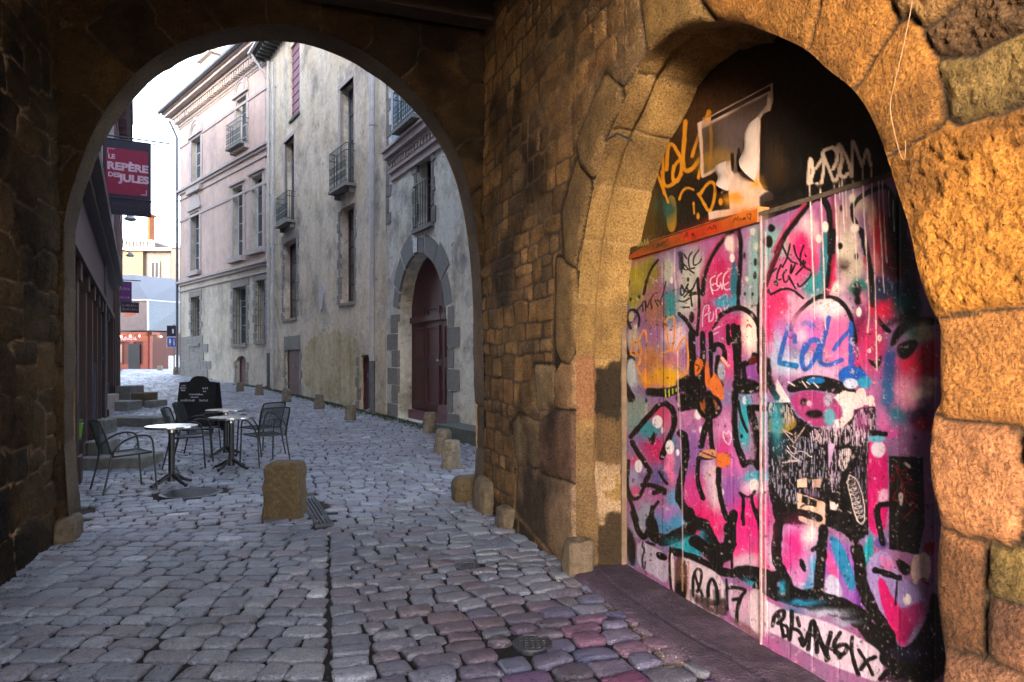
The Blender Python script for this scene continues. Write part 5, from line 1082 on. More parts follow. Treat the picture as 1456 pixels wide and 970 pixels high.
def pipe(f, x, y0, y1, r=.055, w=.14, foot=None, m=M_ZINC, name='downpipe'):
    u, _ = f.px(x, 400, w); d = (f.o + f.d * u)[1]; zt = EYE + (HY - y0) / F * d; zb = float(ground_h(d)) + .02
    p = MB(); p.tube([f.W(u, zb + (1.4 if foot else 0), w), f.W(u, zt, w)], r, 12)
    z = zb + 1.5
    while z < zt: p.tube([f.W(u, z, w), f.W(u, z + .09, w)], r * 1.22, 12); f.slab(p, u - .02, u + .02, z + .02, z + .06, 0, w); z += 2.1
    o = p.build(name, m, f.root, f.O, smooth=False)
    if foot: g = MB(); g.tube([f.W(u, zb, w), f.W(u, zb + 1.42, w)], r * 1.12, 12); g.tube([f.W(u, zb + .1, w), f.W(u, zb + .02, w + .14)], r, 10); g.build('pipe_foot', foot, o, f.O)
    return o
rs = np.random.default_rng(44)
# ------------------------------------------------------------------ beige town house (middle of the right row)
FB = Facade(-9.96, 28, -.669, -1, 'town_house', 'tall beige rendered house with tall windows, iron balconies and a pale downpipe', 'house')
uR, _ = FB.px(549, 400); uL = 0.0
A1 = rect(FB, 484, 118, 504, 268); B1 = rect(FB, 405, 197, 419, 318); C1 = rect(FB, 484, 293, 504, 430); D1 = rect(FB, 403, 343, 422, 453); S1 = rect(FB, 413, 60, 426, 166)
R1_ = rect(FB, 406, 497, 426, 561); R2_ = rect(FB, 511, 504, 527, 588)
def arched(r, rise, n=8):
    a, b_, z0, z1 = box_of(r); return [(a, z0), (b_, z0)] + [((a + b_) / 2 + (b_ - a) / 2 * math.cos(t), z1 - rise + rise * math.sin(t)) for t in np.linspace(0, math.pi, n)]
R2h = arched(R2_, .12)
FB.wall(uR, uL, -.2, 15.2, [A1, B1, C1, D1, S1, R1_, R2h], M_BEIGE, body=6)
window(FB, A1, 2, 4, frame=M_ZINCD); window(FB, B1, 2, 4, frame=M_ZINCD); window(FB, C1, 1, 5, frame=M_RED, fw=.07); window(FB, D1, 1, 4, frame=M_RED, fw=.06, bars=0)
for r in (A1, B1): balcony(FB, r, h=1.15 if r is A1 else 1.05, out=.30)
for r in (C1, D1, A1, B1): sill(FB, r, M_QUOIN, .05, .1, .06)
a, b_, z0, z1 = box_of(S1); g = MB(); FB.slab(g, a + .02, b_ - .02, z0 + .02, z1, -.12, -.07)
for k in range(1, 9): FB.slab(g, a + .02, b_ - .02, z0 + (z1 - z0) * k / 9 - .02, z0 + (z1 - z0) * k / 9 + .02, -.069, -.05)
g.build('shutter', M_MAG, FB.root, FB.O); sill(FB, S1, M_EAVE, .06, .08, .05)
for r in (D1, C1, R1_):
    a, b_, z0, z1 = box_of(r)
    quoins(FB, a, z0, z1, rs, .26 if r is not C1 else .14, (.24, .36), side=-1); quoins(FB, b_, z0, z1, rs, .22, (.24, .36), side=1)
for r in (A1, B1):
    a, b_, z0, z1 = box_of(r); q = MB(); FB.slab(q, a - .04, a, z0, z1, -.3, .03); FB.slab(q, b_, b_ + .16, z0, z1, -.1, .015); FB.slab(q, a - .04, b_ + .16, z1, z1 + .14, -.1, .03); q.build('window_surround', M_TRIM, FB.root, FB.O)
a, b_, z0, z1 = box_of(D1); q = MB(); FB.prism(q, [(a - .3, z1 + .01), (b_ + .25, z1 + .01), (b_ + .2, z1 + .3), ((a + b_) / 2, z1 + .42), (a - .25, z1 + .28)], -.1, .03); q.build('lintel', M_QUOIN, FB.root, FB.O)
a, b_, z0, z1 = box_of(R1_); q = MB(); FB.slab(q, a - .12, b_ + .14, z1 + .002, z1 + .5, -.1, .03); q.build('lintel', M_QUOIN, FB.root, FB.O)
def plank_door(f, r, m, depth=.16, leaves=2, label=None, loop=None, planks=3):
    a, b_, z0, z1 = box_of(r); g = MB(); n = leaves * planks; wd = (b_ - a) / n
    for k in range(n): f.slab(g, a + k * wd + .006, a + (k + 1) * wd - .006, z0 + .03, z1 + .02, -depth - .05, -depth)
    for zz in (z0 + (z1 - z0) * .2, z0 + (z1 - z0) * .75):
        f.slab(g, a + .03, b_ - .03, zz, zz + .12, -depth + .001, -depth + .02)
    o = g.build('door', m, f.root, f.O)
    if label: o['label'] = label
    h = MB(); f.slab(h, (a + b_) / 2 - .03, (a + b_) / 2 + .03, z0 + 1.0, z0 + 1.15, -depth + .021, -depth + .05); h.build('handle', M_ZINCD, o, f.O); return o
plank_door(FB, R1_, M_RED2, .08, 2, 'faded red double plank door'); plank_door(FB, R2_, M_RED2, .12, 1, 'narrow faded red plank door')
a, b_, z0, z1 = box_of(R2_); quoins(FB, b_, z0, z1, rs, .25, side=1); quoins(FB, a, z0, z1, rs, .2, side=-1)
def ragged(pts, a):
    pp_ = np.array(pts); n = len(pp_); out = []
    for i in range(n):
        for k in range(4): out.append(pp_[i] + (pp_[(i + 1) % n] - pp_[i]) * k / 4)
    out = np.array(out); nx = fbm(out[:, 0] * 2.3, out[:, 1] * 2.3, 5, 7, .65) - .5; ny = fbm(out[:, 0] * 2.3 + 9, out[:, 1] * 2.3, 5, 8, .65) - .5
    return [tuple(v) for v in out + np.stack([nx, ny], 1) * a * 5]
# ochre patch of bare render, light mortar repair
pts = [FB.px(x, y) for x, y in [(436, 480), (470, 470), (505, 476), (514, 490), (513, 560), (505, 575), (470, 568), (436, 558), (432, 520)]]
q = MB(); FB.prism(q, ragged(smooth_poly(pts, 3), .09), -.02, .004); q.build('render_patch', M_OCHRE, FB.root, FB.O)
pts = [FB.px(x, y) for x, y in [(454, 408), (461, 404), (463, 415), (460, 422), (458, 444), (455, 440)]]
q = MB(); FB.prism(q, smooth_poly(pts, 1), -.02, .03); q.build('mortar_splash', M_MORT, FB.root, FB.O)
pipe(FB, 529, 60, 590, .075, .16, M_ZINCD); pipe(FB, 388, 90, 560, .05, .12)
# eave with rafter feet
ze = FB.px(392, 68)[1]; q = MB(); FB.slab(q, uR, .35, ze, ze + .16, -.2, .62)
for k in range(40):
    u = .2 - k * .35
    if u > uR: FB.slab(q, u, u + .1, ze - .14, ze - .001, 0, .55)
q.build('eave', M_EAVE, FB.root, FB.O)
q = MB(); q.tube([FB.W(uR, ze + .1, .7), FB.W(.4, ze + .1, .7)], .08, 8); q.tube([FB.W(.15, ze + .05, .68), FB.W(.1, ze - .5, .35), FB.W(.08, ze - .9, .12)], .05, 8); q.build('gutter', M_ZINC, FB.root, FB.O)
# ------------------------------------------------------------------ grey house with the great portal (near end of the right row)
FT = Facade(-3.38, 18.2, -.56, -1, 'town_house', 'cold grey rendered house with the big arched oxblood door and a carved upper cornice', 'house')
uN, _ = FT.px(700, 400); uN -= 3.0; uF, _ = FT.px(549.5, 400)
PT1 = [FT.px(x, y) for x, y in [(566, 595), (566, 440), (568, 415), (574, 388), (582, 370), (593, 358), (604, 361), (616, 372), (625, 390), (630, 410), (634, 440), (637, 480), (637, 602)]]
zg = .12; PT1[0] = (PT1[1][0], zg); PT1[-1] = (PT1[-2][0], zg); PT1 = [PT1[0]] + smooth_poly(PT1[1:-1], 2, closed=False) + [PT1[-1]]
W1_ = rect(FT, 593, 222, 614, 322)
FT.wall(uN, uF, -.3, 11, [PT1[::1], W1_], M_BLUEW, thick=.45, body=5)
window(FT, W1_, 2, 3, frame=M_RED, fw=.06); sill(FT, W1_, M_QUOIN, .1, .1, .15)
a, b_, z0, z1 = box_of(W1_); q = MB(); W = FT.W
for k in range(7): u = a + (b_ - a) * k / 6; q.tube([W(u, z0, .1), W(u, z0 + 1.0, .1)], .010, 5)
for z in (z0 + .05, z0 + 1.0): q.tube([W(a, z, .0), W(a, z, .1), W(b_, z, .1), W(b_, z, 0)], .012, 5)
q.build('window_rail', M_IRON, FT.root, FT.O)
quoins(FT, b_, z0, z1, rs, .3, side=1); quoins(FT, a, z0, z1, rs, .22, side=-1)
# portal surround
pm = len(PT1); cu = (PT1[0][0] + PT1[-1][0]) / 2; zsp = FT.px(600, 440)[1]
q = MB(); n = 7; arcp = [p for p in PT1 if p[1] > zsp - .05]; 
def arcpt(t):
    x = t * (len(arcp) - 1); i = min(int(x), len(arcp) - 2); fr_ = x - i; return np.array(arcp[i]) * (1 - fr_) + np.array(arcp[i + 1]) * fr_
for k in range(n):
    t0, t1 = k / n + .006, (k + 1) / n - .006; inn = [arcpt(t0 + (t1 - t0) * j / 5) for j in range(6)]
    cc = np.array([cu, zsp - .3]); out_ = [p + (p - cc) / np.linalg.norm(p - cc) * (.46 + .1 * ((k * 7) % 3 - 1)) for p in inn[::-1]]
    FT.prism(q, [tuple(p) for p in inn + out_], -.05, .015 + .006 * (k % 2))
q.build('portal_voussoirs', M_SLATEST, FT.root, FT.O)
ua = PT1[-1][0]; ub = PT1[0][0]; lo, hi = min(ua, ub), max(ua, ub)
quoins(FT, hi, zg, zsp, rs, .75, (.34, .5), side=1, out=.015); quoins(FT, lo, zg, zsp, rs, .55, (.34, .5), side=-1, m=M_SLATEST, out=.015)
# door leaves: one wide, one narrow, with panels
dd = -.36
q = MB(); top = max(z for _, z in PT1)
gd = empty  # noqa
split = lo + (hi - lo) * .36
for (a, b_) in ((lo + .02, split - .01), (split + .01, hi - .02)):
    loop = [(a, zg + .25)] + [(b_, zg + .25)]
    us = np.linspace(b_, a, 9); 
    def topz(u):
        zz = [p1_[1] + (p2_[1] - p1_[1]) * (u - p1_[0]) / (p2_[0] - p1_[0] + 1e-9) for p1_, p2_ in zip(PT1[1:-1], PT1[2:]) if min(p1_[0], p2_[0]) - 1e-6 <= u <= max(p1_[0], p2_[0]) + 1e-6 and abs(p1_[0] - p2_[0]) > 1e-6]
        return max(zz) if zz else zsp
    loop += [(float(u), topz(float(u)) - .01) for u in us]
    FT.prism(q, loop, dd - .07, dd)
    cols = 2 if b_ - a > 1.2 else 1; wd = (b_ - a - .16) / cols
    for c in range(cols):
        for (za, zb_) in ((zg + .4, zg + 1.35), (zg + 1.5, zg + 2.3), (zg + 2.42, zg + 2.75)):
            x0 = a + .08 + c * wd + .05; x1 = a + .08 + (c + 1) * wd - .05
            for r_ in ((x0, x1, za, za + .05), (x0, x1, zb_ - .05, zb_), (x0, x0 + .05, za + .05, zb_ - .05), (x1 - .05, x1, za + .05, zb_ - .05)): FT.slab(q, *r_, dd + .001, dd + .03)
    FT.slab(q, a + .01, b_ - .01, zsp - .25, zsp - .1, dd + .002, dd + .06)
door = q.build('door', M_RED, FT.root, FT.O); door['label'] = 'tall arched oxblood double door with carved panels'
q = MB(); FT.slab(q, lo + .02, hi - .02, zg - .1, zg + .22, dd - .06, dd + .09); FT.slab(q, lo + .02, split, zg + .22, zg + .45, dd + .03, dd + .12); q.build('kick_board', mat('pink_kick_board', (.17, .08, .10), rough=.6, var=.2, scale=8), door, FT.O)
q = MB(); q.lathe([(.0, 0), (.03, 0), (.035, .03), (.0, .05)], 10, FT.W(split + .15, zg + 1.45, dd + .06)); q.build('door_knob', M_ZINC, door, FT.O)
# house number plate
u, z = FT.px(592.5, 349); q = MB(); FT.slab(q, u - .12, u + .12, z - .17, z + .17, .02, .04); pl = q.build('number_plate', mat('enamel_blue', (.05, .06, .12), rough=.3), FT.root, FT.O)
def fmat(f, u, z, w, rot=0):
    R_ = Matrix(((-f.d[0], 0, f.n[0]), (-f.d[1], 0, f.n[1]), (0, 1, 0))).to_4x4()
    if f.n[0] > 0: R_ = Matrix(((f.d[0], 0, f.n[0]), (f.d[1], 0, f.n[1]), (0, 1, 0))).to_4x4()
    return Matrix.Translation(f.W(u, z, w) - f.O) @ R_
text('numeral', '1', .26, M_WHITE, fmat(FT, u, z, .042), pl)
# cornice, painted upper bay, little balcony
zc = FT.px(585, 214)[1]
q = MB(); uA, _ = FT.px(558, 250)
for (z_, h_, o_) in ((0, .18, .06), (.18, .10, .12), (.42, .10, .16), (.52, .16, .26), (.68, .06, .32)): FT.slab(q, uN, uA, zc - .45 + z_, zc - .45 + z_ + h_ - .003, -.05, o_)
k = 0
u = uA - .1
while u > uN: FT.slab(q, u - .09, u, zc - .17, zc - .035, .0, .15); u -= .19
q.build('cornice', M_TRIM, FT.root, FT.O)
q = MB(); FT.slab(q, uN, uA - .02, zc + .28, 10.9, .0, .03); q.build('upper_bay', mat('blue_limewash', (.30, .40, .50), rough=.8, var=.3, scale=3, tint=(.5, .55, .6), tscale=2.5, tlo=.45, thi=.55), FT.root, FT.O)
bc = rect(FT, 586, 120, 606, 178); balcony(FT, bc, .9, .4, .2)
quoins(FT, uF, 5.2, 10.5, rs, .35, (.25, .45), side=-1, m=M_QUOIN, out=.012)
q = MB(); FT.slab(q, *sorted([FT.px(655, 600)[0], FT.px(690, 600)[0] - 1.2]), -.1, .30, .003, .55); q.build('door_step', mat('mossy_step', (.10, .11, .10), rough=.9, var=.3, scale=9), FT.root, FT.O)
# ------------------------------------------------------------------ pink mansion (far end of the right row)
FK = Facade(-9.96, 28, -.934, -1, 'mansion', 'pink rendered mansion with pale stone window surrounds and a heavy cornice', 'house')
FKe, _ = FK.px(256, 400); FKs = .02
wins = {}
for k, (x0, y0, x1, y1) in dict(a=(273, 197, 286, 268), b=(337, 140, 351, 209), c=(272, 302, 284, 386), d=(332, 266, 346, 366), e=(359, 250, 374, 354), f=(272, 422, 284, 488), g=(332, 408, 350, 489), h=(364, 398, 377, 484)).items(): wins[k] = rect(FK, x0, y0, x1, y1)
DA = arched(rect(FK, 336, 506, 350, 548), .25)
ztop = FK.px(320, 118)[1]
FK.wall(FKs, FKe, .2, ztop, list(wins.values()) + [DA], M_STUCCO, body=8)
zs1 = FK.px(320, 392)[1]; zs2 = FK.px(320, 244)[1]
# pink skin on the upper storeys, butted round the windows
def skin(f, u0, u1, z0, z1, rects, m, w0, w1, name):
    us = sorted({u0, u1} | {p for r in rects for p in box_of(r)[:2] if u0 < p < u1}); q = MB()
    for i in range(len(us) - 1):
        a, b_ = us[i], us[i + 1]; blocks = sorted((box_of(r)[2], box_of(r)[3]) for r in rects if box_of(r)[0] <= a + 1e-6 and box_of(r)[1] >= b_ - 1e-6)
        z = z0
        for (c, d) in blocks:
            if c > z: f.slab(q, a, b_, z, min(c, z1), w0, w1)
            z = max(z, d)
        if z < z1: f.slab(q, a, b_, z, z1, w0, w1)
    return q.build(name, m, f.root, f.O)
def grow(r, e, t=0): a, b_, z0, z1 = box_of(r); return [(a - e, z0), (b_ + e, z0), (b_ + e, z1 + t), (a - e, z1 + t)]
up = [grow(wins[k], .24, .12) for k in 'abcde']
skin(FK, FKs + .35, FKe - .3, zs1 + .2, ztop - .45, up, M_PINK, -.02, .02, 'pink_render')
for k in 'abcde':
    a, b_, z0, z1 = box_of(wins[k]); q = MB()
    for (x0, x1) in ((a - .235, a - .003), (b_ + .003, b_ + .235)):
        FK.slab(q, x0, x1, z0, z1 + .115, -.02, .045); n = int((z1 - z0) / .26)
        for j in range(n): 
            xx = (x0 - .045, x0 - .001) if x0 < a - .1 else (x1 + .001, x1 + .045)
            FK.slab(q, *xx, z0 + j * .26 + .03, z0 + j * .26 + .16, -.02, .05)
    FK.slab(q, a - .002, b_ + .002, z1 + .002, z1 + .115, -.02, .045); FK.slab(q, a - .3, b_ + .3, z1 + .118, z1 + .2, -.02, .14)
    if k in 'ab':
        FK.prism(q, [(a - .3, z1 + .203), (b_ + .3, z1 + .203)] + [((a + b_) / 2 + ((b_ - a) / 2 + .3) * math.cos(t), z1 + .203 + .85 * math.sin(t)) for t in np.linspace(.1, math.pi - .1, 10)], -.02, .07)
        for t in (.55, .8): q.tube([FK.W((a + b_) / 2 + ((b_ - a) / 2 + .3) * t * math.cos(v), z1 + .22 + .85 * t * math.sin(v), .08) for v in np.linspace(0, math.pi, 12)], .035, 6)
    if k in 'c':
        FK.prism(q, [(a - .3, z1 + .203), (b_ + .3, z1 + .203), (b_ + .1, z1 + .7), ((a + b_) / 2, z1 + .95), (a - .1, z1 + .7)], -.02, .08)
    q.build('window_surround', M_TRIM, FK.root, FK.O); window(FK, wins[k], 2, 4, .2)
    sill(FK, wins[k], M_TRIM, .22, .22, .3)
for k in 'fgh':
    window(FK, wins[k], 2, 3, .3, bars=4); sill(FK, wins[k], M_QUOIN, .08, .16, .1); a, b_, z0, z1 = box_of(wins[k]); quoins(FK, a, z0, z1, rs, .34, side=-1); quoins(FK, b_, z0, z1, rs, .3, side=1)
    q = MB(); FK.prism(q, [(a - .35, z1 + .002), (b_ + .3, z1 + .002), (b_ + .26, z1 + .3), (a - .3, z1 + .3)], -.05, .03); q.build('lintel', M_QUOIN, FK.root, FK.O)
q = MB()
for z_ in (zs1, zs2): 
    for (o_, a, b_) in ((.10, 0, .12), (.18, .122, .24), (.07, -.3, -.24)): FK.slab(q, FKs, FKe + .05, z_ + a, z_ + b_, -.02, o_)
for z_ in (FK.px(262, 207)[1], FK.px(262, 313)[1]): FK.slab(q, FKs, FKe, z_ - .06, z_ + .06, .02, .06)
q.build('string_course', M_TRIM, FK.root, FK.O)
balcony(FK, wins['b'], 1.05, .38, .25)
# cornice with modillions, gutter, roof, dormer
q = MB(); zc = ztop
for (a, b_, o_) in ((-.5, -.38, .10), (-.10, .06, .34), (.062, .2, .62), (.202, .34, .72)): FK.slab(q, FKs - .1, FKe + o_, zc + a, zc + b_ - .003, -.1, o_)
u = FKs + .1
while u < FKe: FK.slab(q, u, u + .13, zc - .37, zc - .102, .0, .30); u += .27
u = FKs + .1
while u < FKe: FK.slab(q, u, u + .08, zc - .62, zc - .502, .0, .07); u += .16
q.build('cornice', M_TRIM, FK.root, FK.O)
q = MB(); q.add([FK.W(FKs - .1, zc + .36, .74), FK.W(FKe + .7, zc + .36, .74), FK.W(FKe - 1.5, zc + 4.2, -3.2), FK.W(FKs - .1, zc + 4.2, -3.2), FK.W(FKe + .7, zc + .36, -8), FK.W(FKs - .1, zc + .36, -8), FK.W(FKs - .1, zc + .33, .74), FK.W(FKe + .7, zc + .33, .74)], [(0, 1, 2, 3), (1, 4, 2), (2, 4, 5, 3), (6, 7, 1, 0)]); q.build('roof', M_SLATE, FK.root, FK.O)
q = MB(); q.tube([FK.W(FKs, zc + .34, .82), FK.W(FKe + .8, zc + .34, .82)], .10, 8); q.tube([FK.W(FKe + .1, zc - .2, .5), FK.W(FKe + .06, zc - 1.0, .14), FK.W(FKe + .05, 1.0, .12)], .07, 8); q.build('gutter', M_ZINCD, FK.root, FK.O)
ud, zd = FK.px(291, 122, -.2); q = MB(); FK.slab(q, ud - .75, ud + .75, zc + .4, zc + 2.3, -1.6, -.3); FK.slab(q, ud - .95, ud + .95, zc + 2.303, zc + 2.5, -1.8, -.1); dm = q.build('dormer', M_TRIM, FK.root, FK.O)
q = MB(); FK.slab(q, ud - .4, ud + .4, zc + .8, zc + 2.1, -.299, -.27); q.build('pane', M_GLASS, dm, FK.O)
ud, _ = FK.px(322, 122, -.2); q = MB(); FK.slab(q, ud - .7, ud + 1.0, zc + .4, zc + 2.0, -1.6, -.35); q.build('dormer', M_SLATE, FK.root, FK.O)
# ground-floor details: block courses, cellar door
q = MB(); z = .35; rr = np.random.default_rng(8)
for row in range(6):
    u = FKe - .02; z1_ = z + .42
    while u > FKe - 4.2 + rr.uniform(-.4, .9) * row * .5:
        w = rr.uniform(.5, .9); FK.prism(q, blk(u - .01, u - w + .01, z + .01, z1_ - .01, rr), -.05, .015 + rr.uniform(0, .015)); u -= w
    z = z1_
q.build('base_stones', M_QUOIN, FK.root, FK.O)
a, b_, z0, z1 = box_of(DA); q = MB(); FK.prism(q, [(p[0] * 1.0, p[1]) for p in DA], -.2, -.15); o = q.build('door', M_RED2, FK.root, FK.O); o['label'] = 'low arched cellar door'
quoins(FK, a, z0, z1 - .2, rs, .25, side=-1); quoins(FK, b_, z0, z1 - .2, rs, .25, side=1)
pipe(FK, 381.5, 90, 555, .06, .2, M_ZINCD)
# ================================================================== LEFT ROW, SIGNS, THE FAR SQUARE
M_PANEL = mat('pale_mauve_panel', (.10, .07, .085), rough=.7, var=.15, scale=6)
M_DKRED = mat('dark_shop_timber', (.035, .014, .017), rough=.5, var=.3, scale=9, bump=.3, bscale=30)
M_MAUVE = mat('mauve_timber', (.07, .022, .035), rough=.6, var=.3, scale=9, bump=.3, bscale=30)
M_LPLAST = mat('left_plaster', (.30, .27, .29), rough=.9, var=.15, scale=5, bump=.3, bscale=25)
FL = Facade(-6.82, 10.7, -.549, 1, 'shop_house', 'dark timber shopfront house with mauve fascia behind the hanging banner', 'house')
def dU(d): return (d - 10.7) / FL.d[1]
u0, u1 = dU(7.0), dU(20.0)
bays = []; u = u0 + .5
zf = 2.95
holes = []
while u + 1.5 < u1: holes.append([(u, .95), (u + 1.25, .95), (u + 1.25, zf - .25), (u, zf - .25)]); u += 1.62
holes2 = [[(a, 6.4), (a + 1.0, 6.4), (a + 1.0, 8.3), (a, 8.3)] for a in np.arange(u0 + 1.5, u1 - 1.5, 3.2)]
FL.wall(u0, u1, -.2, 14, holes + holes2, M_LPLAST, thick=.35, body=9)
q = MB(); FL.slab(q, u0, u1 - .02, -.1, .93, .002, .10); q.build('stall_riser', M_DKRED, FL.root, FL.O)
for h in holes:
    a, b_, z0, z1 = box_of(h); window(FL, h, 2, 1, .12, M_WHITE, fw=.045)
    q = MB(); FL.slab(q, a - .34, a - .02, -.1, zf - .02, .003, .16); FL.slab(q, a - .37, a + .01, zf - .35, zf - .12, .16, .20); FL.slab(q, a - .37, a + .01, .0, .35, .16, .20); FL.slab(q, a, b_, z0 + 1.0, z0 + 1.08, -.1, .05); q.build('pilaster', M_DKRED, FL.root, FL.O)
q = MB(); FL.slab(q, u0, u1 - .02, zf, zf + .72, .003, .20); q.build('fascia_board', M_PANEL, FL.root, FL.O)
q = MB(); FL.slab(q, u0, u1, zf + .723, zf + .85, .0, .34); FL.slab(q, u0, u1, zf + .853, zf + 1.0, .0, .46); FL.slab(q, u0, u1, zf - .12, zf - .003, .0, .24); q.build('shop_cornice', M_DKRED, FL.root, FL.O)
for h in holes2: window(FL, h, 2, 3, .15, M_WHITE); 
q = MB()
for a in np.arange(u0 + .4, u1, 1.6): FL.slab(q, a, a + .16, 4.0, 13.9, .003, .03)
for z in (4.6, 6.1, 8.6, 10.4, 12.4): FL.slab(q, u0, u1, z, z + .18, .031, .05)
q.build('timber_frame', M_MAUVE, FL.root, FL.O)
pipe(FL, 150, 330, 545, .028, .22, m=M_ZINCD)
# second house: jettied, dark
FM = Facade(FL.o[0] + FL.d[0] * u1, FL.o[1] + FL.d[1] * u1, -.549, 1, 'timbered_house', 'dark jettied half-timbered house at the far end of the left row', 'house')
v1 = (30.3 - 20.0) / FM.d[1]
hs = []; a = .6
while a + 1.2 < v1: hs.append([(a, 1.3), (a + 1.1, 1.3), (a + 1.1, 3.6), (a, 3.6)]); a += 1.9
FM.wall(.02, v1, .0, 14.2, hs, M_MAUVE, thick=.3, body=9)
for h in hs: window(FM, h, 2, 2, .12, M_RED, fw=.06)
q = MB(); FM.slab(q, .02, v1, 5.0, 9.2, .003, .22); q.build('first_jetty', M_LPLAST, FM.root, FM.O)
q = MB(); FM.slab(q, .02, v1, 10.2, 14.3, .003, .62); q.build('top_jetty', M_LPLAST, FM.root, FM.O)
q = MB(); k = .1
while k < v1:
    FM.slab(q, k, k + .15, 5.0, 9.2, .221, .25); FM.slab(q, k, k + .16, 10.2, 14.3, .621, .65); FM.prism(q, [(k, 4.999), (k + .16, 4.999), (k + .16, 4.4), (k, 4.4)], .003, .2); FM.slab(q, k, k + .14, 9.8, 10.197, .003, .5); FM.slab(q, k, k + .14, 9.3, 9.79, .003, .26); k += .82
for z in (5.0, 6.9, 9.0): FM.slab(q, .02, v1, z, z + .16, .251, .27)
FM.slab(q, .02, v1, 10.2, 10.4, .651, .67); FM.slab(q, .02, v1, 12.2, 12.35, .651, .67)
q.build('timber_frame', M_MAUVE, FM.root, FM.O)
q = MB(); k = .35
while k < v1 - .1: FM.slab(q, k - .12, k + .12, .0, 4.95, .003, .2); k += 1.9
q.build('shop_posts', M_DKRED, FM.root, FM.O)
q = MB(); FM.slab(q, .02, v1 + .3, 14.3, 14.5, -9, .9); q.build('roof', M_SLATE, FM.root, FM.O)
q = MB(); FL.slab(q, u0, u1 - .02, 14.0, 14.2, -9, .4)
a_ = [FL.W(u0, 14.2, .4), FL.W(u1 - .02, 14.2, .4), FL.W(u1 - .02, 14.2, -9), FL.W(u0, 14.2, -9), FL.W(u0, 18.5, -4.3), FL.W(u1 - .02, 18.5, -4.3)]
q.add(a_, [(0, 1, 5, 4), (3, 4, 5, 2), (0, 4, 3), (1, 2, 5)]); q.build('roof', M_SLATE, FL.root, FL.O)  # pitched roof out of view, added on top to block the low sun
# --- hanging signs on brackets
M_BLACK = mat('sign_black', (.018, .014, .03), rough=.5, var=.2, scale=6)
M_WINE = mat('banner_wine', (.26, .012, .05), rough=.7, var=.15, scale=10)
M_PURP = mat('sign_purple', (.13, .015, .16), rough=.5, var=.15, scale=8)
M_CREAM = mat('sign_lettering', (.62, .42, .50), rough=.6)
M_FAINT = mat('faint_lettering', (.07, .05, .09), rough=.6)
def sign_frame(f, d, z):
    u = (d - f.o[1]) / f.d[1]; p = f.o + f.d * u; return Vector((p[0], p[1], z)), Vector((f.n[0], f.n[1], 0))
def hang(f, d, w0, w1, z0, z1, name, label, cat, m, rods=(), thick=.03):
    o, n = sign_frame(f, d, z0); tdir = n.cross(Vector((0, 0, 1)))   # towards the camera
    root = empty(name, o, 0, label, cat)
    Mx = Matrix((( n.x, 0, tdir.x, 0), (n.y, 0, tdir.y, 0), (0, 1, 0, 0), (0, 0, 0, 1)))
    b = MB(); b.box((w0, 0, -thick / 2), (w1, z1 - z0, thick / 2), Mx, bev=.006); pl = b.build('sign_panel', m, root)
    for (z, w, r) in rods:
        g = MB(); g.tube([Mx @ Vector((-.1, z - z0, 0)), Mx @ Vector((w, z - z0, 0))], r, 8); g.build('bracket_rod', M_IRON, root)
    return root, Mx, pl, thick / 2
root, Mx, pl, tk = hang(FL, 16.5, .10, 1.13, 5.16, 6.98, 'hanging_banner', 'black and wine red banner reading Le Repère des Jules', 'sign', M_BLACK, [(7.07, 1.55, .02), (7.0, 1.22, .018), (5.56, 1.2, .016)])
H_ = 1.82
b = MB(); b.box((.16, .50, tk + .001), (1.06, 1.62, tk + .006), Mx); b.build('wine_panel', M_WINE, pl)
def T_(body, x, y, size, sx=1, al='LEFT', m=M_CREAM, name='lettering', bold=.006): return text(name, body, size, m, Mx @ Matrix.Translation((x, y, tk + .009)), pl, al, .002, sx, bold)
T_('LE', .20 / 1.0, 1.40, .15, 1.0); T_('REPÈRE', .20 / 1.12, 1.17, .245, 1.12, bold=.012); T_('DES', .20, .96, .15, 1.0); T_('JULES', .475 / 1.06, .90, .245, 1.06, bold=.012)
b = MB()
for r_ in ((.19, 1.585, .34, 1.60), (.19, 1.47, .205, 1.585), (.90, .535, 1.03, .55), (1.015, .55, 1.03, .66)): b.box((r_[0], r_[1], tk + .007), (r_[2], r_[3], tk + .010), Mx)
b.build('corner_marks', M_CREAM, pl)
b = MB(); b.box((.10, .40, tk + .002), (1.13, .415, tk + .02), Mx)
for k in range(12): b.tube([Mx @ Vector((.14 + k * .083, .47, tk + .01)), Mx @ Vector((.17 + k * .083, .42, tk + .01))], .008, 5)
b.build('lacing', M_FAINT, pl)
def squiggle(Mx, x0, x1, y, h, seed, r, m, parent, z, name='lettering'):
    rg = np.random.default_rng(seed); b = MB(); x = x0
    while x < x1 - h * .3:
        w = rg.uniform(.4, .8) * h; n = 6; kind = rg.integers(0, 3)
        if kind == 0: pts = [(x, y), (x + w * .1, y + h), (x + w * .5, y + h * .5), (x + w * .9, y)]
        elif kind == 1: pts = [(x + w * .5 + w * .4 * math.cos(t), y + h * .4 + h * .4 * math.sin(t)) for t in np.linspace(.5, 5.8, n)]
        else: pts = [(x, y + h * .7), (x + w * .3, y), (x + w * .5, y + h * .6), (x + w * .9, y + h * .05)]
        b.tube([Mx @ Vector((p[0], p[1], z)) for p in pts], r, 5); x += w + h * .18
    return b.build(name, m, parent)
squiggle(Mx, .3, .9, .22, .09, 3, .006, M_FAINT, pl, tk + .006); squiggle(Mx, .16, 1.08, .07, .09, 4, .006, M_FAINT, pl, tk + .006)
root, Mx, pl, tk = hang(FM, 28.0, .10, .62, 4.0, 4.88, 'hanging_sign', 'small purple sign with white script hanging above the black sign', 'sign', M_PURP, [(4.94, .95, .02)])
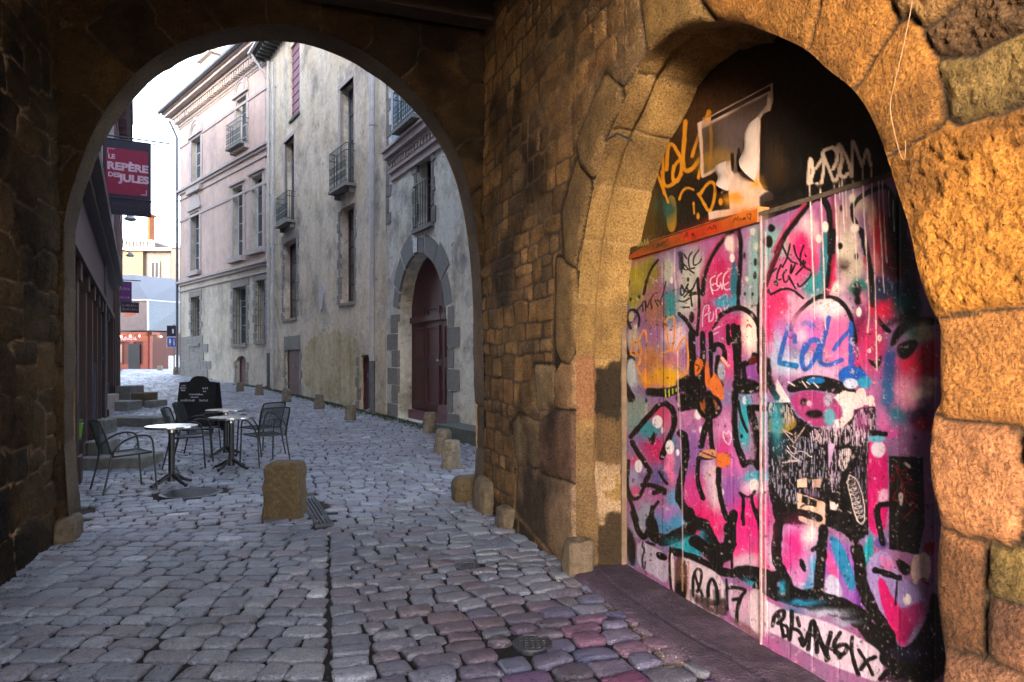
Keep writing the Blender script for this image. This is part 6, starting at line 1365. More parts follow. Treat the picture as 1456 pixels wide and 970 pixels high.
squiggle(Mx, .2, .58, .52, .16, 5, .014, M_CREAM, pl, tk + .01); squiggle(Mx, .14, .58, .18, .09, 6, .009, M_CREAM, pl, tk + .01)
root, Mx, pl, tk = hang(FM, 26.0, .26, .88, 3.45, 3.86, 'hanging_sign', 'small black board sign with cream script under the purple sign', 'sign', M_BLACK, [(3.9, .9, .015)])
squiggle(Mx, .32, .84, .24, .09, 7, .007, M_CREAM, pl, tk + .008); squiggle(Mx, .34, .84, .09, .10, 8, .007, M_CREAM, pl, tk + .008)
M_GLOW = bpy.data.materials.new('lamp_glow'); M_GLOW.use_nodes = True
_n = M_GLOW.node_tree; _b = _n.nodes['Principled BSDF']; _b.inputs['Emission Color'].default_value = (1, .75, .4, 1); _b.inputs['Emission Strength'].default_value = 3.0; _b.inputs['Base Color'].default_value = (.8, .6, .4, 1)
# wall lamps
def wall_lamp(f, d, z, out, label):
    o, n = sign_frame(f, d, z); r = empty('wall_lamp', o, 0, label, 'lamp')
    g = MB(); g.tube([Vector((0, 0, 0)), n * out * .6 + Vector((0, 0, .25)), n * out + Vector((0, 0, .12))], .02, 6); g.build('arm', M_IRON, r)
    g = MB(); g.lathe([(.03, .14), (.06, .12), (.17, .0), (.15, -.03), (.10, -.05), (.0, -.06)], 14, n * out); g.build('lamp_shade', M_ZINC, r); return r
wall_lamp(FL, 19.0, 5.6, .65, 'pale lamp on an arm on the timber shopfront under the banner'); wall_lamp(FM, 29.5, 6.2, .55, 'grey lantern at the far corner of the left row')
# ---------------------------------------------------------------- the far square
def at(px, py, d): return Vector(((px - CX) / F * d, d, EYE + (HY - py) / F * d))
M_ORANGE = mat('orange_shop_paint', (.19, .022, .006), rough=.55, var=.2, scale=2)
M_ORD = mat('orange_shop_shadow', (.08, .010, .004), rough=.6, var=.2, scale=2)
M_CREAMW = mat('cream_wall', (.15, .115, .075), rough=.9, var=.12, scale=1)
M_GREYW = mat('grey_wall', (.14, .12, .115), rough=.9, var=.12, scale=1)
M_MANS = mat('pale_mansard', (.12, .09, .085), rough=.8, var=.15, scale=2)
def poly_wall(mb, a, b_, z0, z1, t=.4):
    a = Vector(a); b_ = Vector(b_); n = Vector((b_.y - a.y, a.x - b_.x, 0)).normalized() * t
    v = [Vector((a.x, a.y, z0)), Vector((b_.x, b_.y, z0)), Vector((b_.x, b_.y, z0)) - n, Vector((a.x, a.y, z0)) - n]; v += [p + Vector((0, 0, z1 - z0)) for p in v]
    mb.add(v, [(0, 3, 2, 1), (4, 5, 6, 7), (0, 1, 5, 4), (1, 2, 6, 5), (2, 3, 7, 6), (3, 0, 4, 7)]); return mb
cor = at(211.5, 524, 60); lef = at(120, 524, 62); rig = at(262, 524, 66)
gz = .9
shop = empty('restaurant', (cor.x, cor.y, gz), 0, 'small orange-red restaurant with slate mansard roof at the end of the street', 'restaurant'); SO = Vector((cor.x, cor.y, gz))
class Face:
    def __init__(s, a, b_): s.a = Vector((a.x, a.y, 0)); s.t = (Vector((b_.x, b_.y, 0)) - s.a); s.L = s.t.length; s.t.normalize(); s.n = Vector((s.t.y, -s.t.x, 0)); s.n = s.n if s.n.y < 0 else -s.n
    def slab(s, mb, u0, u1, z0, z1, w0, w1):
        v = [s.a + s.t * u + s.n * w + Vector((0, 0, z)) for z in (z0, z1) for (u, w) in ((u0, w0), (u1, w0), (u1, w1), (u0, w1))]
        mb.add(v, [(0, 3, 2, 1), (4, 5, 6, 7), (0, 1, 5, 4), (1, 2, 6, 5), (2, 3, 7, 6), (3, 0, 4, 7)])
    def u_at(s, px):
        k = (px - CX) / F; return (k * s.a.y - s.a.x) / (s.t.x - k * s.t.y)
L_ = Face(cor, lef); R__ = Face(cor, rig); zt = 4.25
q = MB(); L_.slab(q, 0, L_.L, gz - .3, zt, -6, 0); R__.slab(q, .02, R__.L, gz - .3, zt - .01, -.3, 0); q.build('wall', M_ORD, shop, SO)
q = MB()
for f in (L_, R__):
    f.slab(q, -.02, f.L, 3.35, 3.95, .003, .12); f.slab(q, -.05, f.L, 3.953, 4.2, .003, .3)
    for k in np.arange(0, f.L, 1.55): f.slab(q, k, k + .5, gz - .1, 3.349, .003, .1)
    for k in np.arange(0, f.L, 1.55): f.slab(q, k + .5, k + 1.55, gz - .1, gz + .45, .003, .08)
q.build('shop_front', M_ORANGE, shop, SO)
for (x0, x1) in ((163, 175), (219, 229), (233, 240)):
    f = L_ if x1 < 211 else R__; g = MB(); ua, ub = sorted((f.u_at(x0), f.u_at(x1))); f.slab(g, ua, ub, gz + .5, 3.2, .02, .06); w = g.build('window', M_ORANGE, shop, SO); g = MB(); f.slab(g, ua + .1, ub - .1, gz + .6, 3.1, .061, .07); g.build('pane', M_GLASS, w, SO)
g = MB(); ua, ub = sorted((L_.u_at(184), L_.u_at(200))); L_.slab(g, ua, ub, gz, 3.2, .103, .12); g.build('doorway', M_DARK, shop, SO)
Mf = Matrix((( -L_.t.x, 0, L_.n.x, 0), (-L_.t.y, 0, L_.n.y, 0), (0, 1, 0, 0), (0, 0, 0, 1)))
zz = L_.a + L_.t * L_.u_at(167) + L_.n * .13 + Vector((0, 0, 3.5)) - SO
squiggle(Matrix.Translation(zz) @ Mf, 0, 2.2, 0, .30, 11, .035, M_CREAM, shop, 0)
for f, us in ((L_, np.arange(.6, 6, 1.0)), (R__, (1.2, 2.6))):
    for k in us:
        g = MB(); g.lathe([(.0, -.08), (.06, -.05), (.07, 0), (.04, .05), (0, .06)], 8, f.a + f.t * k + f.n * .42 + Vector((0, 0, 3.85))); g.build('fascia_bulb', M_GLOW, shop, SO)
# mansard
def frus(mb, z0, z1, i0, i1):
    a0 = cor + Vector((0, -i0, 0)); 
    lo = [L_.a + L_.n * i0 + R__.n * i0 * .0, L_.a + L_.t * L_.L + L_.n * i0, L_.a + L_.t * L_.L - L_.n * 6, R__.a + R__.t * R__.L - R__.n * 6, R__.a + R__.t * R__.L + R__.n * i0]
    hi = [L_.a - L_.n * i1 * .9 + L_.t * i1 * .0 + R__.t * i1 * .3, L_.a + L_.t * L_.L - L_.n * i1, L_.a + L_.t * L_.L - L_.n * 6, R__.a + R__.t * R__.L - R__.n * 6, R__.a + R__.t * R__.L - R__.n * i1]
    v = [Vector((p.x, p.y, z0)) for p in lo] + [Vector((p.x, p.y, z1)) for p in hi]; return v
rA, rB, rC, rD, rE, rG = at(150, 427, 61.2), at(211, 427, 59.9), at(262, 431, 65.2), at(262, 398, 69), at(190, 391, 66), at(150, 392, 67)
fA, fB, fC = at(118, 470, 61.7), at(211.5, 470, 59.5), at(262, 471, 65.5)
rA2 = at(118, 427, 61.9); rG2 = at(118, 392, 67.7)
q = MB(); q.add([fA, fB, rB, rA2], [(0, 1, 2, 3)]); q.build('mansard_front', M_MANS, shop, SO)
q = MB(); q.add([fB, fC, rC, rB], [(0, 1, 2, 3)]); q.build('mansard_side', M_SLATE, shop, SO)
q = MB(); q.tube([fB + Vector((0, -.1, 0)), rB + Vector((0, -.1, 0))], .08, 6); q.tube([rA2, rB + Vector((0, -.1, 0)), rC], .07, 6); q.build('roof_edge', M_ZINC, shop, SO)
M_UP = mat('blue_slate', (.035, .038, .052), rough=.45, var=.18, scale=2)
q = MB(); q.add([rA2, rB, rE, rG2, rC, rD], [(0, 1, 2, 3), (1, 4, 5, 2)]); q.build('upper_roof', M_UP, shop, SO)
ua, ub = sorted((L_.u_at(180), L_.u_at(196))); g = MB(); L_.slab(g, ua, ub, 4.75, 6.0, -.6, .22); g.build('dormer_shutters', M_ORANGE, shop, SO)
# tall cream building behind it
tb = empty('apartment_building', (at(202, 524, 84).x, 84, .9), 0, 'cream building with a roof parapet and tall chimney behind the orange restaurant', 'building'); TO = Vector((at(202, 524, 84).x, 84, .9))
def bx(mb, px0, px1, py0, py1, d, dep, lift=0): a = at(px0, py1, d); b_ = at(px1, py0, d); mb.box((a.x, d, a.z), (b_.x, d + dep, b_.z)); return mb
q = MB(); bx(q, 120, 203, 356, 470, 84, 8); q.build('wall', M_CREAMW, tb, TO); q = MB(); bx(q, 203.2, 243, 357, 470, 84.6, 8); q.build('wall', M_GREYW, tb, TO)
q = MB(); bx(q, 118, 246, 352, 356, 83.4, 9); q.build('cornice', M_TRIM, tb, TO)
q = MB(); bx(q, 160, 216, 341, 343, 83.9, 5)
for k in range(12): bx(q, 161 + k * 5, 163 + k * 5, 343, 352, 83.95, .4)
q.build('roof_parapet', M_TRIM, tb, TO)
q = MB(); bx(q, 209, 212.5, 306, 350, 85, 1.2); bx(q, 208, 213.4, 303, 306, 84.8, 1.6); q.build('chimney', mat('chimney_brick', (.22, .06, .015), rough=.9, var=.3, scale=2), tb, TO)
q = MB(); bx(q, 214, 226, 371, 396, 84.3, .25); w = q.build('window', M_WHITE, tb, TO); q = MB(); bx(q, 215, 219.4, 373, 394, 84.26, .03); bx(q, 220.4, 224.8, 373, 394, 84.26, .03); q.build('pane', M_DARK, w, TO)
g2 = empty('apartment_building', (at(250, 500, 78).x, 78, .9), 0, 'brownish gabled building at the right edge of the far square', 'building'); GO_ = Vector((at(250, 500, 78).x, 78, .9))
q = MB(); bx(q, 243.5, 300, 352, 500, 80, 8); q.build('wall', mat('brown_render', (.16, .115, .10), rough=.9, var=.2, scale=1), g2, GO_)
q = MB(); bx(q, 242, 300, 346, 352, 79.6, 9); q.build('cornice', M_TRIM, g2, GO_)
b3 = empty('apartment_building', (-62, 78, .9), 0, 'plain far building left of the restaurant behind the timbered house', 'building'); q = MB(); q.box((-80, 76, 0), (-47, 86, 11)); q.build('wall', M_GREYW, b3, Vector((-62, 78, .9)))
# traffic signs by the mansion corner
o = on_ground(247, 532.5); d = o.y
ts = empty('traffic_sign', o, 0, 'blue square end-of-pedestrian-zone sign with a black panel above it on one pole', 'traffic sign')
M_BLUE = mat('sign_blue', (.02, .12, .42), rough=.4); M_SW = mat('sign_white', (.7, .7, .72), rough=.4); M_SR = mat('sign_red', (.35, .03, .05), rough=.4)
zp = EYE + (HY - 461) / F * d - o.z
g = MB(); g.tube([(0, .05, 0), (0, .05, zp)], .035, 10); g.build('pole', M_ZINCD, ts)
def zz_(py): return EYE + (HY - py) / F * (d - .0) - o.z
hw = .28
g = MB(); g.box((-hw - .1, 0, zz_(494)), (hw - .02, .02, zz_(479)), bev=.004); p_ = g.build('blue_plate', M_SW, ts)
g = MB(); g.box((-hw - .075, -.006, zz_(493.2)), (hw - .045, -.001, zz_(479.8))); g.build('blue_field', M_BLUE, p_)
g = MB(); zc = zz_(486.5)
for (cx_, s_) in ((-.2, 1), (.02, .75)):
    g.lathe([(0, -.05), (.035, -.03), (.035, .03), (0, .05)], 8, (cx_, -.012, zc + .13 * s_)); g.box((cx_ - .05 * s_, -.014, zc - .05), (cx_ + .05 * s_, -.007, zc + .09 * s_)); g.box((cx_ - .04 * s_, -.014, zc - .18), (cx_ - .005, -.007, zc - .051)); g.box((cx_ + .005, -.014, zc - .18), (cx_ + .04 * s_, -.007, zc - .051))
g.build('pictogram', M_SW, p_)
g = MB(); g.tube([(-hw - .06, -.018, zc - .23), (hw - .06, -.018, zc + .23)], .025, 6); g.build('red_bar', M_SR, p_)
g = MB(); g.box((-hw - .1, 0, zz_(478.3)), (hw - .02, .02, zz_(463)), bev=.004); p_ = g.build('black_plate', M_BLACK, ts)
g = MB(); g.box((-.08, -.006, zz_(474)), (.0, -.001, zz_(468))); g.build('white_mark', M_SW, p_)

# unseen block added behind the left row: keeps low sun off the square
sun_block = empty('apartment_building', (-48, 11, .1), 0, 'plain unseen block added behind the left row to shade the far square', 'building'); q = MB(); q.box((-78, -2, -.3), (-20, 24, 17)); q.build('wall', M_GREYW, sun_block, Vector((-48, 11, .1)))
q = MB(); q.box((-78.5, -2.5, 17.003), (-19.5, 24.5, 17.4)); q.build('roof', M_SLATE, sun_block, Vector((-48, 11, .1)))
# ================================================================== STREET FURNITURE
M_GRAN = mat('bollard_granite', (.25, .215, .165), rough=.9, var=.4, speck=.6, streak=.5, scale=16, bump=.9, bscale=60, pits=.3, pscale=40, tint=(.15, .12, .09), tscale=5, tamt=.6)
M_GRAN2 = mat('ochre_granite', (.135, .095, .045), rough=.9, var=.45, speck=.7, scale=22, bump=1.4, bscale=60, pits=.3, pscale=50, tint=(.10, .065, .03), tscale=5, tamt=.7)
def bollard(px, py, wpx, hpx, label, m=M_GRAN, taper=.8, sq=0, name='stone_bollard'):
    o = on_ground(px, py - 1); k = o.y / F; r = wpx / 2 * k; h = hpx * k; o.y += r * .7; o = Vector((o.x, o.y, float(ground_h(o.y))))
    b = MB(); t = taper; prof = [(r * 1.02, -.05), (r * 1.02, .0), (r * .99, h * .05)]
    for z in np.linspace(.1, .86, 12): prof.append((r * (1 - (1 - t) * z), h * z))
    for a in np.linspace(0.2, 1.45, 6): prof.append((r * t * (.80 + .20 * math.cos(a)) if a < 1.2 else r * t * .8 * math.cos((a - 1.2) * 1.2), h * (.86 + .14 * math.sin(a))))
    prof += [(r * t * .4, h * 1.0), (r * t * .1, h * 1.003)]
    b.lathe(prof, 40, (0, 0, 0), .012, sq)
    # irregular chisel marks
    vs = np.array([tuple(v) for v in b.v]); nx = fbm(vs[:, 0] * 14 + px, vs[:, 2] * 14 + vs[:, 1] * 9, 4, 3) - .5
    rr = np.hypot(vs[:, 0], vs[:, 1]) + 1e-6; vs[:, 0] *= 1 + nx * .05 / np.maximum(rr, .05); vs[:, 1] *= 1 + nx * .05 / np.maximum(rr, .05)
    b.v = [tuple(v) for v in vs]
    ob = b.build(name, m, smooth=True); ob.location = o; ob.rotation_euler.z = (px * 1.3) % .6; 
    return tag(ob, label, 'bollard')
GRB = 'stone bollards along the right-hand houses'
for (px, py, w, h, lab) in [(641, 668, 29, 40, 'nearest pale stub of the three bollards beside the right arch pillar'), (629, 645, 26, 33, 'brownish bollard between the pale one and the dark one near the arched door'), (610, 617, 21, 29, 'dark round bollard directly in front of the arched oxblood door'),
                           (497, 599, 17, 22, 'squat bollard in front of the narrow door by the downpipe'), (452, 583, 15, 21, 'bollard standing before the ochre render patch'), (406, 573, 14, 19, 'bollard standing before the faded red double door'),
                           (367, 563, 12, 15, 'small bollard at the joint of beige house and pink mansion'), (340, 558, 11, 13, 'small mossy bollard below the low cellar door')]:
    tag(bollard(px, py, w, h, lab), group=GRB)
for (px, py, w, h, lab) in [(249.5, 534, 10, 11, 'dark squat bollard at the foot of the traffic sign'), (226, 528, 8, 7, 'tiny brown bollard in front of the restaurant corner')]: bollard(px, py, w, h, lab, M_GRAN)
M_WSTONE = mat('white_stone_post', (.48, .46, .45), rough=.8, var=.2, scale=6)
for (px, py, w, h, lab) in [(242, 527, 7, 20, 'left one of two tall pale posts beyond the traffic sign'), (250.5, 526, 6.5, 20, 'right one of two tall pale posts beyond the traffic sign'), (215.5, 524, 7, 8, 'low pale block standing at the corner of the orange restaurant')]: bollard(px, py, w, h, lab, M_WSTONE, .95)
b = bollard(399.5, 737, 55, 77, 'big square ochre granite bollard standing alone in the middle of the lane', M_GRAN2, .87, 9); b.rotation_euler.z = .03
# wedge stone leaning on the arch pillar
o = on_ground(661, 713); v, f = rock((0, 0, .09), .20, .16, .16, 31, .2); b = MB(); b.add(v, f); b.v = [(x, y, z + (.10 * (x + .2) if z > .1 else 0)) for x, y, z in b.v]
ob = b.build('guard_stone', M_GRAN2, smooth=True); ob.location = (o.x + .05, o.y + .12, 0); tag(ob, 'rounded ochre guard stone leaning at the foot of the right arch pillar', 'guard stone')
# --- bistro tables
M_TTOP = mat('table_top_metal', (.12, .19, .22), rough=.38, metal=.2, var=.12, scale=12, rvar=.08)
M_RIM = mat('table_rim', (.55, .55, .55), rough=.25, metal=.9)
M_BLK = mat('black_iron', (.014, .015, .018), rough=.45, var=.2, scale=30)
M_MESH = mat('dark_mesh_metal', (.03, .042, .05), rough=.4, metal=.3, var=.1, scale=30)
def make_table():
    r = empty('bistro_table', (0, 0, 0))
    g = MB(); g.lathe([(.0, .728), (.29, .728), (.298, .733), (.298, .746), (.29, .750), (.0, .750)], 40); g.build('table_top', M_TTOP, r, smooth=False)
    g = MB(); g.lathe([(.2985, .722), (.304, .724), (.306, .738), (.303, .751), (.2985, .751)], 40); g.build('rim', M_RIM, r)
    g = MB(); g.lathe([(.05, .05), (.042, .09), (.038, .14), (.038, .66), (.045, .665)], 16); g.build('pole', M_BLK, r, smooth=False)
    g = MB(); g.lathe([(.046, .666), (.046, .70), (.09, .712), (.09, .727)], 16); g.build('collar', M_RIM, r)
    for k in range(4):
        a = math.pi / 4 + k * math.pi / 2; c, s = math.cos(a), math.sin(a); g = MB()
        g.tube([(.03 * c, .03 * s, .13), (.10 * c, .10 * s, .10), (.18 * c, .18 * s, .055), (.25 * c, .25 * s, .03), (.275 * c, .275 * s, .02)], [.028, .026, .022, .018, .024], 8); g.build('leg', M_BLK, r)
    return r
tb0 = make_table()
GT = 'round bistro tables on the cobbles'
for i, (px, py, rz, lab) in enumerate([(244, 690, .3, 'nearest left bistro table with round metal top by the lone chair'), (329, 667, .5, 'front one of the pair of bistro tables between the chairs'), (321, 648, .2, 'rear one of the pair of bistro tables, partly hidden by the front one')]):
    t = tb0 if i == 0 else copy_tree(tb0); o = on_ground(px, py); t.location = o; t.rotation_euler.z = rz; tag(t, lab, 'table', GT)
# --- mesh chairs: forward is +x
def curve(pts, n=4): return [Vector(p) for p in smooth_poly3(pts, n)]
def smooth_poly3(pts, k=2):
    pts = [np.array(p, float) for p in pts]
    for _ in range(k):
        q = [pts[0]]
        for a, b_ in zip(pts[:-1], pts[1:]): q += [a * .75 + b_ * .25, a * .25 + b_ * .75]
        pts = q + [pts[-1]]
    return [tuple(p) for p in pts]
def mesh_sheet(mb, fn, nu, nv, r):
    for i in range(nu + 1): mb.tube([fn(i / nu, j / 6) for j in range(7)], r, 4, caps=False)
    for j in range(nv + 1): mb.tube([fn(i / 6, j / nv) for i in range(7)], r, 4, caps=False)
def make_chair():
    r = empty('mesh_chair', (0, 0, 0)); R0 = .0115
    sw = .23
    def seat(u, v): x = -.20 + .42 * u; y = (-sw + 2 * sw * v) * (1 - .08 * (1 - u)); return Vector((x, y, .435 + .02 * u - .018 * math.sin(math.pi * v) * math.sin(math.pi * u)))
    def back(u, v): y = (-.215 + .43 * v) * (1 + .06 * u); z = .46 + .40 * u; return Vector((-.215 - .10 * u - .035 * math.sin(math.pi * v) - .02 * u * u, y, z))
    g = MB(); g.tube([seat(u, v) for u, v in ((0, 0), (.5, 0), (1, 0), (1, .5), (1, 1), (.5, 1), (0, 1))], R0, 8); g.build('seat_frame', M_BLK, r)
    g = MB(); mesh_sheet(g, seat, 26, 28, .0028); g.build('seat', M_MESH, r)
    g = MB(); g.tube(curve([back(-.05, 0), back(.5, 0), back(.93, 0), back(1.0, .06), back(1.02, .5), back(1.0, .94), back(.93, 1), back(.5, 1), back(-.05, 1)], 2), R0, 8); g.build('back_frame', M_BLK, r)
    g = MB(); mesh_sheet(g, back, 24, 26, .0028); g.build('backrest', M_MESH, r)
    for s in (-1, 1):
        g = MB(); g.tube(curve([(.27, s * .262, 0), (.24, s * .255, .43), (.225, s * .262, .60), (.18, s * .268, .665), (.05, s * .268, .675), (-.10, s * .262, .62), (-.20, s * .245, .52), (-.205, s * .232, .44)], 2), R0, 8); g.build('armrest_leg', M_BLK, r)
        g = MB(); g.tube([(-.215, s * .222, .47), (-.24, s * .228, .30), (-.31, s * .245, 0)], R0, 8); g.build('leg', M_BLK, r)
    return r
ch0 = make_chair()
GC = 'mesh metal armchairs around the bistro tables'
for i, (px, py, rz, lab) in enumerate([(178, 696, 47, 'lone metal mesh armchair left of the nearest bistro table'), (270, 663, 12, 'front one of two dark mesh armchairs before the blackboard'), (283, 648, 8, 'rear one of two dark mesh armchairs before the blackboard, mostly hidden'), (377, 660, 137, 'front one of two mesh armchairs right of the tables, back towards the big bollard'), (371, 646, 150, 'rear one of two mesh armchairs right of the tables')]):
    c = ch0 if i == 0 else copy_tree(ch0); c.location = on_ground(px, py); c.rotation_euler.z = math.radians(rz); tag(c, lab, 'chair', GC)
# --- A-board
M_CHB = mat('blackboard', (.012, .012, .014), rough=.6, var=.3, scale=8)
M_CHALK = mat('chalk', (.50, .48, .56), rough=.9)
o = on_ground(284, 614); ab = empty('menu_board', o, math.radians(-4), 'large black menu blackboard with arched top and chalk writing behind the tables', 'menu board')
for s, nm in ((-1, 'front_board'), (1, 'rear_board')):
    g = MB(); tl = math.radians(9) * s; Mx = Matrix.Translation((0, s * .24, 0)) @ Matrix.Rotation(tl, 4, 'X')
    loop = [(-.42, .06), (.42, .06), (.40, 1.06), (.20, 1.08)] + [(.17 * math.cos(t), 1.08 + .12 * math.sin(t)) for t in np.linspace(.1, math.pi - .1, 9)] + [(-.20, 1.08), (-.40, 1.06)]
    n = len(loop); tri = tessellate_polygon([[Vector((x, z, 0)) for x, z in loop]])
    g.add([Mx @ Vector((x, -.012, z)) for x, z in loop] + [Mx @ Vector((x, .012, z)) for x, z in loop], [tuple(t) for t in tri] + [tuple(n + i for i in t[::-1]) for t in tri] + [(i, (i + 1) % n, n + (i + 1) % n, n + i) for i in range(n)])
    bd = g.build(nm, M_CHB, ab)
    for sx in (-.38, .38): g = MB(); g.box((sx - .03, -.02, -.01), (sx + .03, .02, .07), Mx); g.build('foot', M_BLK, bd)
    if s < 0:
        Mt = Mx @ Matrix(((1, 0, 0, 0), (0, 0, -1, -.014), (0, 1, 0, 0), (0, 0, 0, 1)))
        for (x0, x1, y, h, sd_) in ((-.34, -.24, .98, .03, 1), (-.36, -.22, .93, .035, 2), (-.34, -.25, .88, .03, 3), (.12, .24, .92, .05, 4), (.14, .22, .86, .03, 5), (-.16, .16, .79, .04, 6), (-.12, .06, .74, .02, 9), (-.33, -.02, .66, .05, 7), (.08, .26, .66, .05, 8)):
            squiggle(Mt, x0, x1, y, h, sd_, .0045, M_CHALK, bd, .003, 'chalk_writing')
# leaning chalkboard at the shopfront
o = on_ground(124, 632); g = MB(); Mx = Matrix.Rotation(math.radians(-8), 4, 'X'); g.box((-.13, -.02, 0), (.13, .02, 1.5), Mx, bev=.01); ob = g.build('leaning_board', mat('speckled_board', (.05, .055, .09), rough=.6, var=.6, scale=30)); ob.location = o; ob.rotation_euler.z = .5; tag(ob, 'tall narrow dark blue speckled board leaning on the left shopfront', 'board')
# planter with green bucket
o = on_ground(106, 683); pr_ = empty('planter', o, 0, 'bright green flower pot on a slim dark stand beside the left arch pillar', 'planter')
g = MB(); g.box((-.07, -.07, 0), (.07, .07, .54), bev=.008); g.build('stand', M_BLK, pr_)
g = MB(); g.lathe([(.065, .541), (.075, .56), (.10, .74), (.105, .745), (.095, .75), (.085, .72)], 18); g.build('pot', mat('green_pot', (.10, .24, .02), rough=.4, var=.2, scale=20), pr_)
g = MB(); rg = np.random.default_rng(2)
for k in range(90):
    a = rg.uniform(0, 6.28); r_ = rg.uniform(0, .10); z = .74 + rg.uniform(0, .07); c = Vector((r_ * math.cos(a), r_ * math.sin(a), z)); e = Vector(rg.normal(0, 1, 3)).normalized() * .025; f_ = e.orthogonal().normalized() * .014
    g.add([c - e, c + f_, c + e, c - f_], [(0, 1, 2, 3)])
g.build('leaves', mat('small_leaves', (.13, .22, .10), rough=.6, var=.4, scale=30), pr_)
# --- stone steps on the left
M_STEP = mat('step_stone', (.20, .20, .19), rough=.85, var=.3, scale=9, bump=.6, bscale=40, tint=(.10, .11, .09), tscale=3)
def step(x0, x1, yt, yb, dep, label, z0=0.0, m=M_STEP, rz=-.5, name='stone_step', seed=0):
    o = on_ground((x0 + x1) / 2, yb) if z0 == 0 else on_ground((x0 + x1) / 2, yb, z0); k = o.y / F; w = (x1 - x0) * k; h = (yb - yt) * k
    g = MB(); g.box((-w / 2, 0, -.08 if z0 == 0 else 0), (w / 2, dep, h), bev=.018)
    ob = g.build(name, m); ob.location = o; ob.rotation_euler.z = rz; return tag(ob, label, 'step')
step(110, 201, 651, 667, .7, 'wide low stone step slab behind the lone chair', rz=.05)
s_ = step(109, 136, 631, 667, .55, 'upper dark stone step against the left shopfront', rz=.05); s_.location.y += .22; s_.location.x -= .06
step(130, 150, 597, 618, .5, 'small grey step stone behind the back of the lone chair', rz=.1)
step(140, 222, 594, 607, .6, 'long flat grey stone slab reaching from the left house', rz=-.12)
step(140, 152, 561, 587, .6, 'upright pale stone at the left house steps', rz=0, m=M_TRIM)
step(152, 181, 571, 585, .8, 'brownish step block next to the upright pale stone', rz=0)
step(163, 186, 549, 572, .8, 'tall olive stone block at the top of the far steps', rz=0)
step(186, 205, 559, 578, .8, 'dark middle block of the far steps', rz=0, m=M_ROCK)
step(205, 219, 570, 580, .8, 'lowest block of the far steps, reaching into the lane', rz=0)
# --- iron covers and grate
M_CAST = mat('cast_iron', (.05, .055, .065), rough=.4, metal=.3, var=.35, scale=25, bump=.3, bscale=60)
def cover(px, py, r, label, ribs=True):
    o = on_ground(px, py); g = MB(); g.lathe([(r, -.03), (r, .004), (r * .97, .008), (r * .93, .008), (r * .92, .002), (0.0, .003)], 36); ob = g.build('manhole_cover', M_CAST); ob.location = o; tag(ob, label, 'manhole cover')
    if ribs:
        g = MB(); n = max(3, int(r / .035))
        for i in range(-n, n + 1):
            for j in range(-n, n + 1):
                x, y = i * r / n * .85, j * r / n * .85
                if math.hypot(x, y) < r * .85: g.box((x - .009, y - .009, .003), (x + .009, y + .009, .009))
        g.build('raised_pattern', M_CAST, ob)
cover(272, 701, .35, 'large round iron manhole cover in front of the nearest bistro table'); cover(664, 806, .095, 'small round iron cap near the right passage wall'); cover(757, 915, .11, 'small dark iron cap in the foreground before the gate sill')
c = [on_ground(*p) for p in ((428, 706), (441.5, 705), (471, 747), (452, 748))]
ctr = sum(c, Vector()) / 4; ax = ((c[3] + c[2]) / 2 - (c[0] + c[1]) / 2); Lg = ax.length; ax.normalize(); rz = math.atan2(ax.y, ax.x)
dg = empty('drain_grate', (ctr.x, ctr.y, .006), rz, 'long narrow slotted drain grate right of the big ochre bollard', 'drain')
g = MB(); hw_ = .085
for y in (-hw_, hw_ - .014): g.box((-Lg / 2, y, -.03), (Lg / 2, y + .014, .006))
for x in (-Lg / 2, Lg / 2 - .014): g.box((x, -hw_ + .0145, -.03), (x + .014, hw_ - .0145, .006))
g.build('frame', M_CAST, dg); g = MB()
for k in range(4): g.box((-Lg / 2 + .015, -hw_ + .022 + k * .036, -.02), (Lg / 2 - .015, -hw_ + .038 + k * .036, .003))
n = int(Lg / .09)
for k in range(1, n): g.box((-Lg / 2 + k * Lg / n - .006, -hw_ + .015, -.026), (-Lg / 2 + k * Lg / n + .006, hw_ - .015, -.004))
g.build('slats', M_CAST, dg)
# broken wire hanging on the near stones, iron hook on the jamb
g = MB(); pts = [wall_px(x, y, TR - .03) for x, y in [(1300, -10), (1296, 20), (1283, 80), (1268, 140), (1267, 158), (1272, 185), (1280, 215), (1286, 230), (1289, 222), (1289, 200)]]
g.tube([P(s, TR - .035, z) for s, z in smooth_poly(pts, 2, closed=False)], .0016, 5); ob = g.build('loose_wire', mat('wire', (.16, .09, .035), rough=.6)); tag(ob, 'thin loose wire hanging down over the ochre arch stones', 'wire')
g = MB(); s0_, z0_ = wall_px(862, 199, TR - .01); s1_, z1_ = wall_px(903, 200, TR - .01); g.tube([P(s0_, TR - .01, z0_), P((s0_ + s1_) / 2, TR - .03, z0_ - .02), P(s1_, TR - .035, z1_)], .008, 6); ob = g.build('iron_hook', M_BLK); tag(ob, 'dark rusty iron hook set in the left arch stones of the doorway', 'hook')
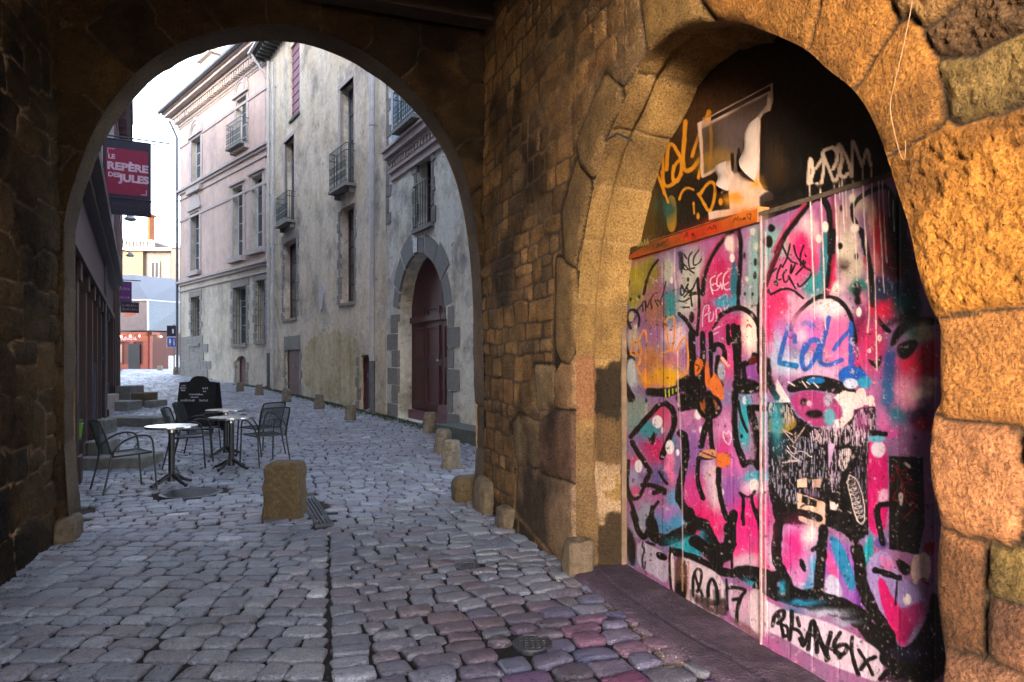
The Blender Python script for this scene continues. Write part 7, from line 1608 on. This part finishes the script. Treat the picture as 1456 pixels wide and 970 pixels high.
# ================================================================== CAMERA, SKY, SUN
cam = bpy.data.cameras.new('camera'); co = bpy.data.objects.new('camera', cam); COL.objects.link(co)
co.location = (0, 0, EYE); co.rotation_euler = (math.radians(90), 0, 0)
cam.sensor_width = 36; cam.lens = 36 * F / 1456; cam.shift_y = (HY - 485) / 1456; cam.clip_end = 2000; cam.clip_start = .05
SC.camera = co
SUN_EL = 9.0
# direction the light travels, in passage terms: forwards (s) and to the right (t)
ds, dt = .80, .60
dx, dy = ds * A_[0] + dt * N_[0], ds * A_[1] + dt * N_[1]
trav = Vector((dx * math.cos(math.radians(SUN_EL)), dy * math.cos(math.radians(SUN_EL)), -math.sin(math.radians(SUN_EL)))).normalized()
sun = bpy.data.lights.new('sun', 'SUN'); so = bpy.data.objects.new('sun', sun); COL.objects.link(so)
sun.energy = .58; sun.angle = math.radians(20); sun.color = (1.0, .74, .46)
so.rotation_euler = trav.to_track_quat('-Z', 'Y').to_euler(); so.location = (0, -5, 20)
w = bpy.data.worlds.new('World'); SC.world = w; w.use_nodes = True; nt = w.node_tree; nt.nodes.clear()
sky = nt.nodes.new('ShaderNodeTexSky'); sky.sky_type = 'NISHITA'; sky.sun_disc = False
sky.sun_elevation = math.radians(SUN_EL)
tos = -trav; sky.sun_rotation = math.atan2(tos.x, tos.y)
sky.air_density = 1.0; sky.dust_density = 1.5; sky.ozone_density = 1.5
hs = nt.nodes.new('ShaderNodeHueSaturation'); hs.inputs['Saturation'].default_value = .55
tn = nt.nodes.new('ShaderNodeVectorMath'); tn.operation = 'MULTIPLY'; tn.inputs[1].default_value = (.97, .955, 1.0)
bg = nt.nodes.new('ShaderNodeBackground'); bg.inputs[1].default_value = .15
ou = nt.nodes.new('ShaderNodeOutputWorld')
nt.links.new(sky.outputs[0], hs.inputs['Color']); nt.links.new(hs.outputs[0], tn.inputs[0]); nt.links.new(tn.outputs[0], bg.inputs[0]); nt.links.new(bg.outputs[0], ou.inputs[0])
vs = SC.view_settings; vs.view_transform = 'Standard'; vs.look = 'None'; vs.gamma = 1; vs.use_curve_mapping = False; vs.exposure = 4.1
SC.display_settings.display_device = 'sRGB'
SC.cycles.max_bounces = 8; SC.cycles.diffuse_bounces = 4; SC.cycles.use_denoising = True
